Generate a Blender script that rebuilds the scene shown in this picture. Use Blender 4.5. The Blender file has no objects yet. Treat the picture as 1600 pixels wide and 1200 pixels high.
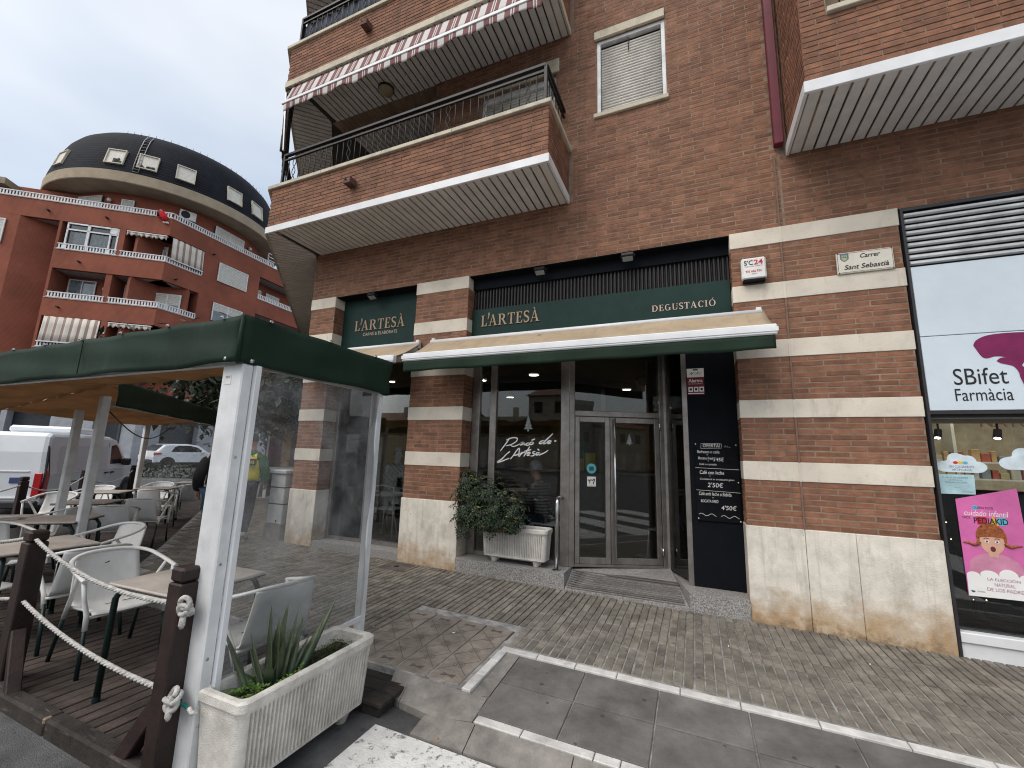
import bpy, bmesh, math, random
from mathutils import Vector, Matrix, noise
random.seed(7)
S = bpy.context.scene
COL = S.collection
R = math.radians
PI = math.pi

# ---------------------------------------------------------------- camera
cam_d = bpy.data.cameras.new('camera'); cam = bpy.data.objects.new('camera', cam_d); COL.objects.link(cam)
yaw, pitch, roll = -0.40743, 0.16899, 0.030034
fw = Vector((math.sin(yaw)*math.cos(pitch), math.cos(yaw)*math.cos(pitch), math.sin(pitch)))
rt = Vector((math.cos(yaw), -math.sin(yaw), 0)); up = rt.cross(fw)
rr = rt*math.cos(roll)+up*math.sin(roll); uu = up*math.cos(roll)-rt*math.sin(roll)
cm = Matrix((( rr.x, uu.x, -fw.x, 0), (rr.y, uu.y, -fw.y, -5.0), (rr.z, uu.z, -fw.z, 1.6), (0, 0, 0, 1)))
cam.matrix_world = cm
cam_d.sensor_width = 36; cam_d.lens = 660.1/1600*36; cam_d.clip_start = 0.05; cam_d.clip_end = 1500
S.camera = cam
CAMP = Vector((0, -5, 1.6))

# ---------------------------------------------------------------- world, sun, exposure
SUN_EL, SUN_AZ = R(52), R(205)          # azimuth clockwise from +Y
wd = bpy.data.worlds.new('World'); S.world = wd; wd.use_nodes = True
nt = wd.node_tree; nt.nodes.clear()
wo = nt.nodes.new('ShaderNodeOutputWorld')
sky = nt.nodes.new('ShaderNodeTexSky'); sky.sky_type = 'NISHITA'; sky.sun_disc = False
sky.sun_elevation = SUN_EL; sky.sun_rotation = SUN_AZ; sky.dust_density = 4; sky.air_density = 1.0
b1 = nt.nodes.new('ShaderNodeBackground'); b1.inputs[1].default_value = 0.05
nt.links.new(sky.outputs[0], b1.inputs[0])
tc = nt.nodes.new('ShaderNodeTexCoord')
mp = nt.nodes.new('ShaderNodeMapping'); mp.inputs['Scale'].default_value = (1.0, 1.0, 2.2)
nt.links.new(tc.outputs['Generated'], mp.inputs[0])
n1 = nt.nodes.new('ShaderNodeTexNoise'); n1.inputs['Scale'].default_value = 1.1; n1.inputs['Detail'].default_value = 4; n1.inputs['Roughness'].default_value = 0.5
nt.links.new(mp.outputs[0], n1.inputs['Vector'])
cr = nt.nodes.new('ShaderNodeValToRGB')
cr.color_ramp.elements[0].position = 0.26; cr.color_ramp.elements[0].color = (0.36, 0.45, 0.56, 1)
cr.color_ramp.elements[1].position = 0.56; cr.color_ramp.elements[1].color = (0.80, 0.82, 0.83, 1)
nt.links.new(n1.outputs['Fac'], cr.inputs[0])
b2 = nt.nodes.new('ShaderNodeBackground'); b2.inputs[1].default_value = 0.74
nt.links.new(cr.outputs[0], b2.inputs[0])
ad = nt.nodes.new('ShaderNodeAddShader'); nt.links.new(b1.outputs[0], ad.inputs[0]); nt.links.new(b2.outputs[0], ad.inputs[1])
nt.links.new(ad.outputs[0], wo.inputs[0])

sd = bpy.data.lights.new('sun', 'SUN'); sd.energy = 1.5; sd.angle = R(50); sd.color = (1, 0.95, 0.88)
so = bpy.data.objects.new('sun', sd); COL.objects.link(so)
sdir = Vector((math.sin(SUN_AZ)*math.cos(SUN_EL), math.cos(SUN_AZ)*math.cos(SUN_EL), math.sin(SUN_EL)))
so.rotation_euler = (-sdir).to_track_quat('-Z', 'Y').to_euler()
so.location = (0, -20, 30)
S.view_settings.view_transform = 'Standard'; S.view_settings.look = 'None'
S.view_settings.exposure = 0.38; S.view_settings.gamma = 1; S.view_settings.use_curve_mapping = False
S.render.engine = 'CYCLES'
S.cycles.use_denoising = True; S.cycles.filter_width = 1.1
S.cycles.max_bounces = 8; S.cycles.transparent_max_bounces = 24; S.cycles.caustics_reflective = False; S.cycles.caustics_refractive = False

# ---------------------------------------------------------------- materials
MATS = {}
def mat(name, col, rough=0.7, metal=0.0, var=0.12, scale=6.0, bump=0.0, bscale=80.0, spec=0.4, col2=None, piece=0.0, detail=5, coat=0.0):
    """base colour with a large and a small noise, optional fine relief and per-piece variation"""
    if name in MATS: return MATS[name]
    m = bpy.data.materials.new(name); m.use_nodes = True
    t = m.node_tree; p = t.nodes['Principled BSDF']; L = t.links.new
    p.inputs['Roughness'].default_value = rough; p.inputs['Metallic'].default_value = metal
    p.inputs['Specular IOR Level'].default_value = spec
    if coat: p.inputs['Coat Weight'].default_value = coat; p.inputs['Coat Roughness'].default_value = 0.08
    g = t.nodes.new('ShaderNodeNewGeometry')
    nz = t.nodes.new('ShaderNodeTexNoise'); nz.inputs['Scale'].default_value = scale; nz.inputs['Detail'].default_value = detail
    nz.inputs['Roughness'].default_value = 0.65
    L(g.outputs['Position'], nz.inputs['Vector'])
    c2 = col2 if col2 else tuple(max(0, c*(1-var*2.2)) for c in col)
    c1 = tuple(min(1, c*(1+var)) for c in col)
    mx = t.nodes.new('ShaderNodeValToRGB')
    mx.color_ramp.elements[0].position = 0.33; mx.color_ramp.elements[0].color = (*c2, 1)
    mx.color_ramp.elements[1].position = 0.67; mx.color_ramp.elements[1].color = (*c1, 1)
    L(nz.outputs['Fac'], mx.inputs[0]); out = mx.outputs[0]
    if piece:
        oi = t.nodes.new('ShaderNodeObjectInfo')
        a = t.nodes.new('ShaderNodeMath'); a.operation = 'ADD'; L(oi.outputs['Random'], a.inputs[0]); L(g.outputs['Random Per Island'], a.inputs[1])
        f = t.nodes.new('ShaderNodeMath'); f.operation = 'FRACT'; L(a.outputs[0], f.inputs[0])
        mr = t.nodes.new('ShaderNodeMapRange'); mr.inputs['To Min'].default_value = 1-piece; mr.inputs['To Max'].default_value = 1+piece*0.8
        L(f.outputs[0], mr.inputs['Value'])
        mm = t.nodes.new('ShaderNodeMix'); mm.data_type = 'RGBA'; mm.blend_type = 'MULTIPLY'; mm.inputs[0].default_value = 1
        L(out, mm.inputs[6]); L(mr.outputs[0], mm.inputs[7]); out = mm.outputs[2]
    L(out, p.inputs['Base Color'])
    if bump:
        nb = t.nodes.new('ShaderNodeTexNoise'); nb.inputs['Scale'].default_value = bscale; nb.inputs['Detail'].default_value = 4
        L(g.outputs['Position'], nb.inputs['Vector'])
        bp = t.nodes.new('ShaderNodeBump'); bp.inputs['Strength'].default_value = bump; bp.inputs['Distance'].default_value = 0.01
        L(nb.outputs['Fac'], bp.inputs['Height']); L(bp.outputs[0], p.inputs['Normal'])
    MATS[name] = m
    return m

def add_layer(m, col, lo, hi, scale=3.0, zlo=None, zhi=None, detail=8, stretch=(1, 1, 1), strength=1.0):
    """a layer of dirt or wear over the base colour: noise mask, optionally fading out above a height"""
    t = m.node_tree; p = t.nodes['Principled BSDF']; L = t.links.new
    src = p.inputs['Base Color'].links[0].from_socket
    g = t.nodes.new('ShaderNodeNewGeometry')
    mp = t.nodes.new('ShaderNodeMapping'); mp.inputs['Scale'].default_value = stretch; L(g.outputs['Position'], mp.inputs[0])
    n = t.nodes.new('ShaderNodeTexNoise'); n.inputs['Scale'].default_value = scale; n.inputs['Detail'].default_value = detail; n.inputs['Roughness'].default_value = 0.7
    L(mp.outputs[0], n.inputs['Vector'])
    fac = n.outputs['Fac']
    if zlo is not None:
        sx = t.nodes.new('ShaderNodeSeparateXYZ'); L(g.outputs['Position'], sx.inputs[0])
        mr0 = t.nodes.new('ShaderNodeMapRange'); mr0.inputs['From Min'].default_value = zlo; mr0.inputs['From Max'].default_value = zhi
        mr0.inputs['To Min'].default_value = 0.28; mr0.inputs['To Max'].default_value = -0.3; L(sx.outputs['Z'], mr0.inputs['Value'])
        a = t.nodes.new('ShaderNodeMath'); a.operation = 'ADD'; L(fac, a.inputs[0]); L(mr0.outputs[0], a.inputs[1]); fac = a.outputs[0]
    mr = t.nodes.new('ShaderNodeMapRange'); mr.inputs['From Min'].default_value = lo; mr.inputs['From Max'].default_value = hi
    mr.inputs['To Max'].default_value = strength; L(fac, mr.inputs['Value'])
    mx = t.nodes.new('ShaderNodeMix'); mx.data_type = 'RGBA'; L(mr.outputs[0], mx.inputs[0]); L(src, mx.inputs[6]); mx.inputs[7].default_value = (*col, 1)
    L(mx.outputs[2], p.inputs['Base Color'])
    return m

def add_spots(m, col, scale, size, strength=0.8):
    """scattered round spots (chewing gum, drips): cells of a Voronoi pattern, only some of them filled"""
    t = m.node_tree; p = t.nodes['Principled BSDF']; L = t.links.new; src = p.inputs['Base Color'].links[0].from_socket
    g = t.nodes.new('ShaderNodeNewGeometry'); v = t.nodes.new('ShaderNodeTexVoronoi'); v.inputs['Scale'].default_value = scale; L(g.outputs['Position'], v.inputs['Vector'])
    lt = t.nodes.new('ShaderNodeMapRange'); lt.inputs['From Min'].default_value = size; lt.inputs['From Max'].default_value = size*0.7; L(v.outputs['Distance'], lt.inputs['Value'])
    sp = t.nodes.new('ShaderNodeSeparateColor'); L(v.outputs['Color'], sp.inputs[0])
    gt = t.nodes.new('ShaderNodeMath'); gt.operation = 'GREATER_THAN'; gt.inputs[1].default_value = 0.6; L(sp.outputs[0], gt.inputs[0])
    a = t.nodes.new('ShaderNodeMath'); a.operation = 'MULTIPLY'; L(lt.outputs[0], a.inputs[0]); L(gt.outputs[0], a.inputs[1])
    b = t.nodes.new('ShaderNodeMath'); b.operation = 'MULTIPLY'; b.inputs[1].default_value = strength; L(a.outputs[0], b.inputs[0])
    mx = t.nodes.new('ShaderNodeMix'); mx.data_type = 'RGBA'; L(b.outputs[0], mx.inputs[0]); L(src, mx.inputs[6]); mx.inputs[7].default_value = (*col, 1)
    L(mx.outputs[2], p.inputs['Base Color'])

def stripes(name, c1, c2, axis, period, duty=0.5, rough=0.8):
    m = bpy.data.materials.new(name); m.use_nodes = True; t = m.node_tree; p = t.nodes['Principled BSDF']; L = t.links.new
    p.inputs['Roughness'].default_value = rough; p.inputs['Specular IOR Level'].default_value = 0.2
    g = t.nodes.new('ShaderNodeNewGeometry')
    d = t.nodes.new('ShaderNodeVectorMath'); d.operation = 'DOT_PRODUCT'; d.inputs[1].default_value = Vector(axis)/period; L(g.outputs['Position'], d.inputs[0])
    f = t.nodes.new('ShaderNodeMath'); f.operation = 'FRACT'; L(d.outputs['Value'], f.inputs[0])
    c = t.nodes.new('ShaderNodeValToRGB'); c.color_ramp.interpolation = 'CONSTANT'
    e = c.color_ramp.elements; e[0].color = (*c1, 1); e[1].position = duty; e[1].color = (*c2, 1)
    if duty < 0.5:
        for q, cc in ((0.62, c1), (0.68, c2), (0.74, c1), (0.80, c2)):
            k = e.new(q); k.color = (*cc, 1)
    L(f.outputs[0], c.inputs[0]); L(c.outputs[0], p.inputs['Base Color'])
    MATS[name] = m
    return m

def glass(name, tint=(0.9, 0.93, 0.92), rough=0.0, ior=1.5, milk=0.0, boost=1.0):
    m = bpy.data.materials.new(name); m.use_nodes = True; t = m.node_tree; t.nodes.clear(); L = t.links.new
    o = t.nodes.new('ShaderNodeOutputMaterial'); tr = t.nodes.new('ShaderNodeBsdfTransparent'); tr.inputs[0].default_value = (*tint, 1)
    gl = t.nodes.new('ShaderNodeBsdfGlossy'); gl.inputs['Roughness'].default_value = rough
    fr = t.nodes.new('ShaderNodeFresnel'); fr.inputs['IOR'].default_value = ior
    fac = fr.outputs[0]
    if boost != 1:
        k = t.nodes.new('ShaderNodeMath'); k.operation = 'MULTIPLY'; k.inputs[1].default_value = boost; k.use_clamp = True; L(fac, k.inputs[0]); fac = k.outputs[0]
    mx = t.nodes.new('ShaderNodeMixShader'); L(fac, mx.inputs[0]); L(tr.outputs[0], mx.inputs[1]); L(gl.outputs[0], mx.inputs[2])
    out = mx.outputs[0]
    if milk:
        df = t.nodes.new('ShaderNodeBsdfDiffuse'); df.inputs[0].default_value = (0.75, 0.77, 0.78, 1)
        g = t.nodes.new('ShaderNodeNewGeometry'); n = t.nodes.new('ShaderNodeTexNoise'); n.inputs['Scale'].default_value = 5; n.inputs['Detail'].default_value = 6
        L(g.outputs['Position'], n.inputs['Vector'])
        mr = t.nodes.new('ShaderNodeMapRange'); mr.inputs['From Min'].default_value = 0.35; mr.inputs['From Max'].default_value = 0.75; mr.inputs['To Min'].default_value = milk*0.35; mr.inputs['To Max'].default_value = milk*1.8
        L(n.outputs['Fac'], mr.inputs['Value'])
        m2 = t.nodes.new('ShaderNodeMixShader'); L(mr.outputs[0], m2.inputs[0]); L(out, m2.inputs[1]); L(df.outputs[0], m2.inputs[2]); out = m2.outputs[0]
        bp = t.nodes.new('ShaderNodeBump'); bp.inputs['Strength'].default_value = 0.35; bp.inputs['Distance'].default_value = 0.03
        n3 = t.nodes.new('ShaderNodeTexNoise'); n3.inputs['Scale'].default_value = 3.2; n3.inputs['Detail'].default_value = 2; L(g.outputs['Position'], n3.inputs['Vector'])
        L(n3.outputs['Fac'], bp.inputs['Height']); L(bp.outputs[0], gl.inputs['Normal']); L(bp.outputs[0], fr.inputs['Normal'])
    L(out, o.inputs[0])
    MATS[name] = m
    return m

def emit(name, col, s):
    m = bpy.data.materials.new(name); m.use_nodes = True; p = m.node_tree.nodes['Principled BSDF']
    p.inputs['Base Color'].default_value = (*col, 1); p.inputs['Emission Color'].default_value = (*col, 1); p.inputs['Emission Strength'].default_value = s
    MATS[name] = m
    return m

def cloth(name, col, trans, rough=0.9, bump=0.15):
    m = mat(name, col, rough=rough, var=0.10, scale=2.5, bump=bump, bscale=12, spec=0.1)
    t = m.node_tree; p = t.nodes['Principled BSDF']; o = [n for n in t.nodes if n.type == 'OUTPUT_MATERIAL'][0]
    tl = t.nodes.new('ShaderNodeBsdfTranslucent'); t.links.new(p.inputs['Base Color'].links[0].from_socket, tl.inputs[0])
    mx = t.nodes.new('ShaderNodeMixShader'); mx.inputs[0].default_value = trans
    t.links.new(p.outputs[0], mx.inputs[1]); t.links.new(tl.outputs[0], mx.inputs[2]); t.links.new(mx.outputs[0], o.inputs[0])
    return m

M_brick = mat('brown_brick', (0.262, 0.122, 0.073), rough=0.88, var=0.16, scale=9, bump=0.5, bscale=140, piece=0.24)
add_layer(M_brick, (0.10, 0.055, 0.04), 0.52, 0.75, scale=1.3, strength=0.6)
add_layer(M_brick, (0.42, 0.33, 0.27), 0.66, 0.8, scale=4.5, strength=0.35)
add_layer(M_brick, (0.085, 0.05, 0.036), 0.53, 0.72, scale=1.1, stretch=(4, 4, 0.22), strength=0.5)
add_layer(M_brick, (0.30, 0.15, 0.09), 0.55, 0.75, scale=0.7, strength=0.35)
M_mortar = mat('mortar', (0.275, 0.20, 0.148), rough=0.95, var=0.2, scale=5, bump=0.5, bscale=200)
M_stone = mat('pale_limestone', (0.70, 0.645, 0.55), rough=0.75, var=0.10, scale=3.5, bump=0.25, bscale=90, piece=0.06)
add_layer(M_stone, (0.42, 0.36, 0.29), 0.5, 0.8, scale=7, strength=0.6)
add_layer(M_stone, (0.30, 0.26, 0.21), 0.56, 0.72, scale=2.5, stretch=(3, 3, 1), strength=0.45)
M_base = mat('stained_limestone', (0.72, 0.68, 0.60), rough=0.75, var=0.10, scale=4, bump=0.3, bscale=70)
add_layer(M_base, (0.30, 0.27, 0.23), 0.52, 0.74, scale=3.2, strength=0.65, stretch=(1.6, 1, 0.8))
add_layer(M_base, (0.36, 0.21, 0.09), 0.40, 0.72, scale=4.5, zlo=0.06, zhi=0.62, strength=0.85)
add_layer(M_base, (0.50, 0.38, 0.22), 0.45, 0.8, scale=1.1, zlo=0.0, zhi=0.7, strength=0.35)
add_layer(M_base, (0.33, 0.30, 0.26), 0.52, 0.7, scale=2.4, stretch=(6, 6, 0.35), strength=0.5)
add_spots(M_base, (0.2, 0.16, 0.12), 5, 0.05, 0.7)
add_layer(M_base, (0.16, 0.11, 0.07), 0.60, 0.8, scale=9, zlo=0.04, zhi=0.4, strength=0.8)
M_cope = mat('coping_stone', (0.58, 0.53, 0.42), rough=0.8, var=0.14, scale=5, bump=0.2)
add_layer(M_cope, (0.28, 0.20, 0.12), 0.55, 0.75, scale=5, strength=0.6)
M_white = mat('white_lacquer', (0.72, 0.74, 0.76), rough=0.4, var=0.05, scale=3)
M_soffit = mat('soffit_lacquer', (0.62, 0.62, 0.61), rough=0.5, var=0.06, scale=4)
M_gap = mat('dark_gap', (0.05, 0.047, 0.045), rough=0.9)
M_iron = mat('black_iron', (0.018, 0.018, 0.019), rough=0.5, metal=0.3, var=0.1)
M_black = mat('black_paint', (0.0045, 0.006, 0.009), rough=0.75, var=0.1, spec=0.12)
M_louv = mat('dark_ribbed_metal', (0.022, 0.021, 0.023), rough=0.5, metal=0.2)
M_sign = mat('dark_green_sign', (0.009, 0.034, 0.029), rough=0.55, var=0.08, spec=0.2)
M_gold = mat('bronze_letters', (0.36, 0.255, 0.17), rough=0.45, metal=0.2, var=0.06)
M_pink = mat('pale_rose_print', (0.60, 0.46, 0.38), rough=0.6)
M_alu = mat('brushed_aluminium', (0.30, 0.28, 0.265), rough=0.38, metal=0.75, var=0.12, scale=8)
add_layer(M_alu, (0.16, 0.14, 0.13), 0.5, 0.75, scale=6, stretch=(8, 8, 0.7), strength=0.5)
M_steel = mat('polished_steel', (0.5, 0.5, 0.5), rough=0.22, metal=0.95, var=0.05)
M_zinc = mat('galvanised_post', (0.66, 0.68, 0.69), rough=0.42, metal=0.1, var=0.08, scale=5)
M_granite = mat('grey_granite', (0.34, 0.33, 0.32), rough=0.6, var=0.35, scale=90, bump=0.1, bscale=200, detail=3)
add_layer(M_granite, (0.17, 0.15, 0.13), 0.5, 0.8, scale=4, strength=0.55)
M_cream = cloth('cream_awning_cloth', (0.46, 0.365, 0.255), 0.12, bump=0.2)
add_layer(M_cream, (0.25, 0.19, 0.13), 0.56, 0.8, scale=5, strength=0.5)
add_layer(M_cream, (0.17, 0.13, 0.10), 0.55, 0.72, scale=2.2, stretch=(6, 1, 1), strength=0.4)
add_spots(M_cream, (0.10, 0.08, 0.065), 2.3, 0.07, 0.8)
M_green = cloth('green_tarpaulin', (0.010, 0.027, 0.016), 0.05, rough=0.7, bump=0.25)
M_green.node_tree.nodes['Principled BSDF'].inputs['Specular IOR Level'].default_value = 0.22
add_layer(M_green, (0.05, 0.06, 0.05), 0.58, 0.8, scale=2.5, stretch=(3, 3, 0.5), strength=0.35)
add_layer(M_zinc, (0.30, 0.29, 0.28), 0.6, 0.78, scale=7, stretch=(3, 3, 0.4), strength=0.45)
M_tan = cloth('tan_canopy_cloth', (0.40, 0.265, 0.155), 0.42, bump=0.3)
M_asphalt = mat('asphalt', (0.105, 0.105, 0.107), rough=0.9, var=0.22, scale=3, bump=0.8, bscale=160)
add_layer(M_asphalt, (0.055, 0.055, 0.057), 0.52, 0.7, scale=1.2, strength=0.6)
add_layer(M_asphalt, (0.2, 0.19, 0.18), 0.6, 0.78, scale=35, strength=0.35)
M_paver = mat('grey_paver', (0.208, 0.187, 0.158), rough=0.8, var=0.22, scale=7, bump=0.5, bscale=120, piece=0.22)
add_layer(M_paver, (0.10, 0.09, 0.08), 0.5, 0.72, scale=1.6, strength=0.6)
add_layer(M_paver, (0.30, 0.26, 0.21), 0.58, 0.74, scale=2.3, strength=0.45)
M_joint = mat('paving_joint', (0.30, 0.295, 0.285), rough=0.95, var=0.25, scale=9, bump=0.4)
M_slab = mat('concrete_slab', (0.15, 0.144, 0.136), rough=0.85, var=0.18, scale=4, bump=0.4, bscale=110, piece=0.1)
add_layer(M_slab, (0.085, 0.082, 0.08), 0.5, 0.7, scale=2.2, strength=0.65)
add_layer(M_slab, (0.30, 0.28, 0.25), 0.63, 0.75, scale=11, strength=0.3)
add_spots(M_slab, (0.04, 0.04, 0.042), 9, 0.16); add_spots(M_paver, (0.06, 0.055, 0.05), 6, 0.10); add_spots(M_asphalt, (0.045, 0.045, 0.047), 7, 0.13)
M_cover = mat('cover_concrete', (0.235, 0.205, 0.175), rough=0.9, var=0.16, scale=6, bump=0.4, bscale=150, piece=0.07)
add_layer(M_cover, (0.10, 0.09, 0.08), 0.54, 0.72, scale=4, strength=0.5)
M_border = mat('white_border_stone', (0.60, 0.59, 0.57), rough=0.7, var=0.12, scale=8, bump=0.25, piece=0.1)
add_layer(M_border, (0.22, 0.21, 0.2), 0.58, 0.75, scale=9, strength=0.7)
M_kerb = mat('kerb_concrete', (0.24, 0.225, 0.205), rough=0.9, var=0.2, scale=5, bump=0.4)
add_layer(M_kerb, (0.11, 0.10, 0.095), 0.5, 0.7, scale=3, strength=0.6)
M_zebra = mat('worn_road_paint', (0.70, 0.70, 0.68), rough=0.8, var=0.08, scale=12, bump=0.6, bscale=70)
add_layer(M_zebra, (0.12, 0.12, 0.12), 0.555, 0.63, scale=16, strength=0.9)
M_deck = mat('deck_board', (0.058, 0.044, 0.038), rough=0.75, var=0.3, scale=3, bump=0.4, bscale=60, piece=0.3)
add_layer(M_deck, (0.17, 0.145, 0.125), 0.52, 0.75, scale=9, stretch=(8, 0.6, 1), strength=0.5)
M_post = mat('dark_brown_wood', (0.024, 0.012, 0.010), rough=0.55, var=0.25, scale=6, bump=0.3, bscale=40)
add_layer(M_post, (0.12, 0.085, 0.07), 0.62, 0.8, scale=12, stretch=(6, 6, 0.7), strength=0.6)
M_plank = mat('weathered_beam', (0.036, 0.029, 0.025), rough=0.8, var=0.3, scale=5, bump=0.5, bscale=50)
add_layer(M_plank, (0.24, 0.21, 0.18), 0.58, 0.76, scale=8, stretch=(0.7, 6, 6), strength=0.55)
M_chair = mat('white_chair_plastic', (0.70, 0.705, 0.69), rough=0.5, var=0.06, scale=5)
M_leg = mat('dark_green_tube', (0.012, 0.03, 0.028), rough=0.4, metal=0.2)
M_top = mat('wood_grain_top', (0.44, 0.40, 0.36), rough=0.45, var=0.14, scale=3)
add_layer(M_top, (0.30, 0.26, 0.225), 0.5, 0.72, scale=7, stretch=(0.8, 9, 1), strength=0.6)
M_rope = mat('white_rope', (0.52, 0.51, 0.49), rough=0.95, var=0.2, scale=40, bump=0.6, bscale=160)
M_pot = mat('white_concrete_planter', (0.62, 0.60, 0.555), rough=0.85, var=0.14, scale=7, bump=0.6, bscale=170)
add_layer(M_pot, (0.30, 0.22, 0.14), 0.5, 0.76, scale=4, zlo=-0.1, zhi=0.3, strength=0.45)
add_layer(M_pot, (0.13, 0.12, 0.11), 0.62, 0.74, scale=42, strength=0.8)
M_pot2 = mat('clean_white_planter', (0.66, 0.64, 0.60), rough=0.8, var=0.1, scale=7, bump=0.5, bscale=170)
add_layer(M_pot2, (0.22, 0.2, 0.18), 0.60, 0.74, scale=14, stretch=(1, 1, 0.35), strength=0.5)
M_soil = mat('soil', (0.04, 0.03, 0.022), rough=1, var=0.4, scale=40, bump=1, bscale=60)
M_aloe = mat('aloe_leaf', (0.10, 0.155, 0.09), rough=0.45, var=0.25, scale=9, piece=0.2)
add_layer(M_aloe, (0.28, 0.17, 0.10), 0.6, 0.75, scale=5, zlo=0.45, zhi=0.1, strength=0.12)
M_weed = mat('clover_leaf', (0.10, 0.20, 0.03), rough=0.6, var=0.3, scale=30, piece=0.3)
M_bush = mat('bush_leaf', (0.022, 0.042, 0.016), rough=0.42, var=0.3, scale=14, piece=0.45)
M_stem = mat('bark', (0.10, 0.075, 0.055), rough=0.9, var=0.3, scale=20, bump=0.5)
M_glass = glass('shop_glass', (0.86, 0.89, 0.89), boost=1.35)
M_win = glass('window_glass', (0.85, 0.88, 0.9), boost=1.0)
M_film = glass('clear_plastic_film', (0.86, 0.88, 0.90), rough=0.06, milk=0.125, boost=1.1)
M_txtw = mat('white_print', (0.80, 0.80, 0.79), rough=0.6, var=0.02)
M_chalk = mat('chalk', (0.72, 0.72, 0.70), rough=0.9, var=0.15, scale=60)
M_txtk = mat('black_print', (0.015, 0.015, 0.018), rough=0.6)
M_red = mat('red_print', (0.55, 0.02, 0.035), rough=0.5)
M_maroon = mat('maroon_metal', (0.13, 0.012, 0.028), rough=0.45)
M_plate = mat('white_plate', (0.74, 0.74, 0.72), rough=0.35, var=0.05)
M_plaque = mat('cream_tile', (0.68, 0.65, 0.56), rough=0.3, var=0.05)
M_panel = mat('pharmacy_panel', (0.62, 0.71, 0.78), rough=0.35, var=0.04, scale=1.5, bump=0.04, bscale=150)
M_mag = mat('magenta_print', (0.20, 0.008, 0.085), rough=0.5)
M_slat = mat('white_louvre', (0.62, 0.64, 0.66), rough=0.4)
M_shut = mat('roller_shutter', (0.62, 0.60, 0.55), rough=0.6, var=0.08)
M_frame = mat('white_window_frame', (0.74, 0.75, 0.76), rough=0.4)
M_rbrick = mat('red_brick_far', (0.25, 0.072, 0.041), rough=0.85, var=0.14, scale=0.5)
# courses too far away to tell apart: fine horizontal joints in the colour
def courses(m, h, col, wid=0.22, k=0.5):
    t = m.node_tree; p = t.nodes['Principled BSDF']; L = t.links.new; src = p.inputs['Base Color'].links[0].from_socket
    g = t.nodes.new('ShaderNodeNewGeometry'); sx = t.nodes.new('ShaderNodeSeparateXYZ'); L(g.outputs['Position'], sx.inputs[0])
    d = t.nodes.new('ShaderNodeMath'); d.operation = 'DIVIDE'; d.inputs[1].default_value = h; L(sx.outputs['Z'], d.inputs[0])
    f = t.nodes.new('ShaderNodeMath'); f.operation = 'FRACT'; L(d.outputs[0], f.inputs[0])
    c = t.nodes.new('ShaderNodeMath'); c.operation = 'LESS_THAN'; c.inputs[1].default_value = wid; L(f.outputs[0], c.inputs[0])
    cm_ = t.nodes.new('ShaderNodeMath'); cm_.operation = 'MULTIPLY'; cm_.inputs[1].default_value = k; L(c.outputs[0], cm_.inputs[0])
    mx = t.nodes.new('ShaderNodeMix'); mx.data_type = 'RGBA'; L(cm_.outputs[0], mx.inputs[0]); L(src, mx.inputs[6]); mx.inputs[7].default_value = (*col, 1)
    L(mx.outputs[2], p.inputs['Base Color'])
courses(M_rbrick, 0.075, (0.34, 0.14, 0.10))
add_layer(M_rbrick, (0.36, 0.15, 0.11), 0.58, 0.78, scale=0.9, strength=0.4)
M_slate = mat('dark_slate', (0.006, 0.008, 0.014), rough=0.75, var=0.3, scale=1.2, bump=0.4, bscale=10, spec=0.15)
courses(M_slate, 0.22, (0.03, 0.036, 0.046), 0.12, 0.8)
M_corn = mat('beige_render', (0.36, 0.295, 0.215), rough=0.9, var=0.08, scale=1.5)
M_greywall = mat('grey_stone_cladding', (0.36, 0.38, 0.41), rough=0.8, var=0.08, scale=2)
M_curt = mat('net_curtain', (0.55, 0.57, 0.58), rough=0.9, var=0.15, scale=5)
M_skin = mat('skin', (0.46, 0.25, 0.17), rough=0.6, var=0.08, scale=12)
M_dark = mat('interior_dark', (0.05, 0.045, 0.042), rough=0.8)
print('materials', len(MATS))
# ---------------------------------------------------------------- builders
W = {}
def tag(o, label=None, cat=None, group=None, kind=None):
    if label: o['label'] = label
    if cat: o['category'] = cat
    if group: o['group'] = group
    if kind: o['kind'] = kind
    return o

def thing(name, label, cat, loc=(0, 0, 0), rz=0.0, group=None):
    o = bpy.data.objects.new(name, None); COL.objects.link(o); o.empty_display_size = 0.1
    o.location = loc; o.rotation_euler = (0, 0, rz)
    W[o] = Matrix.Translation(loc) @ Matrix.Rotation(rz, 4, 'Z')
    return tag(o, label, cat, group)

def link(o, parent=None, wm=None):
    COL.objects.link(o)
    wm = wm or Matrix.Identity(4)
    if parent:
        o.parent = parent; o.matrix_parent_inverse = Matrix.Identity(4)
        o.matrix_basis = W[parent].inverted() @ wm
    else:
        o.matrix_basis = wm
    W[o] = wm
    return o

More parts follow.
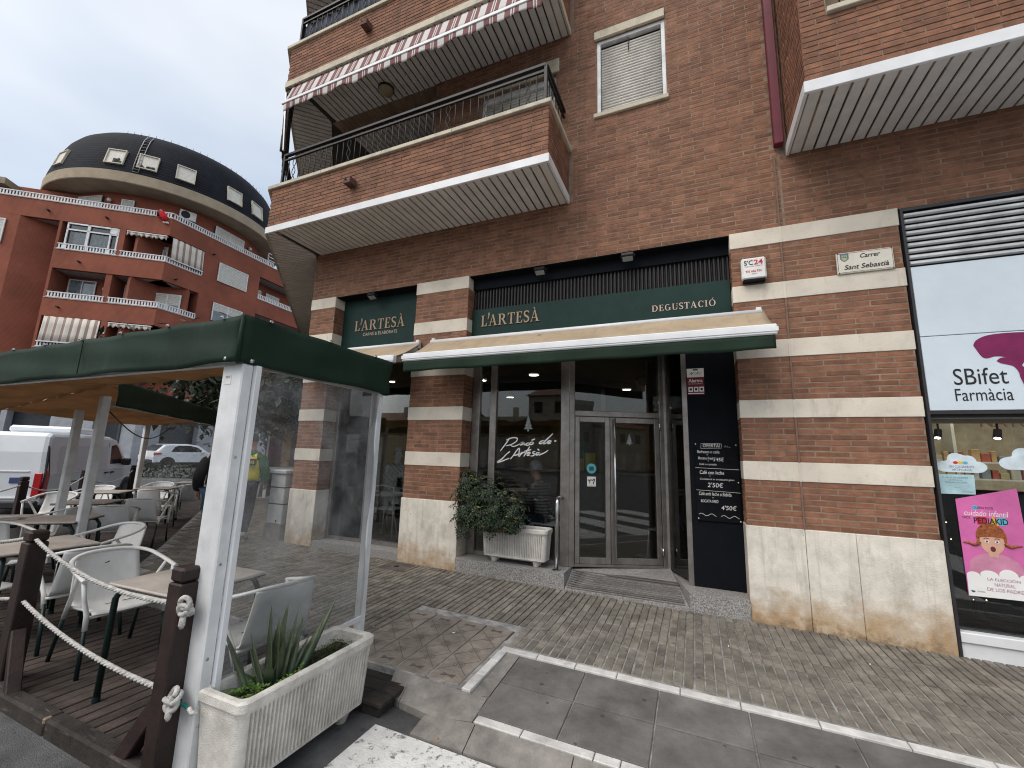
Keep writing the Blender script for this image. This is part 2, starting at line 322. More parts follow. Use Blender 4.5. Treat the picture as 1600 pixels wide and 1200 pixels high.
class MB:
    def __init__(s): s.v = []; s.f = []; s.sm = []
    def add(s, vs, fs, smooth=False):
        b = len(s.v); s.v += [tuple(v) for v in vs]; s.f += [tuple(b+i for i in f) for f in fs]; s.sm += [smooth]*len(fs); return s
    def box(s, x0, x1, y0, y1, z0, z1, c=0.0):
        if x1 < x0: x0, x1 = x1, x0
        if y1 < y0: y0, y1 = y1, y0
        if z1 < z0: z0, z1 = z1, z0
        return s.obox(((x0+x1)/2, (y0+y1)/2, (z0+z1)/2), ((x1-x0)/2, (y1-y0)/2, (z1-z0)/2), c=c)
    def obox(s, ce, h, ax=None, c=0.0):
        ce = Vector(ce); A = ax or (Vector((1, 0, 0)), Vector((0, 1, 0)), Vector((0, 0, 1)))
        P = lambda a, b, d: ce+A[0]*a+A[1]*b+A[2]*d
        hx, hy, hz = h
        if c <= 0:
            vs = [P(i*hx, j*hy, k*hz) for i in (-1, 1) for j in (-1, 1) for k in (-1, 1)]
            return s.add(vs, [(0, 1, 3, 2), (4, 6, 7, 5), (0, 4, 5, 1), (2, 3, 7, 6), (0, 2, 6, 4), (1, 5, 7, 3)])
        c = min(c, hx*.9, hy*.9, hz*.9)
        vs = []; ix = {}
        for i in (-1, 1):
            for j in (-1, 1):
                for k in (-1, 1):
                    for a in range(3):
                        ix[(i, j, k, a)] = len(vs)
                        d = [hx-c, hy-c, hz-c]; d[a] += c
                        vs.append(P(i*d[0], j*d[1], k*d[2]))
        fs = []
        for a, (b, d) in ((0, (1, 2)), (1, (2, 0)), (2, (0, 1))):
            for sg in (-1, 1):
                q = []
                for (m, n) in ((-1, -1), (1, -1), (1, 1), (-1, 1)):
                    t = [0, 0, 0]; t[a] = sg; t[b] = m; t[d] = n; q.append(ix[(*t, a)])
                fs.append(q if sg > 0 else q[::-1])
            for m in (-1, 1):
                for n in (-1, 1):     # edges along a
                    t0 = [0, 0, 0]; t0[a] = -1; t0[b] = m; t0[d] = n; t1 = list(t0); t1[a] = 1
                    q = [ix[(*t0, b)], ix[(*t1, b)], ix[(*t1, d)], ix[(*t0, d)]]
                    fs.append(q if m*n < 0 else q[::-1])
        for i in (-1, 1):
            for j in (-1, 1):
                for k in (-1, 1):
                    q = [ix[(i, j, k, 0)], ix[(i, j, k, 1)], ix[(i, j, k, 2)]]
                    fs.append(q if i*j*k > 0 else q[::-1])
        return s.add(vs, fs)
    def beam(s, a, b, w, h, upv=(0, 0, 1), c=0.0):
        a = Vector(a); b = Vector(b); d = b-a; L = d.length; x = d/L; y = Vector(upv).cross(x)
        if y.length < 1e-4: y = Vector((1, 0, 0)).cross(x)
        y.normalize(); z = x.cross(y)
        return s.obox((a+b)/2, (L/2, w/2, h/2), (x, y, z), c)
    def tube(s, pts, r, n=8, caps=True, flat=1.0):
        pts = [Vector(p) for p in pts]; rs = r if isinstance(r, (list, tuple)) else [r]*len(pts)
        vs = []; fs = []; prev = None
        for i, p in enumerate(pts):
            t = (pts[min(i+1, len(pts)-1)]-pts[max(i-1, 0)])
            if t.length < 1e-9: t = Vector((0, 0, 1))
            t.normalize()
            if prev is None:
                u = t.cross(Vector((0, 0, 1)))
                if u.length < 1e-3: u = t.cross(Vector((1, 0, 0)))
            else: u = prev-t*prev.dot(t)
            u.normalize(); prev = u; w = t.cross(u)
            for k in range(n):
                an = 2*PI*k/n; vs.append(p+u*math.cos(an)*rs[i]+w*math.sin(an)*rs[i]*flat)
        for i in range(len(pts)-1):
            for k in range(n):
                a = i*n+k; b = i*n+(k+1) % n; fs.append((a, b, b+n, a+n))
        s.add(vs, fs, True)
        if caps:
            m = len(s.v)-len(vs)
            s.f.append(tuple(m+k for k in range(n))[::-1]); s.sm.append(False)
            q = m+(len(pts)-1)*n; s.f.append(tuple(q+k for k in range(n))); s.sm.append(False)
        return s
    def lathe(s, prof, ce=(0, 0, 0), ax=(0, 0, 1), n=20):
        ce = Vector(ce); ax = Vector(ax).normalized(); u = ax.cross(Vector((0, 0, 1)))
        if u.length < 1e-3: u = Vector((1, 0, 0))
        u.normalize(); w = ax.cross(u); vs = []; fs = []
        rows = []; segs = []
        for i in range(len(prof)):
            if 0 < i < len(prof)-1:
                d1 = Vector((prof[i][0]-prof[i-1][0], prof[i][1]-prof[i-1][1])); d2 = Vector((prof[i+1][0]-prof[i][0], prof[i+1][1]-prof[i][1]))
                sharp = d1.length > 0 and d2.length > 0 and d1.angle(d2) > 0.6
            else: sharp = False
            rows.append(prof[i])
            if sharp: rows.append(prof[i]); segs.append(len(rows)-2)
        for (r, h) in rows:
            for k in range(n):
                an = 2*PI*k/n; vs.append(ce+ax*h+(u*math.cos(an)+w*math.sin(an))*max(r, 1e-4))
        for i in range(len(rows)-1):
            if i in segs: continue
            for k in range(n):
                a = i*n+k; b = i*n+(k+1) % n; fs.append((a, b, b+n, a+n))
        return s.add(vs, fs, True)
    def prism(s, poly, lo, hi, frame=None):
        """closed 2-D outline extruded from lo to hi along the frame's normal"""
        o, u, v, n = frame or (Vector((0, 0, 0)), Vector((1, 0, 0)), Vector((0, 1, 0)), Vector((0, 0, 1)))
        k = len(poly); vs = [o+u*a+v*b+n*lo for a, b in poly]+[o+u*a+v*b+n*hi for a, b in poly]
        fs = [tuple(range(k))[::-1], tuple(range(k, 2*k))]+[(i, (i+1) % k, (i+1) % k+k, i+k) for i in range(k)]
        return s.add(vs, fs)
    def quad(s, *p): return s.add(p, [tuple(range(len(p)))])
    def grid(s, fn, nu, nv, smooth=True, thick=None):
        vs = [fn(i/nu, j/nv) for j in range(nv+1) for i in range(nu+1)]
        fs = [(j*(nu+1)+i, j*(nu+1)+i+1, (j+1)*(nu+1)+i+1, (j+1)*(nu+1)+i) for j in range(nv) for i in range(nu)]
        return s.add(vs, fs, smooth)
    def mesh(s, name, m, origin=None):
        me = bpy.data.meshes.new(name); me.from_pydata(s.v, [], s.f); me.materials.append(m)
        me.polygons.foreach_set('use_smooth', s.sm); me.update()
        return me
    def build(s, name, m, parent=None, kind=None, local=False, label=None, fix=True):
        """vertices are in world space (local=True: in the parent's space)"""
        me = s.mesh(name, m)
        if fix:
            bm = bmesh.new(); bm.from_mesh(me); bmesh.ops.recalc_face_normals(bm, faces=bm.faces); bm.to_mesh(me); bm.free()
        o = bpy.data.objects.new(name, me)
        wm = Matrix.Identity(4)
        if parent is not None:
            wm = W[parent]
            if not local: me.transform(wm.inverted())
        link(o, parent, wm)
        if kind: o['kind'] = kind
        if label: o['label'] = label
        return o

def solid(me_obj, t):
    md = me_obj.modifiers.new('thickness', 'SOLIDIFY'); md.thickness = t; md.offset = 0
    return me_obj

def copy_tree(src, loc, rz, label=None, group=None):
    c = src.copy(); COL.objects.link(c); c.location = loc; c.rotation_euler = (0, 0, rz)
    W[c] = Matrix.Translation(loc) @ Matrix.Rotation(rz, 4, 'Z')
    if label: c['label'] = label
    if group: c['group'] = group
    def rec(a, b):
        for ch in a.children:
            d = ch.copy(); COL.objects.link(d); d.parent = b; rec(ch, d)
    rec(src, c)
    return c

def frame(o, u, n):
    u = Vector(u).normalized(); n = Vector(n).normalized(); v = n.cross(u)
    return (Vector(o), u, v, n)
FAC = frame((0, 0, 0), (1, 0, 0), (0, -1, 0))          # the street front: u = +X, v = +Z
def fac(y): return frame((0, y, 0), (1, 0, 0), (0, -1, 0))

_txt = {}
def text_mesh(s, off=0.0, shear=0.0, space=1.0):
    k = (s, off, shear, space)
    if k in _txt: return _txt[k]
    cu = bpy.data.curves.new('lettering', 'FONT'); cu.body = s; cu.size = 1; cu.offset = off; cu.shear = shear; cu.space_character = space; cu.resolution_u = 4
    o = bpy.data.objects.new('lettering', cu); COL.objects.link(o)
    bpy.context.view_layer.update()
    me = bpy.data.meshes.new_from_object(o.evaluated_get(bpy.context.evaluated_depsgraph_get()))
    vs = [v.co.copy() for v in me.vertices]; fs = [tuple(p.vertices) for p in me.polygons]
    COL.objects.unlink(o); bpy.data.objects.remove(o); bpy.data.curves.remove(cu); bpy.data.meshes.remove(me)
    x0 = min(v.x for v in vs); x1 = max(v.x for v in vs); y0 = min(v.y for v in vs); y1 = max(v.y for v in vs)
    r = ([((v.x-x0)/(x1-x0), (v.y-y0)/(y1-y0)) for v in vs], fs)
    _txt[k] = r
    return r
def text(mb, s, fr, a0, b0, w, h, lift=0.002, off=0.0, shear=0.0, space=1.0, rot=0.0):
    """print s so that its ink fills the rectangle a0,b0 .. +w,+h of a frame"""
    vs, fs = text_mesh(s, off, shear, space); o, u, v, n = fr
    cr_, sr = math.cos(rot), math.sin(rot)
    P = []
    for a, b in vs:
        x, y = a*w, b*h
        P.append(o+u*(a0+x*cr_-y*sr)+v*(b0+x*sr+y*cr_)+n*lift)
    # orient the faces to the frame's normal
    mb.add(P, fs)
def stroke(mb, pts, w, fr, lift=0.002, taper=False):
    """a flat pen stroke through frame points"""
    o, u, v, n = fr; k = len(pts); vs = []; fs = []
    for i, (a, b) in enumerate(pts):
        p0 = pts[max(i-1, 0)]; p1 = pts[min(i+1, k-1)]
        dx, dy = p1[0]-p0[0], p1[1]-p0[1]; L = math.hypot(dx, dy) or 1
        nx, ny = -dy/L*w/2, dx/L*w/2
        if taper:
            q = 0.45+0.55*math.sin(PI*(0.1+0.8*i/max(1, k-1))); nx *= q; ny *= q
        vs += [o+u*(a+nx)+v*(b+ny)+n*lift, o+u*(a-nx)+v*(b-ny)+n*lift]
    for i in range(k-1): fs.append((2*i, 2*i+1, 2*i+3, 2*i+2))
    mb.add(vs, fs)
def spline(pts, m=6):
    out = []
    for i in range(len(pts)-1):
        p0 = pts[max(i-1, 0)]; p1 = pts[i]; p2 = pts[i+1]; p3 = pts[min(i+2, len(pts)-1)]
        for j in range(m):
            t = j/m
            out.append(tuple(0.5*((2*b)+(-a+c)*t+(2*a-5*b+4*c-d)*t*t+(-a+3*b-3*c+d)*t**3) for a, b, c, d in zip(p0, p1, p2, p3)))
    out.append(tuple(pts[-1])); return out

# ---- pieces: thousands of bricks, pavers and boards; the 300 that show largest become objects
def in_view(p):
    d = Vector(p)-CAMP; z = d.dot(fw)
    if z < 0.2: return False
    x = d.dot(rr)/z; y = d.dot(uu)/z
    return abs(x) < 1.24 and abs(y) < 0.94
class Pieces:
    def __init__(s, name, m, depth, chamfer): s.n = name; s.m = m; s.d = depth; s.c = chamfer; s.L = []
    def add(s, parent, fr, a0, a1, b0, b1, lift=0.0):
        o, u, v, n = fr; ce = o+u*((a0+a1)/2)+v*((b0+b1)/2)+n*lift
        dv = ce-CAMP; r = dv.length
        sc = (a1-a0)*(b1-b0)*max(0.0, -dv.dot(n)/r)/(r*r) if in_view(ce) else 0
        s.L.append((sc, parent, fr, a0, a1, b0, b1, lift))
    @staticmethod
    def shape(mb, ce, u, v, n, ha, hb, d, c):
        """block with a chamfered face: front at ce, depth d behind it"""
        vs = [ce+u*(i*(ha-c))+v*(j*(hb-c)) for i, j in ((-1, -1), (1, -1), (1, 1), (-1, 1))]
        vs += [ce+u*(i*ha)+v*(j*hb)-n*c for i, j in ((-1, -1), (1, -1), (1, 1), (-1, 1))]
        vs += [ce+u*(i*ha)+v*(j*hb)-n*d for i, j in ((-1, -1), (1, -1), (1, 1), (-1, 1))]
        fs = [(0, 1, 2, 3)]
        for k in range(4):
            m = (k+1) % 4; fs += [(k, k+4, m+4, m), (k+4, k+8, m+8, m+4)]
        mb.add(vs, fs)
    def flush(s, limit=300):
        s.L.sort(key=lambda t: -t[0]); share = {}; rest = {}
        for i, (sc, parent, fr, a0, a1, b0, b1, lift) in enumerate(s.L):
            o, u, v, n = fr; ce = o+u*((a0+a1)/2)+v*((b0+b1)/2)+n*lift; ha, hb = (a1-a0)/2, (b1-b0)/2
            if i < limit and sc > 0:
                key = (round(ha, 4), round(hb, 4))
                if key not in share:
                    mb = MB(); Pieces.shape(mb, Vector((0, 0, 0)), Vector((1, 0, 0)), Vector((0, 1, 0)), Vector((0, 0, 1)), ha, hb, s.d, s.c)
                    share[key] = mb.mesh(s.n, s.m)
                ob = bpy.data.objects.new(s.n, share[key])
                wm = Matrix(((u.x, v.x, n.x, ce.x), (u.y, v.y, n.y, ce.y), (u.z, v.z, n.z, ce.z), (0, 0, 0, 1)))
                link(ob, parent, wm)
            else:
                mb = rest.setdefault(parent, MB()); Pieces.shape(mb, ce, u, v, n, ha, hb, s.d, s.c)
        for parent, mb in rest.items():
            mb.build(s.n, s.m, parent, kind='stuff', fix=False)
def cut(a0, a1, holes):
    iv = [(a0, a1)]
    for h0, h1 in holes:
        nv = []
        for x, y in iv:
            if h1 <= x or h0 >= y: nv.append((x, y)); continue
            if x < h0: nv.append((x, h0))
            if h1 < y: nv.append((h1, y))
        iv = nv
    return iv
BRICK = Pieces('brick', M_brick, 0.03, 0.003)
rb = random.Random(3)
def brick_field(parent, fr, a0, a1, b0, b1, holes=(), pitch=0.0563, length=0.26, joint=0.0105, shift=0.0):
    n = max(1, round((b1-b0)/pitch)); ph = (b1-b0)/n
    for r in range(n):
        z0 = b0+r*ph+joint/2; z1 = b0+(r+1)*ph-joint/2; zc = (z0+z1)/2
        hs = [(h[0], h[1]) for h in holes if h[2] < zc < h[3]]
        st = shift+(length/2 if r % 2 else 0)+rb.uniform(-0.012, 0.012)
        for x0, x1 in cut(a0, a1, hs):
            k = math.floor((x0-st)/length)
            while st+k*length < x1:
                p0 = max(x0+joint/2, st+k*length+joint/2); p1 = min(x1-joint/2, st+(k+1)*length-joint/2); k += 1
                if p1-p0 > 0.03:
                    BRICK.add(parent, fr, p0, p1, z0+rb.uniform(-.0012, .0012), z1+rb.uniform(-.0012, .0012), rb.uniform(-0.0035, -0.0005))
# ---------------------------------------------------------------- ground
def clampf(x, a, b): return max(a, min(b, x))
def P(x, y): return 0.10-0.012*clampf(x, -14, 6)+0.015*clampf(y, -8, 3)      # level of the pavement
def G(x, y): return 0.10-0.012*clampf(x, -4, 6)+0.011*clampf(x+4, -10, 0)+0.015*clampf(y, -8, 3)-0.13+0.31*clampf((-18-x)/12, 0, 1)
xs = [-400, -120, -60, -30, -18, -14, -9, -4, 0, 3, 6, 30, 120, 400]; ys = [-400, -120, -50, -20, -8, -4, -1, 3, 12, 40, 120, 400]
mb = MB()
for j in range(len(ys)-1):
    for i in range(len(xs)-1):
        mb.quad(*[(x, y, G(x, y)) for x, y in ((xs[i], ys[j]), (xs[i+1], ys[j]), (xs[i+1], ys[j+1]), (xs[i], ys[j+1]))])
mb.build('road', M_asphalt, kind='structure')

# pavement: a bed 1 cm below the paver faces, with a kerb side
out = [(9, -1.60), (9, 7.5), (-13.5, 7.5), (-13.0, 3.6), (-11.3, 2.2), (-7.2, -1.02), (-5.75, -2.22), (-2.3, -2.22), (-1.47, -2.22), (-1.47, -1.60)]
sidewalk = None
mb = MB()
def slab_poly(mb, poly, dz, depth):
    k = len(poly); mb.add([(x, y, P(x, y)+dz) for x, y in poly]+[(x, y, P(x, y)-depth) for x, y in poly],
                          [tuple(range(k))]+[(i, i+k, (i+1) % k+k, (i+1) % k) for i in range(k)])
for poly in ([(9, -1.60), (9, 7.5), (2, 7.5), (2, -1.60)], [(2, -1.60), (2, 7.5), (-1.47, 7.5), (-1.47, -1.60)],
             [(-1.47, -2.28), (-1.47, 7.5), (-2.6, 7.5), (-2.6, -2.28)], [(-2.6, -2.22), (-2.6, 7.5), (-5.75, 7.5), (-5.75, -2.22)],
             [(-5.75, -2.22), (-5.75, 7.5), (-7.2, 7.5), (-7.2, -1.02)], [(-7.2, -1.02), (-7.2, 7.5), (-11.3, 7.5), (-11.3, 2.2)]):
    slab_poly(mb, poly, -0.0055, 0.3)
sidewalk = mb.build('sidewalk', M_joint, kind='structure')
PAV = Pieces('paver', M_paver, 0.03, 0.0035)
rp = random.Random(5)
HF = lambda: frame((0, 0, 0), (1, 0, 0), (0, 0, 1))
def on_ground(x, y, lift=0.0): return frame((x, y, P(x, y)+lift), (1, 0, -0.012), (0.012, -0.015, 1))
def inside(x, y):
    if y < -2.2 or x > 5 or x < -12: return False
    if x > -1.47 and y < -1.57: return False
    if -2.56 < x < -1.47 and y < -1.27: return False
    if x < -5.7 and y < -2.2+(-5.7-x)*0.79: return False
    if x > 0.44 and y > -0.01: return False
    if -5.97 < x <= 0.44 and y > 0.04: return False
    return True
row, pw = 0.205, 0.068
y = -2.2
while y < 3.2:
    x = -11.5
    while x < 4.4:
        # tiles of three strips: a wider joint after each third
        for k in range(3):
            xa = x+k*pw; xc, yc = xa+pw/2, y+row/2
            if inside(xc, yc) and inside(xc, y+0.01):
                d = rp.uniform(-0.002, 0.002)
                PAV.add(sidewalk, on_ground(xc, yc, d), -pw/2+0.0055, pw/2-0.0055, -row/2+0.006, row/2-0.006)
        x += 3*pw+0.004
    y += row+0.003
PAV.flush(300)

# lowered crossing: concrete slabs between two white lines, falling to the road
vado = MB()
def VZ(x, y): return P(x, y)-0.05*clampf((-1.6-y)/0.85, 0, 1)
vs = [(-1.36, -1.60), (6, -1.60), (6, -2.46), (-1.36, -2.46)]
vado.add([(x, yy, VZ(x, yy)-0.012) for x, yy in vs]+[(x, yy, -0.3) for x, yy in vs], [(0, 1, 2, 3), (0, 4, 5, 1), (1, 5, 6, 2), (2, 6, 7, 3), (3, 7, 4, 0)])
vado = vado.build('crossing_ramp', M_joint, kind='structure')
def slab(x0, x1, y0, y1, name, m, parent, g=0.005, f=VZ, dz=0.0):
    mb = MB(); x0 += g; x1 -= g; y0 += g; y1 -= g; c = 0.004
    o = [(x0, y0), (x1, y0), (x1, y1), (x0, y1)]; i_ = [(x0+c, y0+c), (x1-c, y0+c), (x1-c, y1-c), (x0+c, y1-c)]
    v = [(a, b, f(a, b)+dz) for a, b in i_]+[(a, b, f(a, b)+dz-c) for a, b in o]+[(a, b, f(a, b)+dz-0.05) for a, b in o]
    fs = [(0, 1, 2, 3)]
    for k in range(4):
        m2 = (k+1) % 4; fs += [(k, k+4, m2+4, m2), (k+4, k+8, m2+8, m2+4)]
    mb.add(v, fs)
    return mb.build(name, m, parent)
xj = [-1.30, -0.78, -0.28, 0.25, 0.78, 1.31, 1.84, 2.37, 2.9, 3.43]
for i in range(len(xj)-1):
    slab(xj[i], xj[i+1], -2.04, -1.68, 'slab', M_slab, vado); slab(xj[i], xj[i+1], -2.40, -2.04, 'slab', M_slab, vado)
rs = random.Random(2)
x = -1.47
while x < 3.4:
    L = rs.choice((0.3, 0.36, 0.42, 0.12)); slab(x, x+L, -1.672, -1.602, 'border_stone', M_border, vado, g=0.003, dz=0.004); x += L
x = -1.28
while x < 3.4:
    L = rs.choice((0.3, 0.36, 0.42, 0.14)); slab(x, x+L, -2.472, -2.404, 'border_stone', M_border, vado, g=0.003, dz=0.004); x += L
yy = -1.68
for L in (0.17, 0.22, 0.21): slab(-1.475, -1.405, yy-L, yy, 'border_stone', M_border, vado, g=0.003, f=P, dz=0.004); yy -= L
# sloping kerb pieces beside and before the slabs
def kerb_piece(poly, name='kerb_stone'):
    k = len(poly); mb = MB()
    mb.add([(a, b, c) for a, b, c in poly]+[(a, b, -0.3) for a, b, c in poly], [tuple(range(k))]+[(i, i+k, (i+1) % k+k, (i+1) % k) for i in range(k)])
    return mb.build(name, M_kerb, vado)
kerb_piece([(-1.40, -1.68, P(-1.4, -1.68)-.004), (-1.30, -1.68, VZ(-1.3, -1.68)), (-1.30, -2.22, VZ(-1.3, -2.22)), (-1.40, -2.28, P(-1.4, -2.28)-.02)])
cx, cy = -1.80, -2.10
arc = []
kerb_piece([(-1.86, -2.285, P(-1.86, -2.28)), (-1.41, -2.285, P(-1.4, -2.28)-.01), (-1.30, -2.24, VZ(-1.3, -2.24)+.004), (-1.285, -2.47, VZ(-1.28, -2.47)), (-1.55, -2.48, G(-1.6, -2.48)+.04), (-1.84, -2.44, G(-1.84, -2.44)+.04)])
kerb_piece([(-1.86, -2.285, P(-1.86, -2.28)), (-1.845, -2.44, G(-1.84, -2.44)+.04), (-1.98, -2.40, G(-2, -2.4)+.04), (-2.0, -2.285, P(-2, -2.28))])
xk = -1.62
for L in (0.36, 0.6, 0.6, 0.6, 0.6, 0.6, 0.6, 0.6, 0.6):
    x0, x1 = xk+.003, xk+L-.003; xk += L
    kerb_piece([(x0, -2.476, VZ(x0, -2.476)-.002 if x0 > -1.3 else G(x0, -2.48)+.035), (x0, -2.625, G(x0, -2.62)+0.012), (x1, -2.625, G(x1, -2.62)+0.012), (x1, -2.476, VZ(x1, -2.476)-.002 if x1 > -1.3 else G(x1, -2.48)+.035)])

# service covers: four long concrete lids scored with diamonds
cov = MB(); cov.add([(x, y, P(x, y)-0.011) for x, y in ((-2.56, -2.27), (-1.5, -2.27), (-1.5, -1.29), (-2.56, -1.29))]+[(x, y, -0.2) for x, y in ((-2.56, -2.27), (-1.5, -2.27), (-1.5, -1.29), (-2.56, -1.29))], [(0, 1, 2, 3)])
cover = thing('service_cover', 'four brown concrete cover lids scored with diamonds in the pavement beside the planter', 'cover', (-2.03, -1.78, P(-2.03, -1.78)))
cov.build('cover_bed', M_gap, cover)
M_score = mat('score_line', (0.115, 0.10, 0.085), rough=0.95)
for i in range(4):
    x0 = -2.555+i*0.2625; x1 = x0+0.2625
    lid = slab(x0, x1, -2.26, -1.295, 'lid', M_cover, cover, g=0.006, f=P, dz=0.0)
    mb = MB()
    xc = (x0+x1)/2; fr = on_ground(xc, -1.78, 0.0)
    for k in (-1, 0, 1):
        for sgn in (1, -1):
            a0, b0, a1, b1 = -0.115*sgn, -0.12+k*0.24, 0.115*sgn, 0.12+k*0.24
            stroke(mb, [(a0, b0), (a1, b1)], 0.006, fr, 0.0006+0.0004*(sgn > 0)+k*0.0001)
    for k in (-0.24, 0.0, 0.24):
        for rr_ in (0.022, 0.04):
            stroke(mb, [(math.cos(t*PI/8)*rr_, k+math.sin(t*PI/8)*rr_) for t in range(17)], 0.005, fr, 0.0015+k*0.0003)
    for k in (-0.40, 0.40):
        for q in (0.5, -0.5, 0.0):
            stroke(mb, [(-0.05, k-0.02*q*2), (0.05, k+0.02*q*2)], 0.009, fr, 0.0022+q*0.0004)
    mb.build('scoring', M_score, lid, fix=False)
mh = thing('manhole_cover', 'small square iron cover in the pavement at the foot of the middle brick pier', 'cover', (-3.62, -0.22, P(-3.6, -.2)))
fr = on_ground(-3.62, -0.22, 0.002)
mb = MB(); Pieces.shape(mb, fr[0], fr[1], fr[2], fr[3], 0.2, 0.17, 0.03, 0.004); mb.build('plate', M_iron if False else mat('rusty_iron', (0.10, 0.085, 0.075), rough=0.7, var=0.2, bump=0.5), mh)
mb = MB(); mb.lathe([(0.0, 0.0), (0.03, 0.0), (0.03, 0.006), (0, 0.006)], fr[0], fr[3], 10); mb.build('lifting_ring', M_iron, mh)

# worn zebra stripes on the road
def zebra(x0, x1, y0, y1, skew=0.0):
    mb = MB(); n = 5
    mb.add([(x0+skew, y1, G(x0, y1)+.006), (x1+skew, y1, G(x1, y1)+.006), (x1, y0, G(x1, y0)+.006), (x0, y0, G(x0, y0)+.006)], [(0, 1, 2, 3)])
    return mb.build('road_marking', M_zebra, kind='structure')
for k in range(6): zebra(-1.86+k*1.5, -1.00+k*1.5, -7.5, -2.64, 0.0)

# ---------------------------------------------------------------- the brick building
bld = thing('apartment_building', 'brown brick apartment building with pale stone bands, balconies and ground floor shops', 'building', (0, 0, 0))
WX0, WX1 = -5.95, 7.0
OPEN_T = 4.13
win = (-1.03, -0.14, 6.17, 7.33)
door_up = (-2.82, -1.61, 5.0, 7.05)
rec = (-9, -3.67, 4.95, 7.6)
w = MB(); T = 0.32; Y0 = 0.004
# front leaf cut round its openings
def leaf(mb, x0, x1, z0, z1, holes, y0=Y0, t=T):
    zs = sorted({z0, z1, *[h[2] for h in holes if z0 < h[2] < z1], *[h[3] for h in holes if z0 < h[3] < z1]})
    for a, b in zip(zs, zs[1:]):
        for p, q in cut(x0, x1, [(h[0], h[1]) for h in holes if h[2] < (a+b)/2 < h[3]]): mb.box(p, q, y0, y0+t, a, b)
holes = [win, door_up, rec]
leaf(w, WX0, WX1, OPEN_T, 12.2, holes)
# diagonal side walls, loggia back and the body behind
u45 = Vector((-0.7071, 0.7071, 0)); n45 = Vector((-0.7071, -0.7071, 0))
F45 = frame((-5.95, 0.01, 0), (0.7071, -0.7071, 0), n45)
w.prism([(-9, 0.0), (0, 0.0), (0, 4.95), (-9, 4.95)], -0.3, 0.0, F45)
w.box(-5.9, -3.67, 1.5, 1.7, 4.95, 7.6); w.box(-3.67+.003, -3.4, 0.33, 1.5, 4.95, 7.6)
w.box(-12, 7, 8.5, 8.9, 0, 12.2)
wall = w.build('facade_wall', M_mortar, bld)
brick_field(wall, fac(0), WX0, 0.985, OPEN_T, 12.1, [win, door_up, rec, (-6.2, -1.36, 4.95, 5.8), (-6.2, -1.36, 7.6, 8.4), (0.95, 3, 5.06, 13)])
brick_field(wall, fac(0), 0.995, 3.6, OPEN_T, 4.98, [], length=0.30, shift=0.07)
brick_field(wall, fac(1.5), -5.9, -3.67, 4.95, 7.6)

# piers with stone bands
tops = [4.14, 3.51, 2.88, 2.25, 1.622]; BH = 0.185; BASE = 0.988
def pier(x0, x1, depth, splits, ret=None):
    mb = MB(); mb.box(x0+.008, x1-.008, Y0, depth, 0.0, OPEN_T-0.002)
    p = mb.build('pier', M_mortar, bld)
    ed = [x0]+list(splits)+[x1]
    for i, (a, b) in enumerate(zip(ed, ed[1:])):
        zb = BASE
        for t in tops[::-1]:
            brick_field(p, fac(0), a+(0.004 if i else 0), b, zb, t-BH, shift=a, length=0.26 if i == 0 else 0.28); zb = t
        for t in tops:
            m2 = MB(); m2.box(a+(0.001 if i else 0), b-(0.001 if i < len(ed)-2 else 0), -0.006, min(depth, .12) if len(ed) > 2 and 0 else depth-.01, t-BH, t-.002 if t > 4 else t, c=0.003); m2.build('stone_band', M_stone, p)
    if ret is not None:      # the side face that shows: +X or -X
        sx = 1 if ret > 0 else -1; xx = x1 if ret > 0 else x0
        fr = frame((xx, 0, 0), (0, sx, 0), (sx, 0, 0)); zb = BASE
        lo, hi = (0.0, depth-.01) if sx > 0 else (-(depth-.01), 0.0)
        for t in tops[::-1]:
            brick_field(p, fr, lo, hi, zb, t-BH, shift=0.1); zb = t
    return p
p1 = pier(-5.95, -5.40, 0.30, [], 1)
m2 = MB(); m2.box(-5.958, -5.392, -0.012, 0.29, -0.1, BASE, c=0.004); m2.build('stone_base', M_base, p1)
p2 = pier(-3.775, -2.875, 0.30, [], 1)
m2 = MB(); m2.box(-3.783, -2.867, -0.012, 0.29, -0.1, BASE, c=0.004); m2.build('stone_base', M_base, p2)
p3 = pier(0.455, 1.945, 0.30, [0.945], -1)
for a, b in ((0.447, 0.943), (0.947, 1.338), (1.341, 1.953)):
    m2 = MB(); m2.box(a, b, -0.012, 0.29, -0.1, BASE, c=0.004); m2.build('stone_base', M_base, p3)
m2 = MB(); m2.box(0.937, 0.953, -0.0095, 0.005, 0.995, 4.97); 
m2.build('joint_filler', mat('joint_mastic', (0.20, 0.13, 0.10), rough=0.9), p3)
for t in tops:
    m2 = MB(); m2.box(0.934, 0.957, -0.011, 0.0, t-BH, t-.004); m2.build('joint_filler', M_stone, p3)
# opening heads
m2 = MB(); m2.box(-5.4, -3.775, 0.012, 0.3, OPEN_T-.01, OPEN_T+0.0); m2.box(-2.875, 0.455, 0.012, 0.3, OPEN_T-.01, OPEN_T); m2.build('lintel', M_black, bld)

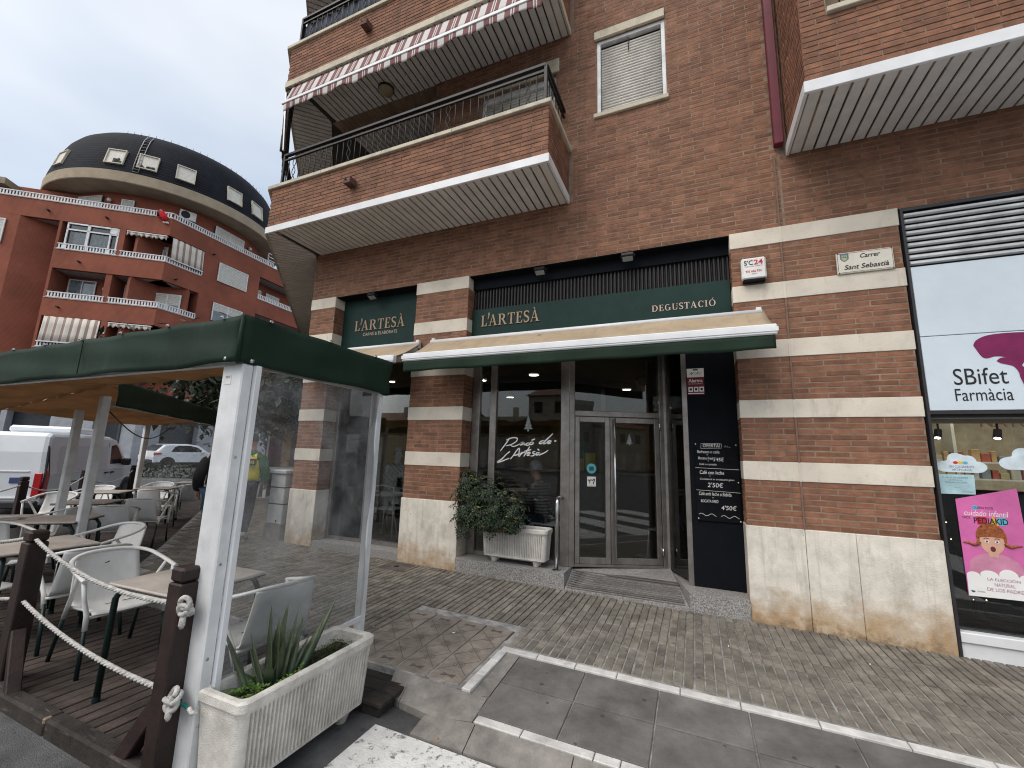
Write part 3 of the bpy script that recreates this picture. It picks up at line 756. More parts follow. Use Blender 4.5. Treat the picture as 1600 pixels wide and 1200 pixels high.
# flat window with a lowered shutter
x0, x1, z0, z1 = win
wp = MB(); wp.box(x0, x1, 0.10, 0.12, z0, z1); wn = wp.build('window', M_gap, bld)
m = MB(); m.box(x0+.0, x0+.05, .02, .09, z0, z1, c=.004); m.box(x1-.05, x1, .02, .09, z0, z1, c=.004); m.box(x0+.05, x1-.05, .02, .09, z1-.05, z1, c=.004); m.build('frame', M_frame, wn)
m = MB(); nS = 24
for k in range(nS):
    zb = z0+0.02+k*(z1-.12-z0)/nS; h = (z1-.12-z0)/nS
    m.tube([(x0+.055, .075, zb+h/2), (x1-.055, .075, zb+h/2)], h*0.5, 8)
m.build('shutter_slat', M_shut, wn, kind='stuff')
m = MB(); m.box(x0-.04, x1+.02, -0.035, 0.1, z0-.065, z0-.004, c=.006); m.build('sill', M_cope, wn)
m = MB(); m.box(x0-.03, x1+.0, -0.03, 0.1, z1+.004, z1+.13, c=.004); m.build('lintel', M_cope, wn)
m = MB(); m.tube([(x0+.42, .035, z1-.07), (x0+.425, .03, z1-.28)], .006, 5); m.build('strap', M_gap, wn)
# balcony door behind the first balcony
x0, x1, z0, z1 = door_up
wn = MB().box(x0, x1, 0.16, 0.18, z0, z1).build('balcony_door', M_gap, bld)
m = MB(); m.box(x0, x0+.06, .06, .15, z0, z1, c=.004); m.box(x1-.06, x1, .06, .15, z0, z1, c=.004); m.box(x0+.06, x1-.06, .06, .15, z1-.1, z1, c=.004); m.build('frame', M_maroon if False else M_frame, wn)
m = MB(); 
for k in range(40):
    zb = z0+k*(z1-.1-z0)/40; h = (z1-.1-z0)/40; m.tube([(x0+.06, .12, zb+h/2), (x1-.06, .12, zb+h/2)], h*0.5, 6)
m.build('shutter_slat', M_shut, wn, kind='stuff')
m = MB(); m.box(x0-.04, x1+.04, -.02, .14, z1+.003, z1+.22, c=.004); m.build('lintel', M_cope, wn)

# balconies of the corner
def pickets(mb, a, b, z0, z1, step=0.115, fancy=5, r=0.007, off=0):
    a = Vector(a); b = Vector(b); L = (b-a).length; n = int(L/step)
    for k in range(1, n):
        p = a+(b-a)*(k/n)
        if fancy and (k+off) % fancy == 2:
            d = (b-a).normalized()
            for s in (1, -1):
                pts = [p+Vector((0, 0, z0+(z1-z0)*t))+d*s*0.034*abs(math.sin(t*PI*3))*(1 if 0.04 < t < .96 else 0) for t in [i/18 for i in range(19)]]
                mb.tube(pts, 0.006, 5)
        else: mb.tube([p+Vector((0, 0, z0)), p+Vector((0, 0, z1))], r, 5)
PLK = []
def balcony(zs, x1, with_rail, screen=False, fas=True):
    """zs: soffit level; corner balcony from the right end x1 round the diagonal"""
    mb = MB(); yf = -0.88; xl = -6.085; zb = zs+0.10; zt = zs+0.745
    mb.box(xl+.02, x1-.008, yf+.008, yf+.14, zs+.012, zt-.01); mb.box(x1-.15, x1-.008, yf+.14, Y0, zs+.012, zt-.01)
    # diagonal return
    fd = frame((xl+.006, yf+.01, 0), (0.7071, -0.7071, 0), n45)
    mb.prism([(-8, zs+.012), (-0.01, zs+.012), (-0.01, zt-.01), (-8, zt-.01)], -0.14, -0.008, fd)
    mb.box(xl+.1, x1-.16, yf+.15, Y0+.3, zs+.06, zs+.2)
    mb.prism([(xl+.1, yf+.15), (-5.9, .33), (-5.9, 6), (-11.5, 5.3)], zs+.06, zs+.2)
    b = mb.build('balcony', M_mortar, bld)
    brick_field(b, fac(yf), xl, x1, zb, zt, length=0.27)
    brick_field(b, frame((x1, 0, 0), (0, 1, 0), (1, 0, 0)), yf, 0.0, zb, zt)
    brick_field(b, fd, -6.5, 0.0, zb, zt)
    # coping stones
    c = MB(); xx = xl-.03
    edges = [xl-.05, -5.0, -3.86, -2.72, x1+.035]
    for a0, a1 in zip(edges, edges[1:]):
        m = MB(); m.box(a0+.002, a1-.002, yf-.035, yf+.17, zt+.002, zt+.062, c=.006); m.build('coping', M_cope, b)
    m = MB(); m.box(x1-.17, x1+.035, yf+.172, -.004, zt+.002, zt+.062, c=.006); m.build('coping', M_cope, b)
    m = MB(); m.prism([(-7, zt+.002), (0.02, zt+.002), (0.02, zt+.062), (-7, zt+.062)], -.17, .03, frame((xl-.04, yf+.0, 0), (0.7071, -0.7071, 0), n45)); m.build('coping', M_cope, b)
    # fascia and soffit boards
    m = MB(); m.box(xl-.012, x1+.012, yf-.014, yf+.016, zs-.012, zb-.004, c=.004); m.box(x1-.018, x1+.012, yf+.018, -.004, zs-.012, zb-.004, c=.004)
    m.build('fascia', M_white if fas else M_cope, b)
    m = MB(); m.prism([(-8, zs-.012), (-.002, zs-.012), (-.002, zb-.004), (-8, zb-.004)], -.02, .012, frame((xl-.005, yf+.005, 0), (0.7071, -0.7071, 0), n45)); m.build('fascia', mat('grey_fascia', (0.40, 0.39, 0.35), rough=0.6), b)
    m = MB(); m.box(-6.0, x1-.02, yf+.02, .0, zs+.022, zs+.03); m.prism([(xl+.05, yf+.06), (-5.95, -.02), (-3.67, 0), (-3.67, 1.5), (-5.5, 1.5), (-5.9, 6), (-12.5, 5.6)], zs+.024, zs+.032); m.build('soffit_void', M_gap, b)
    pitch = 0.108; n = int((x1-.02-(xl+.05))/pitch); deep = 0.0
    key = {}
    for k in range(n):
        xa = x1-.02-(k+1)*pitch
        yb = -.004
        if zs > 6 and xa+pitch < -3.67: yb = 1.49
        ya = yf+.018
        if xa < -5.95: continue
        PLK.append((b, xa+.011, xa+pitch-.011, ya, yb, zs))
    # diagonal boards, square to the diagonal edge
    L = 9.0; k = 0; d2 = Vector((0.7071, 0.7071, 0)); o = Vector((xl, yf, 0))
    for k in range(58):
        s0 = 0.01+k*pitch+.011; s1 = s0+pitch-.022; wdt = 0.70
        lo = 0.02
        pts = [o+u45*s0+d2*lo, o+u45*s1+d2*lo, o+u45*s1+d2*min(wdt, .195+s1), o+u45*s0+d2*min(wdt, .195+s0)]
        m = MB(); m.prism([(p.x, p.y) for p in pts], zs, zs+.02); m.build('soffit_board', M_soffit, b)
    # corner infill board between the two directions
    m = MB(); m.prism([(xl+.03, yf+.02), (-5.945, yf+.02), (-5.945, yf+.13)], zs+.001, zs+.02); m.build('soffit_board', M_soffit, b)
    if with_rail:
        r0 = Vector((xl+.12, yf+.07, 0)); r1 = Vector((x1-.07, yf+.07, 0)); r2 = Vector((x1-.07, -.03, 0)); zc = zt+.064; zr = zs+1.375
        m = MB()
        for z in (zr, zr-.085):
            m.beam(r0+Vector((0, 0, z)), r1+Vector((0, 0, z)), .05 if z == zr else .03, .035 if z == zr else .025); m.beam(r1+Vector((0, 0, z)), r2+Vector((0, 0, z)), .05 if z == zr else .03, .035 if z == zr else .025)
            m.beam(r0+Vector((0, 0, z)), r0+Vector((-1.6, 1.6, z)), .05 if z == zr else .03, .035 if z == zr else .025)
        m.beam(r0+Vector((0, 0, zc+.05)), r1+Vector((0, 0, zc+.05)), .025, .015)
        for p in (r0, r1): m.box(p.x-.02, p.x+.02, p.y-.02, p.y+.02, zc, zr, c=.003)
        rail = m.build('railing', M_iron, b)
        m = MB(); pickets(m, r0, r1, zc, zr-.09); pickets(m, r1, r2, zc, zr-.09, fancy=4); pickets(m, r0, r0+Vector((-1.6, 1.6, 0)), zc, zr-.09, fancy=3); m.build('picket', M_iron, b, kind='stuff')
        if screen:
            m = MB()
            m.grid(lambda s, t: Vector((r0.x+(r1.x-r0.x)*s, r0.y+.03+.012*math.sin(s*150), zc+(zr-.1-zc)*t)), 200, 2)
            solid(m.build('screen_cloth', mat('navy_screen_cloth', (0.025, 0.035, 0.06), rough=0.8), b, fix=False), .004)
    for xs_ in (-4.35, ):
        m = MB(); m.box(xs_-.06, xs_+.06, yf-.13, yf-.003, zb+.27, zb+.31); m.box(xs_-.06, xs_-.04, yf-.13, yf-.003, zb+.31, zb+.36); m.box(xs_+.04, xs_+.06, yf-.13, yf-.003, zb+.31, zb+.36)
        m.build('water_spout', M_plank if False else mat('brown_spout', (0.11, 0.06, 0.045), rough=0.8), b)
    return b
bal1 = balcony(4.95, -1.41, True)
bal2 = balcony(7.60, -1.41, True, screen=True, fas=False)
bal3 = balcony(10.25, -1.41, False, fas=False)
# right-hand bay with its own soffit
def bay(zs):
    x0, yf = 1.07, -0.88; zb = zs+.11; zt = zs+.75
    mb = MB(); mb.box(x0+.008, 6.5, yf+.008, yf+.14, zs+.012, zt); mb.box(x0+.008, x0+.15, yf+.14, Y0, zs+.012, zs+2.6); mb.box(x0+.008, x0+.22, yf+.008, yf+.14, zt, zs+2.6)
    mb.box(x0+.22, 6.5, yf+.75, yf+.85, zt, zs+2.6)
    b = mb.build('bay', M_mortar, bld)
    brick_field(b, fac(yf), x0, 4.2, zb, zt, length=0.30); brick_field(b, fac(yf), x0, 1.285, zt, zs+2.6)
    brick_field(b, frame((x0, 0, 0), (0, -1, 0), (-1, 0, 0)), 0.0, -yf, zb, zs+2.6)
    m = MB(); m.box(1.285, 2.2, yf-.035, yf+.17, zt+.002, zt+.062, c=.006); m.build('coping', M_cope, b)
    m = MB(); m.box(2.204, 4.2, yf-.035, yf+.17, zt+.002, zt+.062, c=.006); m.build('coping', M_cope, b)
    m = MB(); m.box(x0-.012, 6.5, yf-.014, yf+.016, zs-.012, zb-.004, c=.004); m.box(x0-.012, x0+.018, yf+.018, -.004, zs-.012, zb-.004, c=.004); m.build('fascia', M_white, b)
    m = MB(); m.box(x0+.02, 6.5, yf+.02, .0, zs+.022, zs+.03); m.build('soffit_void', M_gap, b)
    for k in range(34):
        xa = x0+.022+k*.112; PLK.append((b, xa+.010, xa+.112-.010, yf+.018, -.004, zs))
    m = MB(); r0 = Vector((1.3, yf+.07, 0)); r1 = Vector((4.2, yf+.07, 0))
    for z in (zs+1.375, zs+1.29): m.beam(r0+Vector((0, 0, z)), r1+Vector((0, 0, z)), .04, .03)
    pickets(m, r0, r1, zt+.064, zs+1.29, fancy=2); m.build('railing', M_iron, b)
    return b
bayR = bay(4.97)
share = {}
for (b, xa, xb, ya, yb, zs) in PLK:
    key = (round(xb-xa, 4), round(yb-ya, 4))
    if key not in share:
        m = MB(); hx, hy = (xb-xa)/2, (yb-ya)/2
        m.box(-hx, hx, -hy, hy, 0, .02, c=.003); share[key] = m.mesh('soffit_board', M_soffit)
    o = bpy.data.objects.new('soffit_board', share[key]); link(o, b, Matrix.Translation(((xa+xb)/2, (ya+yb)/2, zs)))
BRICK.flush(300)
# downpipe, loggia furniture, ceiling lamp
m = MB(); m.box(0.945, 1.035, -.10, -.012, 5.075, 12.2, c=.006); m.build('downpipe', M_maroon, bld)
t = thing('ceiling_lamp', 'round glass lamp under the slatted ceiling of the first balcony', 'lamp', (-4.5, -.25, 7.6))
m = MB(); m.lathe([(0, 0), (.13, 0), (.13, -.03), (0.12, -.03)], (-4.5, -.25, 7.597), n=18); m.build('mount', M_iron, t)
m = MB(); m.lathe([(.12, -.03), (.115, -.07), (.08, -.1), (.0, -.11)], (-4.5, -.25, 7.597), n=18); m.build('lamp_shade', mat('amber_glass', (.35, .3, .2), rough=.3), t)
for i, (cx_, cz) in enumerate(((-5.0, 5.98), (-3.9, 6.02))):
    t = thing('wall_shelf', ('pale folded table standing left behind the balcony railing', 'pale folded table standing right behind the balcony railing')[i], 'table', (cx_, .6, 5.15))
    m = MB(); m.beam((cx_-.3, .55, cz), (cx_+.3, .55, cz+.05), .4, .04, c=.01); m.build('tabletop', M_cope, t); m = MB(); m.beam((cx_, .6, 5.15), (cx_, .6, cz), .06, .06, (1, 0, 0)); m.build('leg', M_frame, t)

# rolled-out striped awning under the second balcony
M_strp = stripes('striped_awning_cloth', (0.56, 0.55, 0.53), (0.19, 0.09, 0.09), (1, 0, 0), 0.30, 0.34)
aw = thing('striped_awning', 'maroon and white striped awning half unrolled under the second balcony', 'awning', (-3.7, -.9, 7.1))
m = MB(); m.grid(lambda s, t_: Vector((-5.95+4.45*s, -.86-.10*t_, 7.56-.34*t_+.0*s)), 20, 4); solid(m.build('cloth', M_strp, aw, fix=False), .004)
m = MB(); m.beam((-6.0, -.965, 7.19), (-1.48, -.965, 7.19), .035, .05, c=.006); m.build('front_bar', M_white, aw)
m = MB(); m.grid(lambda s, t_: Vector((-5.95+4.45*s, -.967+.012*math.sin(s*40)*t_, 7.165-(.12+.02*math.cos(s*2*PI*9))*t_)), 140, 3); solid(m.build('valance', M_strp, aw, fix=False), .003)
sa = thing('side_awning', 'dark folded side awning hanging at the left corner of the balcony', 'awning', (-6.1, -.8, 6.3))
m = MB(); m.grid(lambda s, t_: Vector((-6.02-.35*s+.03*math.sin(s*30+t_*3), -.86+.35*s+.03*math.cos(s*26), 7.58-1.15*t_-.15*s*t_)), 24, 12); solid(m.build('cloth', mat('dark_striped_fold', (.075, .06, .06), rough=.9, var=.4, scale=14), sa, fix=False), .01)
m = MB(); m.beam((-6.02, -.9, 7.45), (-5.9, -.9, 6.35), .03, .03, (1, 0, 0)); m.build('arm', M_steel, sa)
# ---------------------------------------------------------------- shop front (parts of the building)
# granite plinths and the door ramp
def block(poly, ztop, zbot, name, m, parent, c=0):
    k = len(poly); mb = MB()
    mb.add([(x, y, ztop(x, y)) for x, y in poly]+[(x, y, zbot) for x, y in poly], [tuple(range(k)), tuple(range(k, 2*k))[::-1]]+[(i, i+k, (i+1) % k+k, (i+1) % k) for i in range(k)])
    return mb.build(name, m, parent)
PZ = lambda x, y: 0.29
block([(-2.865, -.03), (-1.425, -.03), (-1.425, .32), (-2.865, .32)], lambda x, y: 0.30, -.1, 'plinth', M_granite, bld)
block([(-5.39, .0), (-3.785, .0), (-3.785, .32), (-5.39, .32)], lambda x, y: 0.25, -.1, 'plinth', M_granite, bld)
block([(-.10, -.03), (0.445, -.03), (0.445, .32), (-.05, .32), (-.33, .84)], lambda x, y: 0.275, -.1, 'plinth', M_granite, bld)
ramp = block([(-1.42, -.03), (-.105, -.03), (-.335, .84), (-1.42, .30)], lambda x, y: 0.135+clampf((y+.03)/.36, 0, 1)*0.15+.035*clampf((y-.3)/.5, 0, 1), -.1, 'ramp', M_granite, bld)
m = MB()
for k in range(9):
    yy = -.01+k*.036; zz = 0.135+clampf((yy+.03)/.36, 0, 1)*0.15
    m.beam((-1.40, yy, zz+.002), (-.14-(yy+.03)*.26, yy, zz+.002), .014, .008)
m.build('grip_rib', mat('dark_grip_strip', (.16, .15, .14), rough=.9), ramp, kind='stuff')

GY = .27
def post(mb, x0, x1, y0, y1, z0, z1): mb.box(x0, x1, y0, y1, z0, z1, c=.006)
ZT = 3.15
# main window
m = MB(); post(m, -2.865, -2.745, GY-.03, GY+.04, .30, ZT); post(m, -2.585, -2.49, GY-.03, GY+.04, .302, ZT); post(m, -1.565, -1.45, GY-.03, GY+.05, .30, ZT)
m.box(-2.745, -2.585, GY-.02, GY+.03, .302, .355); m.box(-2.49, -1.565, GY-.02, GY+.03, .302, .355)
sw = m.build('shop_window', M_alu, bld)
m = MB(); m.box(-2.745, -2.585, GY, GY+.008, .357, ZT); m.build('pane', M_glass, sw)
m = MB(); m.box(-2.49, -1.565, GY, GY+.008, .357, ZT); m.build('pane', M_glass, sw)
# left window
m = MB(); post(m, -5.385, -5.33, GY-.03, GY+.04, .25, ZT); post(m, -3.84, -3.785, GY-.03, GY+.04, .25, ZT); m.box(-5.33, -3.84, GY-.02, GY+.03, .252, .30); post(m, -4.70, -4.66, GY-.02, GY+.03, .302, ZT)
lw = m.build('shop_window', M_alu, bld)
m = MB(); m.box(-5.33, -4.70, GY, GY+.008, .302, ZT); m.build('pane', M_glass, lw)
m = MB(); m.box(-4.66, -3.84, GY, GY+.008, .302, ZT); m.build('pane', M_glass, lw)
# the door, set back at an angle
D0 = Vector((-1.47, .29, 0)); D1 = Vector((-.33, .83, 0)); dl = (D1-D0).length; du = (D1-D0)/dl
DF = frame(D0, du, (du.y, -du.x, 0))
def dbox(mb, a0, a1, z0, z1, t0, t1, c=.005):
    o, u, v, n = DF; mb.obox(o+u*((a0+a1)/2)+v*((z0+z1)/2)+n*((t0+t1)/2), ((a1-a0)/2, (z1-z0)/2, (t1-t0)/2), (u, v, n), c)
DZ0, DZ1 = .335, 2.13
m = MB(); dbox(m, .0, .07, .30, ZT, -.04, .04); dbox(m, dl-.09, dl, .30, ZT, -.04, .04); dbox(m, .07, dl-.09, DZ1+.004, DZ1+.075, -.04, .035); dbox(m, .07, dl-.09, .30, .332, -.03, .03)
door = m.build('entrance_door', M_alu, bld)
mid = .07+.455
for (a, b) in ((.075, mid), (mid+.006, dl-.095)):
    m = MB(); f = .062
    dbox(m, a, a+f, DZ0, DZ1, -.02, .03); dbox(m, b-f, b, DZ0, DZ1, -.02, .03); dbox(m, a+f, b-f, DZ0, DZ0+.075, -.02, .028); dbox(m, a+f, b-f, DZ1-.07, DZ1, -.02, .028)
    m.build('door_leaf', M_alu, door)
    m = MB(); dbox(m, a+f, b-f, DZ0+.075, DZ1-.07, 0, .008, 0); m.build('pane', M_glass, door)
m = MB(); dbox(m, .07, dl-.09, DZ1+.075, ZT, 0, .008, 0); m.build('pane', M_glass, door)
o, u, v, n = DF
m = MB(); a = mid+.05; m.tube([o+u*a+v*(DZ0+.0)+n*.075, o+u*a+v*(DZ1-.02)+n*.075], .014, 10)
for z in (DZ0+.08, 1.25, DZ1-.1): m.tube([o+u*a+v*z+n*.03, o+u*a+v*z+n*.075], .01, 6)
m.build('pull_bar', M_steel, door)
m = MB()
for z in (.45, 1.98):
    m = MB(); m.tube([o+u*(dl-.093)+v*z+n*.045, o+u*(dl-.093)+v*(z+.09)+n*.045], .013, 8); m.build('hinge', M_steel, door)
# return glass beside the black panel
R0 = Vector((-.325, .80, 0)); R1 = Vector((-.06, .30, 0)); rl = (R1-R0).length; ru = (R1-R0)/rl
RF = frame(R0, ru, (-abs(ru.y), -abs(ru.x), 0))
m = MB(); m.beam(R0+Vector((0, 0, .3)), R0+Vector((0, 0, ZT)), .05, .05, (1, 0, 0), c=.004); m.beam(R1+Vector((-.02, .0, .276)), R1+Vector((-.02, .0, ZT)), .05, .06, (1, 0, 0), c=.004)
sl = m.build('side_light', M_alu, bld)
m = MB(); m.beam(R0+Vector((0, 0, 1.72)), R1+Vector((0, 0, 1.72)), .008, 2.85); m.build('pane', M_glass, sl)
m = MB(); m.box(-.052, .452, .265, .33, .278, ZT); m.build('wall_panel', M_black, bld)
# ribbed grille over the sign, dark head over the left sign
m = MB(); m.box(-2.87, .452, .19, .21, 3.66, OPEN_T-.012); gr = m.build('grille', M_gap, bld)
m = MB(); x = -2.86
while x < .44: m.prism([(x, .0), (x+.012, .03), (x+.028, .03), (x+.04, 0)], 3.67, OPEN_T-.014, (Vector((0, .19, 0)), Vector((1, 0, 0)), Vector((0, -1, 0)), Vector((0, 0, 1)))); x += .0475
m.build('rib', M_louv, gr, kind='stuff')
m = MB(); m.box(-2.87, .452, .13, .2, 3.96, OPEN_T-.012); m.build('rail', M_black, gr)
# room shell over the sign so that no light leaks in
m = MB(); m.box(-5.9, .45, .34, .36, ZT+.01, OPEN_T); m.box(-5.9, 7, .36, 8.4, OPEN_T+.02, OPEN_T+.1); m.box(.46, .5, .33, 8.4, 0, OPEN_T); m.build('partition', M_dark, bld)

# ---------------------------------------------------------------- the café room
def room(nm, x0, x1, y0, y1, z0, z1, mf, mw, mc):
    m = MB(); m.box(x0, x1, y0, y1, z0-.05, z0); m.build(nm+'_floor', mf, kind='structure')
    m = MB(); m.box(x0, x1, y0, y1, z1, z1+.03); m.build(nm+'_ceiling', mc, kind='structure')
    m = MB(); m.box(x0, x1, y1, y1+.05, z0, z1); m.box(x0-.05, x0, y0, y1, z0, z1); m.build(nm+'_wall', mw, kind='structure')
room('cafe', -5.98, .44, .36, 6.2, .24, 3.0, mat('brown_floor_tile', (.10, .085, .075), rough=.35, var=.15), mat('ochre_wall', (.24, .165, .085), rough=.8, var=.2, scale=1.5), mat('dark_ceiling', (.085, .08, .078), rough=.8))
m = MB(); m.box(-5.9, .4, 6.12, 6.19, .24, 1.35); m.build('wainscot', mat('dark_wood_panel', (.05, .03, .02), rough=.5), kind='structure')
M_lamp = emit('lit_downlight', (1, .9, .74), 16.0)
M_lamp2 = emit('lit_pharmacy_spot', (1, .95, .85), 9.0)
proto = None
def copies(spots, proto, group, labels):
    for i, p in enumerate(spots):
        if i == 0: proto.location = p; W[proto] = Matrix.Translation(p); proto['label'] = labels[0]; proto['group'] = group
        else: copy_tree(proto, p, 0, labels[i], group)
dlp = thing('downlight', 'x', 'light', (0, 0, 0), group='round lights in the cafe ceiling')
m = MB(); m.lathe([(.085, 0), (.1, -.012), (.085, -.02), (.08, -.005)], (0, 0, 0), n=18); m.build('rim', M_white, dlp, local=True)
m = MB(); m.lathe([(0, -.011), (.08, -.011)], (0, 0, 0), n=18); m.build('lens', M_lamp, dlp, local=True)
spots = [(-2.485, 1.69, 2.998), (-3.61, 1.94, 2.998), (-4.0, 4.18, 2.998), (-5.49, 1.64, 2.998), (-5.2, 4.4, 2.998), (-1.2, 3.6, 2.998), (-2.6, 5.4, 2.998)]
copies(spots, dlp, 'round lights in the cafe ceiling', ['round white ceiling light seen through the main window, nearest the top of the glass', 'round white ceiling light seen through the narrow pane beside the brick pier', 'round white ceiling light deep in the cafe seen through the main window', 'round white ceiling light behind the left window near its top', 'round white ceiling light deep behind the left window', 'round white ceiling light over the cafe floor behind the door', 'round white ceiling light over the middle of the cafe'])
# bar counter, picture, cafe furniture
t = thing('bar_counter', 'dark wooden bar counter at the back of the cafe', 'counter', (-2.2, 5.2, .24))
m = MB(); m.box(-4.2, -.4, 5.0, 5.5, .24, 1.25); m.build('front_panel', mat('counter_front', (.09, .05, .03), rough=.5), t); m = MB(); m.box(-4.25, -.35, 4.95, 5.55, 1.252, 1.30, c=.01); m.build('top', mat('counter_top', (.3, .28, .26), rough=.3), t)
for i, (px_, pz, c1) in enumerate(((-2.02, 1.75, (.05, .22, .12)), (-1.80, 1.58, (.55, .5, .04)), (-2.02, 1.48, (.55, .42, .05)))):
    m = MB(); m.box(px_-.09, px_+.09, 3.0, 3.012, pz-.12, pz+.12)
    tag(m.build('wall_poster', mat('poster_%d' % i if False else ('green_poster', 'yellow_poster', 'amber_poster')[i], c1, rough=.6), None), ('green poster on the column behind the left door leaf', 'yellow poster on the column behind the left door leaf, right of the others', 'amber poster on the column behind the left door leaf, below the green one')[i], 'poster')
t = thing('column', 'dull ochre column inside the cafe behind the door', 'column', (-1.9, 3.2, .24)); m = MB(); m.box(-2.2, -1.6, 3.02, 3.4, .24, 2.99); m.build('shaft', mat('column_paint', (.12, .11, .10)), t)
t = thing('wall_lamp', 'small lit wall lamp glowing behind the right door leaf', 'lamp', (-.15, 5.0, 1.55)); m = MB(); m.lathe([(.0, 0), (.1, .02), (.12, .07), (.0, .09)], (-.35, 4.4, 1.75), n=14); m.build('lamp_shade', emit('lit_shade', (1, .75, .45), 3.0), t); m = MB(); m.tube([(-.35, 4.4, 1.84), (-.35, 4.4, 2.99)], .008, 5); m.build('cord', M_iron, t)

# ---------------------------------------------------------------- signs
GLY = {}
def serif_text(mb, s, fr, a0, b0, w, h, th=0.012, sp=0.10):
    """high-contrast serif capitals drawn as thick and thin strokes"""
    THK, THN, SR = .17, .06, .05
    def glyph(ch):
        V = lambda x, y0=0, y1=1, t=THK: ('r', x, x+t, y0, y1)
        H = lambda x0, x1, y, t=THN: ('r', x0, x1, y, y+t)
        sf = lambda x0, x1, y: ('r', x0, x1, y, y+SR)
        if ch == 'L': return [V(.10), sf(0, .37, 0), sf(0, .37, 1-SR), H(.27, .62, 0), ('p', [(.62, 0), (.68, .30), (.63, .30), (.5, .055)])], .70
        if ch == "'": return [('p', [(.02, .62), (.10, .62), (.24, 1.02), (.17, 1.30), (.08, 1.15), (.12, .95)])], .20
        if ch in 'AÀ':
            g = [('p', [(.06, 0), (.13, 0), (.42, .93), (.38, 1.0)]), ('p', [(.36, 1.02), (.47, 1.02), (.82, 0), (.62, 0)]), H(.20, .64, .30), sf(-.02, .24, 0), sf(.53, .92, 0)]
            if ch == 'À': g.append(('p', [(.26, 1.25), (.36, 1.28), (.50, 1.08), (.45, 1.07)]))
            return g, .92
        if ch == 'R': return [V(.10), sf(0, .36, 0), sf(0, .2, 1-SR), ('a', .27, .74, .48, 1.0, -90, 90), H(.2, .50, 1-THN), H(.2, .50, .48), ('p', [(.40, .50), (.56, .50), (.90, .0), (.70, .0)]), sf(.66, .96, 0)], .94
        if ch == 'T': return [V(.30), H(.0, .76, 1-THN), sf(.18, .58, 0), ('p', [(0, 1), (0, .74), (.04, .74), (.10, .95)]), ('p', [(.76, 1), (.66, .95), (.72, .74), (.76, .74)])], .78
        if ch == 'E': return [V(.10), sf(0, .3, 0), sf(0, .3, 1-SR), H(.2, .62, 1-THN), H(.2, .52, .49), H(.2, .64, 0), ('p', [(.66, 0), (.70, .26), (.65, .26), (.55, .05)]), ('p', [(.64, 1), (.55, .95), (.60, .76), (.64, .76)]), ('r', .49, .53, .38, .64)], .72
        if ch == 'S': return [('s',)], .62
        if ch == 'D': return [V(.10), sf(0, .3, 0), sf(0, .3, 1-SR), ('a', .35, .90, 0, 1.0, -90, 90), H(.2, .6, 1-THN), H(.2, .6, 0)], .96
        if ch == 'G': return [('a', .04, .86, 0, 1.0, 50, 330), ('r', .66, .83, 0.06, .45), sf(.56, .92, .42)], .95
        if ch == 'U': return [V(.10, .25), sf(0, .36, 1-SR), ('a', .10, .78, 0, .56, 180, 360), ('r', .71, .77, .25, 1), sf(.6, .88, 1-SR)], .9
        if ch == 'C': return [('a', .04, .84, 0, 1.0, 45, 315), ('p', [(.70, .74), (.76, .62), (.78, .95), (.74, .95)])], .84
        if ch == 'I': return [V(.10), sf(0, .37, 0), sf(0, .37, 1-SR)], .40
        if ch in 'OÓ':
            g = [('a', .04, .94, 0, 1.0, 0, 360)]
            if ch == 'Ó': g.append(('p', [(.44, 1.07), (.50, 1.06), (.70, 1.26), (.60, 1.30)]))
            return g, 1.0
        return [], .4
    tot = sum((0.16 if ch == "'" else glyph(ch)[1])+sp for ch in s)-sp
    k = w/tot; x = 0.0; o, u, v, n = fr; cnt = 0
    for ch in s:
        g, adv = glyph(ch)
        if ch == "'": x -= .10
        for it in g:
            cnt += 1; lift = (cnt % 5)*0.0004
            Q = lambda a, b: (a0+(x+a)*k, b0+b*h)
            if it[0] == 'r': poly = [Q(it[1], it[3]), Q(it[2], it[3]), Q(it[2], it[4]), Q(it[1], it[4])]; mb.prism(poly, lift, th+lift, fr)
            elif it[0] == 'p': mb.prism([Q(a, b) for a, b in it[1]], lift, th+lift, fr)
            elif it[0] in 'as':
                if it[0] == 'a':
                    _, xa, xb, ya, yb, d0, d1 = it; cx_, cy_, rx, ry = (xa+xb)/2, (ya+yb)/2, (xb-xa)/2, (yb-ya)/2; st = 18
                    sh = 0.0
                    if d0 == -90: cx_, rx = xa, xb-xa
                    pts = []
                    for i in range(st+1):
                        an = R(d0+(d1-d0)*i/st); c_ = abs(math.cos(an)); wd_ = THN+(THK-THN)*c_**1.4
                        pts.append((cx_+(rx-wd_*.5)*math.cos(an), cy_+(ry-THN*.5)*math.sin(an), wd_))
                else:
                    base = [(.54, .80), (.50, .94), (.32, .975), (.12, .90), (.09, .72), (.22, .57), (.42, .45), (.53, .30), (.47, .10), (.28, .03), (.10, .08), (.05, .24)]
                    b2_ = spline(base, 3); pts = []
                    for i, (a, b) in enumerate(b2_):
                        d_ = abs(i/(len(b2_)-1)-.5)*2; pts.append((a, b, THN+(THK-THN)*(1-d_)**.8))
                vs = []
                for i, (a, b, wd_) in enumerate(pts):
                    p0 = pts[max(i-1, 0)]; p1 = pts[min(i+1, len(pts)-1)]; dx, dy = p1[0]-p0[0], p1[1]-p0[1]; L = math.hypot(dx, dy) or 1
                    nx, ny = -dy/L*wd_/2, dx/L*wd_/2
                    vs += [Q(a+nx, b+ny), Q(a-nx, b-ny)]
                for i in range(len(pts)-1):
                    mb.prism([vs[2*i], vs[2*i+1], vs[2*i+3], vs[2*i+2]], lift, th+lift+.0002*(i % 2), fr)
        x += (0.10 if ch == "'" else adv)+sp
M_letback = mat('letter_shadow_edge', (.03, .03, .03))
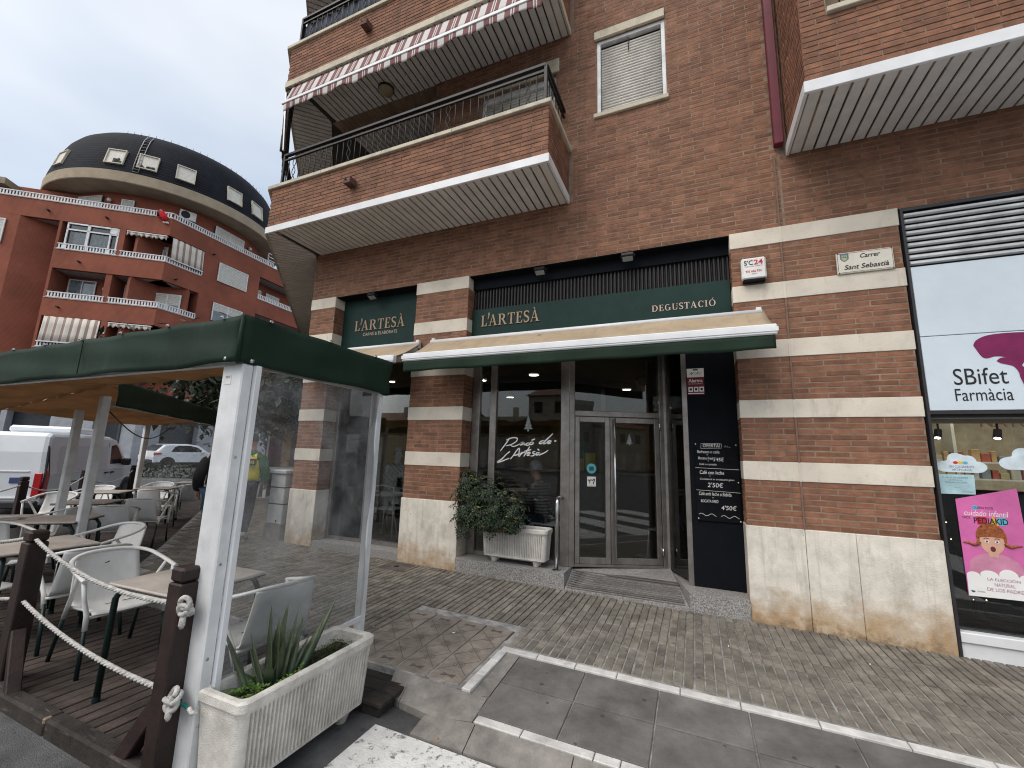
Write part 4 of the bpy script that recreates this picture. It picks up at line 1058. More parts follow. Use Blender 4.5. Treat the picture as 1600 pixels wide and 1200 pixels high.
sg = thing('shop_sign', 'dark green shop sign board with bronze letters over the left window', 'sign', (-4.6, .2, 3.2))
m = MB(); m.box(-5.398, -3.777, .2, .235, 3.17, OPEN_T-.013); m.build('board', M_sign, sg)
fr = fac(.2)
m = MB(); serif_text(m, "L'ARTESÀ", fr, -5.12, 3.565, 1.04, .17); m.build('lettering', M_gold, sg)
m = MB(); text(m, 'CARNS & ELABORATS', fr, -4.94, 3.472, .69, .052, .003, space=1.05); m.build('lettering', M_pink, sg, fix=False)
sg = thing('shop_sign', 'long dark green sign board with bronze and rose letters over the entrance', 'sign', (-1.2, .2, 3.2))
m = MB(); m.box(-2.873, .45, .14, .185, 3.17, 3.665, c=.003); m.build('board', M_sign, sg)
fr = fac(.139)
m = MB(); serif_text(m, "L'ARTESÀ", fr, -2.72, 3.40, .90, .16); m.build('lettering', M_gold, sg)
m = MB(); serif_text(m, 'DEGUSTACIÓ', fr, -.405, 3.365, .70, .078, .004, sp=.13); m.build('lettering', M_pink, sg)

fl = thing('floodlight', 'small black floodlight clipped over the left sign', 'light', (0, 0, 0), group='floodlights over the shop signs')
m = MB(); m.obox((0, -.10, -.04), (.075, .05, .028), (Vector((1, 0, 0)), Vector((0, .9, -.43)), Vector((0, .43, .9))), c=.008); m.build('lamp_head', M_iron, fl, local=True)
m = MB(); m.obox((0, -.104, -.071), (.06, .036, .002), (Vector((1, 0, 0)), Vector((0, .9, -.43)), Vector((0, .43, .9)))); m.build('lens', mat('dull_lens', (.35, .36, .36), rough=.2), fl, local=True)
m = MB(); m.tube([(-.08, -.1, -.04), (-.08, -.05, .01), (0, 0, .02), (.08, -.05, .01), (.08, -.1, -.04)], .008, 5); m.build('bracket', M_iron, fl, local=True)
copies([(-4.64, .11, 4.10), (-1.80, .10, 4.09), (-.66, .10, 4.10)], fl, 'floodlights over the shop signs', ['small black floodlight over the left green sign', 'small black floodlight on the grille above the long sign, nearer the middle pier', 'small black floodlight on the grille above the long sign, nearer the right pier'])

# cream awnings
def shop_awning(x0, x1, label, left_open):
    a = thing('awning', label, 'awning', ((x0+x1)/2, -.3, 2.9), group='cream awnings over the shop front')
    yw, zw, yf, zf = -.025, 3.20, -.60, 2.86
    m = MB(); m.grid(lambda s, t: Vector((x0+(x1-x0)*s, yw+(yf-yw)*t, zw+(zf-zw)*t-.03*math.sin(PI*t)-.006*math.sin(s*23+t*2)*math.sin(PI*t))), 60, 8); solid(m.build('cloth', M_cream, a, fix=False), .004)
    m = MB(); m.box(x0-.01, x1+.01, yf-.045, yf+.03, zf-.09, zf+.012, c=.012); m.box(x0-.015, x1+.015, yf-.052, yf-.046, zf-.06, zf-.02); m.build('front_bar', M_white, a)
    m = MB(); m.grid(lambda s, t: Vector((x0+.01+(x1-x0-.02)*s, yf-.03+.010*math.sin(s*(x1-x0)*9)*t, zf-.09-(.135+.004*math.sin(s*30))*t)), 120, 4); solid(m.build('valance', M_green, a, fix=False), .004)
    m = MB(); m.tube([(x0+.02, -.05, zw-.02), (x1-.02, -.05, zw-.02)], .032, 12); m.build('roller', M_white, a)
    for xx in (x0+.06, x1-.05):
        m = MB(); m.box(xx-.025, xx+.025, -.075, -.008, zw-.09, zw+.03, c=.004); m.build('bracket', M_plate, a)
        m = MB(); k = 1 if xx < (x0+x1)/2 else -1
        m.beam((xx, -.05, zw-.1), (xx+k*.45, -.30, zw-.30), .035, .05); m.beam((xx+k*.45, -.30, zw-.30), (xx+k*.1, yf+.03, zf-.05), .03, .045); m.build('folding_arm', M_plate, a)
    return a
shop_awning(-3.44, .735, 'long cream awning with white bar and green valance over the cafe entrance', True)
shop_awning(-5.75, -3.60, 'shorter cream awning with green valance over the left cafe window', True)

# ---------------------------------------------------------------- things on the walls
t = thing('alarm_box', 'white alarm box with red numbers high on the right brick pier', 'alarm', (.665, -.03, 3.55))
m = MB(); m.box(.548, .782, -.085, -.004, 3.55, 3.79, c=.015); m.build('cover', M_plate, t); m = MB(); m.box(.562, .768, -.08, -.006, 3.525, 3.549); m.build('base', M_black, t)
fr = fac(-.0855); m = MB(); text(m, "S'C", fr, .575, 3.705, .085, .055, off=.01); m.build('lettering', M_txtk, t, fix=False); m = MB(); text(m, '24', fr, .667, 3.705, .085, .055, off=.02); text(m, '902 666 924', fr, .585, 3.622, .15, .024, off=.01); m.build('lettering', M_red, t, fix=False)
m = MB(); text(m, 'Seguretat Integral', fr, .580, 3.682, .165, .014); text(m, 'sic24.cat', fr, .64, 3.597, .05, .012); m.build('lettering', M_txtk, t, fix=False)
t = thing('street_plaque', 'cream tiled street name plaque with a small blue crest on the right pier', 'sign', (1.63, -.02, 3.51))
m = MB(); m.box(1.406, 1.862, -.028, -.004, 3.508, 3.73, c=.004); m.build('plate', M_plaque, t)
m = MB(); fr = fac(-.0285)
for (x0, x1, z0, z1) in ((1.414, 1.854, 3.517, 3.52), (1.414, 1.854, 3.718, 3.721), (1.414, 1.417, 3.521, 3.717), (1.851, 1.854, 3.521, 3.717)): m.box(x0, x1, -.0292, -.0284, z0, z1)
text(m, 'Carrer', fr, 1.60, 3.655, .16, .046, shear=.25, off=.012); text(m, 'Sant Sebastià', fr, 1.463, 3.545, .355, .05, shear=.25, off=.012); m.build('lettering', M_txtk, t, fix=False)
M_crest = mat('crest_blue', (.06, .20, .32), rough=.4)
m = MB(); m.prism([(1.437, 3.715), (1.507, 3.715), (1.507, 3.665), (1.49, 3.643), (1.472, 3.634), (1.454, 3.643), (1.437, 3.665)], .0, .002, fr); m.build('crest', M_crest, t)
m = MB(); m.prism([(1.445, 3.672), (1.499, 3.672), (1.486, 3.648), (1.472, 3.641), (1.458, 3.648)], .0022, .003, fr)
for q in (1.455, 1.472, 1.489): m.prism([(q-.006, 3.68), (q+.006, 3.68), (q+.006, 3.70), (q, 3.708), (q-.006, 3.70)], .0022, .003, fr)
m.build('crest', mat('crest_gold', (.5, .42, .18)), t)
m = MB()
for a, b in ((1.418, 3.512), (1.85, 3.512), (1.418, 3.726), (1.85, 3.726)): m.lathe([(0, .004), (.005, .003), (.006, 0)], (a, -.0285, b), (0, -1, 0), 8)
m.build('screw', M_iron, t)
# alarm notice and chalkboard on the black panel
t = thing('alarm_notice', 'white and dark red alarm notice high on the black panel beside the door', 'sign', (.045, .26, 2.37))
m = MB(); m.box(-.045, .136, .258, .263, 2.362, 2.668); m.build('plate', mat('maroon_plate', (.17, .012, .03), rough=.4), t); fr = fac(.2578)
m = MB(); m.prism([(-.038, 2.37), (.129, 2.37), (.129, 2.38), (-.038, 2.38)], 0, .0006, fr); m.prism([(-.045, 2.565), (.136, 2.565), (.136, 2.668), (-.045, 2.668)], 0, .0006, fr)
for k in range(3): m.prism([(-.034+k*.058, 2.395), (.014+k*.058, 2.395), (.014+k*.058, 2.452), (-.034+k*.058, 2.452)], 0, .0006, fr)
text(m, 'Alarma', fr, -.03, 2.505, .15, .042, off=.02); text(m, 'con aviso a Policía', fr, -.03, 2.482, .15, .014); m.build('lettering', M_txtw, t, fix=False)
m = MB(); stroke(m, spline([(-.02, 2.60), (.01, 2.625), (.0, 2.595), (.03, 2.62), (.05, 2.60), (.08, 2.63), (.07, 2.60), (.115, 2.62)]), .004, fr, .0012); m.prism([(.02, 2.645), (.075, 2.645), (.075, 2.66), (.02, 2.66)], .0008, .0012, fr)
for k in range(3): m.prism([(-.022+k*.058, 2.41), (.002+k*.058, 2.41), (.002+k*.058, 2.437), (-.022+k*.058, 2.437)], .0008, .0012, fr)
m.build('lettering', M_txtk, t, fix=False)
t = thing('chalkboard', 'black chalkboard menu with handwritten offers screwed to the black panel', 'chalkboard', (.22, .25, .97))
m = MB(); m.box(.003, .437, .245, .262, .966, 1.808, c=.003); m.build('board', mat('chalkboard_black', (.007, .008, .011), rough=.85, spec=.1, var=.2, scale=8), t); fr = fac(.2445)
BX, BZ, BW, BHH = .003, 1.808, .434, .842
m = MB()
def chalk(s, fx, fy, wx, hy, rot=.0): text(m, s, fr, BX+fx*BW, BZ-(fy+hy)*BHH, wx*BW, hy*BHH, .001, off=.004, shear=.12, rot=rot)
chalk('OFERTA!', .20, .012, .40, .042); stroke(m, [(BX+.15*BW, BZ-.07*BHH), (BX+.16*BW, BZ-.006*BHH), (BX+.62*BW, BZ-.004*BHH)], .003, fr, .0012); stroke(m, [(BX+.15*BW, BZ-.07*BHH), (BX+.63*BW, BZ-.063*BHH), (BX+.64*BW, BZ-.01*BHH)], .003, fr, .0014)
for q in (0, .05, .1): stroke(m, [(BX+(.70+q)*BW, BZ-.05*BHH), (BX+(.73+q)*BW, BZ-(.03+q*.2)*BHH)], .003, fr, .001)
chalk('Refresco o caña', .06, .095, .52, .038); chalk('+', .28, .145, .03, .016); chalk('Bocata fred', .08, .18, .34, .034); chalk("5'45€", .43, .185, .24, .05); chalk('+', .30, .225, .03, .014); chalk('Café o cortado', .10, .262, .40, .026)
chalk('Café con leche', .10, .358, .56, .046); chalk('+', .32, .42, .03, .014); chalk('Croissant o croissant gran', .10, .455, .78, .03); chalk("2'50€", .27, .51, .36, .06)
chalk('Café amb leche o Bebida', .06, .632, .74, .044); chalk('+', .36, .695, .04, .014); chalk('BOCATA FRED', .10, .73, .40, .036); chalk("4'50€", .56, .79, .34, .056)
stroke(m, [(BX, BZ-.325*BHH), (BX+BW, BZ-.335*BHH)], .0035, fr, .001); stroke(m, [(BX, BZ-.612*BHH), (BX+BW, BZ-.625*BHH)], .0035, fr, .001)
stroke(m, [(BX+BW*(.04+.4*i/24), BZ-BHH*(.92-.014*math.sin(i/24*PI*3.4))) for i in range(25)], .004, fr, .001); stroke(m, [(BX+BW*(.55+.4*i/24), BZ-BHH*(.93-.014*math.sin(i/24*PI*3.4))) for i in range(25)], .004, fr, .001)
m.build('chalk_writing', M_chalk, t, fix=False)
m = MB()
for a, b in ((.015, 1.797), (.42, 1.79), (.016, .99), (.425, .985), (.424, 1.39)): m.lathe([(0, .004), (.005, .003), (.007, 0)], (a, .245, b), (0, -1, 0), 8)
m.build('screw', M_txtw, t)

# lettering and stickers on the glass
fr = fac(GY-.001)
def px5(x, y):     # tracing of the hand-lettered words, mapped to metres on the glass
    return (-2.46+(x-402)*(.84/448), 1.905-(y-97)*(.395/262))
m = MB(); LT = .0008
SC = [[(497, 138), (480, 170), (455, 210), (425, 257)], [(468, 160), (500, 143), (540, 136), (556, 148), (545, 172), (512, 196), (470, 210)], [(500, 200), (522, 214), (550, 206), (585, 186), (606, 180), (594, 178), (577, 192), (584, 200), (604, 188), (612, 180), (608, 198), (622, 196)],
      [(645, 180), (628, 186), (622, 198), (636, 202), (652, 194)], [(672, 172), (656, 178), (652, 192), (666, 194), (678, 182), (672, 172)], [(664, 158), (690, 146)],
      [(758, 160), (738, 164), (722, 180), (732, 186), (752, 174)], [(820, 98), (800, 122), (768, 158), (752, 184), (762, 184), (780, 176)], [(782, 176), (800, 172), (808, 163), (794, 160), (780, 172), (788, 184), (806, 180)], [(830, 162), (846, 160)],
      [(494, 262), (468, 292), (440, 326), (404, 356), (430, 350), (470, 332), (498, 318)], [(500, 258), (489, 274)], [(507, 326), (530, 290), (556, 246), (574, 230), (572, 262), (566, 300)], [(528, 294), (552, 288), (582, 276)],
      [(590, 262), (584, 282), (574, 302)], [(584, 284), (598, 268), (616, 262)], [(652, 212), (636, 244), (616, 284), (608, 300)], [(612, 254), (640, 246), (664, 238)], [(628, 284), (646, 276), (656, 266), (646, 262), (632, 276), (636, 290), (656, 284)],
      [(694, 254), (678, 258), (676, 268), (688, 276), (680, 290), (660, 294)], [(722, 262), (706, 264), (698, 278), (706, 284), (722, 270), (728, 262), (722, 282), (736, 276), (768, 258), (788, 240)], [(710, 232), (724, 244)]]
for s_ in SC: stroke(m, spline([px5(*p) for p in s_], 5), .017, fr, LT, taper=True); LT += .00006
tag(m.build('window_lettering', M_txtw, None, fix=False), 'white hand lettered cafe name on the main window glass', 'lettering')
def tree_sticker(mb, x, z, h, fr):
    for k in range(4):
        y0 = z+h*(.15+k*.2); wd_ = h*(.34-.075*k); mb.prism([(x-wd_, y0), (x+wd_, y0), (x, y0+h*.34)], .0004+.0002*k, .0006+.0002*k, fr)
    mb.prism([(x-.03*h*2, z), (x+.06*h, z), (x+.06*h, z+h*.15), (x-.06*h, z+h*.15)], .0004, .0006, fr)
M_frost = mat('frost_sticker', (.27, .30, .31), rough=.8, var=.2, scale=30)
m = MB(); tree_sticker(m, -2.02, 1.93, .20, fr); tag(m.build('tree_sticker', M_frost, None, fix=False), 'frosted fir tree sticker on the main window above the lettering', 'sticker')
o, u, v, n = DF; DFg = (o+n*.0095, u, v, n)
m = MB(); tree_sticker(m, .78, 1.78, .14, DFg); tag(m.build('tree_sticker', M_frost, None, fix=False), 'frosted fir tree sticker on the right door leaf', 'sticker')
t = thing('door_sticker', 'round turquoise sticker on the left door leaf', 'sticker', (-1.25, .4, 1.45)); m = MB(); m.prism([(.29+.062*math.cos(q*PI/12), 1.475+.062*math.sin(q*PI/12)) for q in range(24)], .0002, .001, DFg); m.build('disc', mat('turquoise_print', (.10, .42, .46), rough=.5), t)
m = MB(); m.prism([(.262, 1.45), (.318, 1.45), (.318, 1.50), (.262, 1.50)], .0012, .0016, DFg); m.build('print', mat('dark_teal_print', (.02, .10, .12)), t)
t = thing('door_notice', 'square white notice with a dog sketch below the round sticker on the door', 'sticker', (-1.25, .4, 1.3)); m = MB(); m.prism([(.235, 1.255), (.345, 1.255), (.345, 1.375), (.235, 1.375)], .0002, .001, DFg); m.build('sheet', M_plate, t)
m = MB(); stroke(m, spline([(.25, 1.34), (.262, 1.32), (.28, 1.335), (.305, 1.33), (.325, 1.345), (.325, 1.32), (.312, 1.30), (.318, 1.285)]), .012, DFg, .0014); stroke(m, [(.268, 1.325), (.268, 1.29)], .01, DFg, .0016); text(m, 'OS ESPERO AQUÍ', DFg, .248, 1.264, .085, .012, .0014); m.build('print', M_txtk, t, fix=False)

# ---------------------------------------------------------------- pharmacy
ph = thing('pharmacy_front', 'pharmacy shop front with pale blue panels, white louvres and lit window', 'shop front', (3, 0, 0))
X0, X1 = 1.955, 5.2
m = MB(); m.box(X0+.012, X1, .03, .05, 2.06, 4.10); m.build('backing', M_gap, ph)
m = MB(); m.box(X0, X0+.02, -.02, .06, .05, 4.115); m.box(X0+.02, X1, -.02, .06, 4.085, 4.115); m.box(X0+.02, X1, -.02, .08, 2.085, 2.115); m.build('frame', mat('anthracite_frame', (.03, .03, .034), rough=.4), ph)
for k in range(9):
    z = 3.52+k*.0625; m = MB()
    m.prism([(.0, z+.0), (-.035, z+.006), (-.035, z+.026), (.0, z+.045)], X0+.024, X1, (Vector((0, .0, 0)), Vector((0, 1, 0)), Vector((0, 0, 1)), Vector((1, 0, 0)))); m.build('louvre_slat', M_slat, ph)
m = MB(); m.box(X0+.024, X1, -.014, .025, 2.812, 3.50, c=.003); m.build('panel', M_panel, ph)
m = MB(); m.box(X0+.024, X1, -.014, .025, 2.118, 2.806, c=.003); m.build('panel', M_panel, ph)
fr = fac(-.0145)
m = MB(); text(m, 'SBifet', fr, 2.17, 2.345, .355, .148); text(m, 'Farmàcia', fr, 2.165, 2.20, .375, .11); m.build('lettering', M_txtk, ph, fix=False)
m = MB()
topc = [(2.335, 2.70), (2.36, 2.745), (2.43, 2.782), (2.55, 2.795), (2.70, 2.79), (2.90, 2.76), (2.98, 2.70)]
m.prism(spline(topc, 5)+spline([(2.98, 2.70), (2.96, 2.60), (2.80, 2.63), (2.66, 2.55), (2.60, 2.46), (2.585, 2.53), (2.54, 2.575), (2.47, 2.59), (2.41, 2.575), (2.375, 2.60), (2.335, 2.70)], 5)[1:-1], .0, .002, fr)
m.prism(spline([(2.47, 2.548), (2.50, 2.575), (2.55, 2.57), (2.605, 2.53), (2.65, 2.46), (2.69, 2.47), (2.78, 2.52), (2.88, 2.46), (2.94, 2.34), (2.88, 2.23), (2.74, 2.22), (2.64, 2.28), (2.605, 2.38), (2.595, 2.45), (2.565, 2.50), (2.50, 2.525), (2.47, 2.548)], 4)[:-1], .0024, .0036, fr)
m.build('logo', M_mag, ph)
m = MB(); m.box(X0+.02, X1, -.02, .5, .19, .27, c=.006); m.box(X0+.02, X1, .0, .5, -.1, .188); m.build('base', M_white, ph)
m = MB(); m.box(X0+.02, X1, .06, .6, 2.05, 2.082); m.build('soffit', M_greywall, ph)
m = MB(); m.box(X0+.02, X1, .06, .07, .272, 2.048); m.build('pane', M_glass, ph)
room('pharmacy', X0+.02, 6.2, .1, 3.2, .2, 2.6, mat('pale_floor', (.35, .33, .3), rough=.3), mat('cream_wall', (.62, .55, .42), rough=.8), mat('white_ceiling', (.6, .58, .53), rough=.8))
t = thing('window_display', 'low black display wall inside the pharmacy window', 'display', (3, .4, .27)); m = MB(); m.box(X0+.03, 5, .42, .45, .27, 1.42); m.build('board', M_black, t)
m = MB(); m.box(X0+.03, 5, .1, .42, .27, .29); m.build('shelf', M_black, t)
M_fairy = emit('fairy_light', (1, .75, .4), 5)
m = MB(); rf = random.Random(11)
fx = MB()
pts = [(2.0+.012*i, .30+.05*math.sin(i*.7), .8+.42*math.sin(i*.23)+.1*math.sin(i*1.3)) for i in range(90)]
fx.tube(pts, .003, 4); 
t = thing('fairy_lights', 'string of tiny warm lights in the pharmacy window beside the pink poster', 'lights', (2.05, .3, .8)); fx.build('wire', M_iron, t)
for i in range(0, 90, 4): m.lathe([(0, -.006), (.006, 0), (0, .006)], pts[i], n=6)
m.build('bulb', M_fairy, t, kind='stuff')
t = thing('display_shelf', 'white wall shelves inside the pharmacy', 'shelf', (3.4, 2.0, 1.5))
for z in (1.50, 1.70): 
    m = MB(); m.box(2.3, 5.6, 2.0, 2.3, z-.02, z); m.build('shelf_board', M_plate, t)
for x in (2.96, 4.2):
    m = MB(); m.box(x, x+.03, 2.02, 2.3, .25, 2.3); m.build('upright', M_plate, t)
cols = [((.55, .50, .28), 'yellow'), ((.45, .12, .09), 'red'), ((.6, .56, .46), 'cream'), ((.25, .30, .34), 'grey blue'), ((.55, .38, .2), 'orange'), ((.58, .57, .52), 'white')]
rf = random.Random(4)
ORD = ['first', 'second', 'third', 'fourth', 'fifth', 'sixth', 'seventh', 'eighth', 'ninth', 'tenth', 'eleventh', 'twelfth', 'thirteenth', 'fourteenth', 'fifteenth', 'sixteenth', 'seventeenth', 'eighteenth', 'nineteenth', 'twentieth']
for z in (1.50, 1.70):
    x = 2.36; kk = 0
    while x < 3.7:
        wd_ = rf.uniform(.045, .085); h = rf.uniform(.07, .15); c, cn = cols[rf.randrange(6)]
        m = MB(); m.box(x, x+wd_, 2.03, 2.10, z+.001, z+h, c=.004)
        tag(m.build('product_box', mat(cn.replace(' ', '_')+'_carton', c, rough=.5), None), '%s medicine carton, %s from the pier on the %s lit pharmacy shelf' % (cn, ORD[min(kk, 19)], 'lower' if z < 1.6 else 'upper'), 'box', 'cartons on the pharmacy shelves'); kk += 1; x += wd_+rf.uniform(.005, .03)
sp = thing('track_spot', 'x', 'light', (0, 0, 0), group='black spotlights in the pharmacy')
m = MB(); m.lathe([(0, 0), (.035, 0), (.04, -.11), (0, -.11)], (0, 0, -.05), (0.3, .35, 1), 12); m.build('lamp_head', M_black, sp, local=True)
m = MB(); m.lathe([(0, -.1105), (.03, -.1105)], (0, 0, -.05), (0.3, .35, 1), 12); m.build('lens', M_lamp2, sp, local=True)
m = MB(); m.tube([(0, 0, -.05), (0, 0, .5)], .01, 6); m.build('stem', M_black, sp, local=True)
copies([(2.75, 1.8, 2.12), (3.28, 1.8, 2.12), (3.9, 1.8, 2.12)], sp, 'black spotlights in the pharmacy', ['black spotlight inside the pharmacy nearest the brick pier', 'black spotlight inside the pharmacy above the cloud sticker', 'black spotlight inside the pharmacy farthest from the brick pier'])
pl = bpy.data.lights.new('pharmacy_lamp', 'AREA'); pl.energy = 26; pl.size = 2.0; pl.color = (1, .90, .72); plo = bpy.data.objects.new('pharmacy_lamp', pl); COL.objects.link(plo); plo.location = (3.6, 1.3, 2.56)
t = thing('shop_text', 'brown word on the pharmacy wall above the shelves', 'lettering', (3.4, 3.1, 2.3)); m = MB(); text(m, 'NATURAL', fac(2.29), 3.36, 2.14, .8, .12, .002, off=.015); m.build('lettering', mat('brown_print', (.12, .06, .05)), t, fix=False)
# poster, notice and cloud stickers on the pane
fr = fac(.0595)
t = thing('poster', 'pink poster of a girl with braids on the pharmacy window', 'poster', (2.28, .06, .55))
m = MB(); m.prism([(2.093, .552), (2.52, .556), (2.497, 1.455), (2.095, 1.345)], 0, .004, fr); m.build('sheet', mat('pink_print', (.64, .15, .40), rough=.4, var=.12, scale=2.2), t)
M_girl = mat('skin_print', (.62, .36, .27), rough=.5, var=.06); M_hair = mat('ginger_print', (.33, .10, .03), rough=.5, var=.3, scale=40)
E_ = lambda cx, cz, rx, rz, n=20, a0=0, a1=360: [(cx+rx*math.cos(R(a0+(a1-a0)*i/n)), cz+rz*math.sin(R(a0+(a1-a0)*i/n))) for i in range(n)]
GX = 2.29
m = MB(); m.prism(spline([(GX-.165, .62), (GX-.16, .80), (GX-.135, .86), (GX-.05, .905), (GX+.05, .905), (GX+.135, .86), (GX+.165, .80), (GX+.17, .62)], 4), .0042, .005, fr); m.build('shirt_print', mat('rose_shirt_print', (.60, .25, .38), rough=.5), t)
m = MB(); m.prism(E_(GX, 1.04, .098, .118), .0042, .005, fr); m.build('hair_print', M_hair, t)
m = MB(); m.prism(E_(GX, 1.0, .078, .098), .0052, .006, fr); m.prism([(GX-.03, .88), (GX+.03, .88), (GX+.03, .93), (GX-.03, .93)], .0052, .0058, fr); m.build('face_print', M_girl, t)
m = MB(); m.prism(E_(GX, 1.055, .086, .05, 20, 0, 180)+[(GX-.086, 1.035), (GX, 1.045), (GX+.086, 1.035)], .0062, .007, fr); 
for s in (1, -1): m.tube([fr[0]+fr[1]*(GX+s*a)+fr[2]*b+fr[3]*.007 for a, b in ((.08, 1.0), (.10, .975), (.12, .972), (.15, .985), (.185, .985))], [.014, .013, .012, .01, .004], 6)
m.build('fringe_print', M_hair, t)
m = MB(); m.prism(E_(GX, .945, .017, .022, 12), .0062, .0068, fr); m.build('mouth_print', mat('mouth_print', (.14, .02, .02)), t)
m = MB()
for s in (1, -1): m.prism(E_(GX+s*.032, 1.005, .014, .011, 12), .0062, .0068, fr)
m.build('eye_print', M_txtw, t)
m = MB()
for s in (1, -1): m.prism(E_(GX+s*.032, 1.005, .007, .008, 10), .007, .0074, fr); stroke(m, [(GX+s*.018, 1.028), (GX+s*.035, 1.033), (GX+s*.05, 1.026)], .005, fr, .0072)
m.build('eye_print', mat('eye_dark', (.03, .02, .02)), t)
m = MB(); m.prism([(2.094, .553), (2.519, .557), (2.514, .72)]+E_(2.47, .72, .05, .04, 8, 0, 180)+E_(2.36, .735, .06, .055, 8, 0, 180)+E_(2.24, .725, .06, .045, 8, 0, 180)+E_(2.14, .715, .045, .035, 8, 0, 180), .0075, .0085, fr); m.build('cloud_print', M_txtw, t)
m = MB(); text(m, 'LA ELECCIÓN', fr, 2.225, .690, .20, .027, .009); text(m, 'NATURAL', fr, 2.265, .648, .125, .027, .009); text(m, 'DE LOS PADRES', fr, 2.215, .606, .235, .027, .009); m.build('lettering', mat('plum_print', (.28, .03, .14)), t, fix=False)
m = MB(); text(m, 'QUIEN DICE', fr, 2.20, 1.268, .13, .022, .0046, off=.01); text(m, 'DICE', fr, 2.125, 1.185, .05, .018, .0046, off=.01); text(m, 'PEDIAKID', fr, 2.195, 1.150, .215, .048, .0062, off=.015); m.build('lettering', M_txtk, t, fix=False)
m = MB(); text(m, 'cuidado infantil', fr, 2.14, 1.212, .28, .045, .0046, shear=.2, off=-.004); m.build('lettering', M_txtw, t, fix=False)
m = MB(); m.prism([(2.215, 1.14), (2.28, 1.14), (2.28, 1.205), (2.215, 1.205)], .0042, .0046, fr); m.build('patch_print', M_red, t)
m = MB(); m.prism([(2.29, 1.14), (2.35, 1.14), (2.32, 1.22)], .0042, .0046, fr); m.build('patch_print', mat('yellow_print', (.7, .5, .03)), t)
m = MB(); m.prism(E_(2.375, 1.175, .036, .036), .0048, .0052, fr); m.build('patch_print', mat('sky_print', (.12, .45, .62)), t); m = MB(); m.prism(E_(2.215, 1.28, .02, .02, 14), .0042, .0045, fr); m.build('patch_print', MATS['sky_print'], t)
m = MB(); m.prism(E_(2.125, .60, .014, .018, 12, 180, 360), .009, .0095, fr); text(m, 'ineldea', fr, 2.15, .588, .05, .014, .009); m.build('lettering', mat('dark_teal_print', (.02, .10, .12)), t, fix=False)
t = thing('window_notice', 'pale blue printed notice taped to the pharmacy window', 'sign', (2.13, .06, 1.42)); m = MB(); m.prism([(1.992, 1.385), (2.235, 1.39), (2.243, 1.558), (1.998, 1.555)], 0, .002, fr); m.build('sheet', mat('pale_blue_sheet', (.42, .62, .68), rough=.5), t)
m = MB(); text(m, 'EL 24 I 31 DE DESEMBRE', fr, 2.03, 1.522, .17, .013); text(m, 'LA FARMÀCIA', fr, 2.07, 1.502, .09, .013); text(m, 'TANCARÀ A LES 20:00H', fr, 2.04, 1.482, .15, .013); text(m, 'gràcies', fr, 2.10, 1.44, .04, .009); text(m, 'Bones festes', fr, 2.15, 1.405, .07, .011); m.build('lettering', M_txtk, t, fix=False)
def cloud(cx, cz, s): return E_(cx-.10*s, cz, .07*s, .05*s, 10, 90, 270)+E_(cx+.10*s, cz, .07*s, .05*s, 10, 270, 450)+E_(cx+.05*s, cz+.05*s, .055*s, .05*s, 8, 0, 120)+E_(cx-.03*s, cz+.06*s, .06*s, .06*s, 8, 60, 200)
t = thing('cloud_sticker', 'white cloud shaped sticker above the pale blue notice on the pharmacy window', 'sticker', (2.17, .06, 1.6)); m = MB(); m.prism(cloud(2.165, 1.625, 1.0), .0022, .004, fr); m.build('sheet', mat('cloud_blue', (.62, .72, .78), rough=.5), t)
m = MB(); text(m, 'SIN COLORANTES', fr, 2.085, 1.615, .165, .02, .0042, off=.008); text(m, 'ARTIFICIALES', fr, 2.10, 1.588, .13, .02, .0042, off=.008); m.build('lettering', mat('navy_print', (.05, .1, .2)), t, fix=False)
for i, c in enumerate(('red_print', 'yellow_print', 'sky_print')):
    m = MB(); m.prism(E_(2.13+i*.032, 1.66, .018, .013, 12), .0042+i*.0003, .0045+i*.0003, fr); m.build('patch_print', MATS[c], t)
t = thing('cloud_sticker', 'white cloud shaped sticker at the right edge of the pharmacy window', 'sticker', (2.58, .06, 1.7)); m = MB(); m.prism(cloud(2.60, 1.665, 1.1), .0022, .004, fr); m.build('sheet', MATS['cloud_blue'], t)
# ---------------------------------------------------------------- the terrace
DZ = 0.02                                     # level of the boards
deck = thing('terrace_deck', 'raised deck of dark wooden boards under the cafe terrace', 'deck', (-5, -3, DZ))
outline = [(-2.28, -3.50), (-2.28, -2.23), (-5.75, -2.23), (-7.2, -1.06), (-11.3, 2.15), (-13.2, 3.6), (-16.6, 3.3), (-11.0, -1.45), (-9.0, -3.50)]
def span(x):                                    # y-extent of the deck at a given x
    ys_ = []
    k = len(outline)
    for i in range(k):
        (xa, ya), (xb, yb) = outline[i], outline[(i+1) % k]
        if (xa-x)*(xb-x) <= 0 and abs(xa-xb) > 1e-6: ys_.append(ya+(yb-ya)*(x-xa)/(xb-xa))
    return (min(ys_), max(ys_)) if len(ys_) > 1 else None
m = MB(); m.prism(outline, -.06, DZ-.012); m.build('joists', M_gap, deck)
x = -2.29; rd = random.Random(8)
while x > -16.4:
    w_ = .098; s = span(x-w_/2)
    if s and s[1]-s[0] > .2:
        y0, y1 = s[0]+.05, s[1]-.01; mid_ = y0+(y1-y0)*rd.uniform(.35, .65) if y1-y0 > 2.6 else None
        for a, b in ([(y0, y1)] if mid_ is None else [(y0, mid_-.002), (mid_+.002, y1)]):
            m = MB(); zz = DZ+rd.uniform(-.002, .002); m.box(x-w_+.006, x-.006, a, b, zz-.03, zz, c=.004); m.build('deck_board', M_deck, deck)
    x -= w_
m = MB(); xs_ = [-2.26, -3.45, -4.6, -5.8, -7.0, -8.2, -9.0]
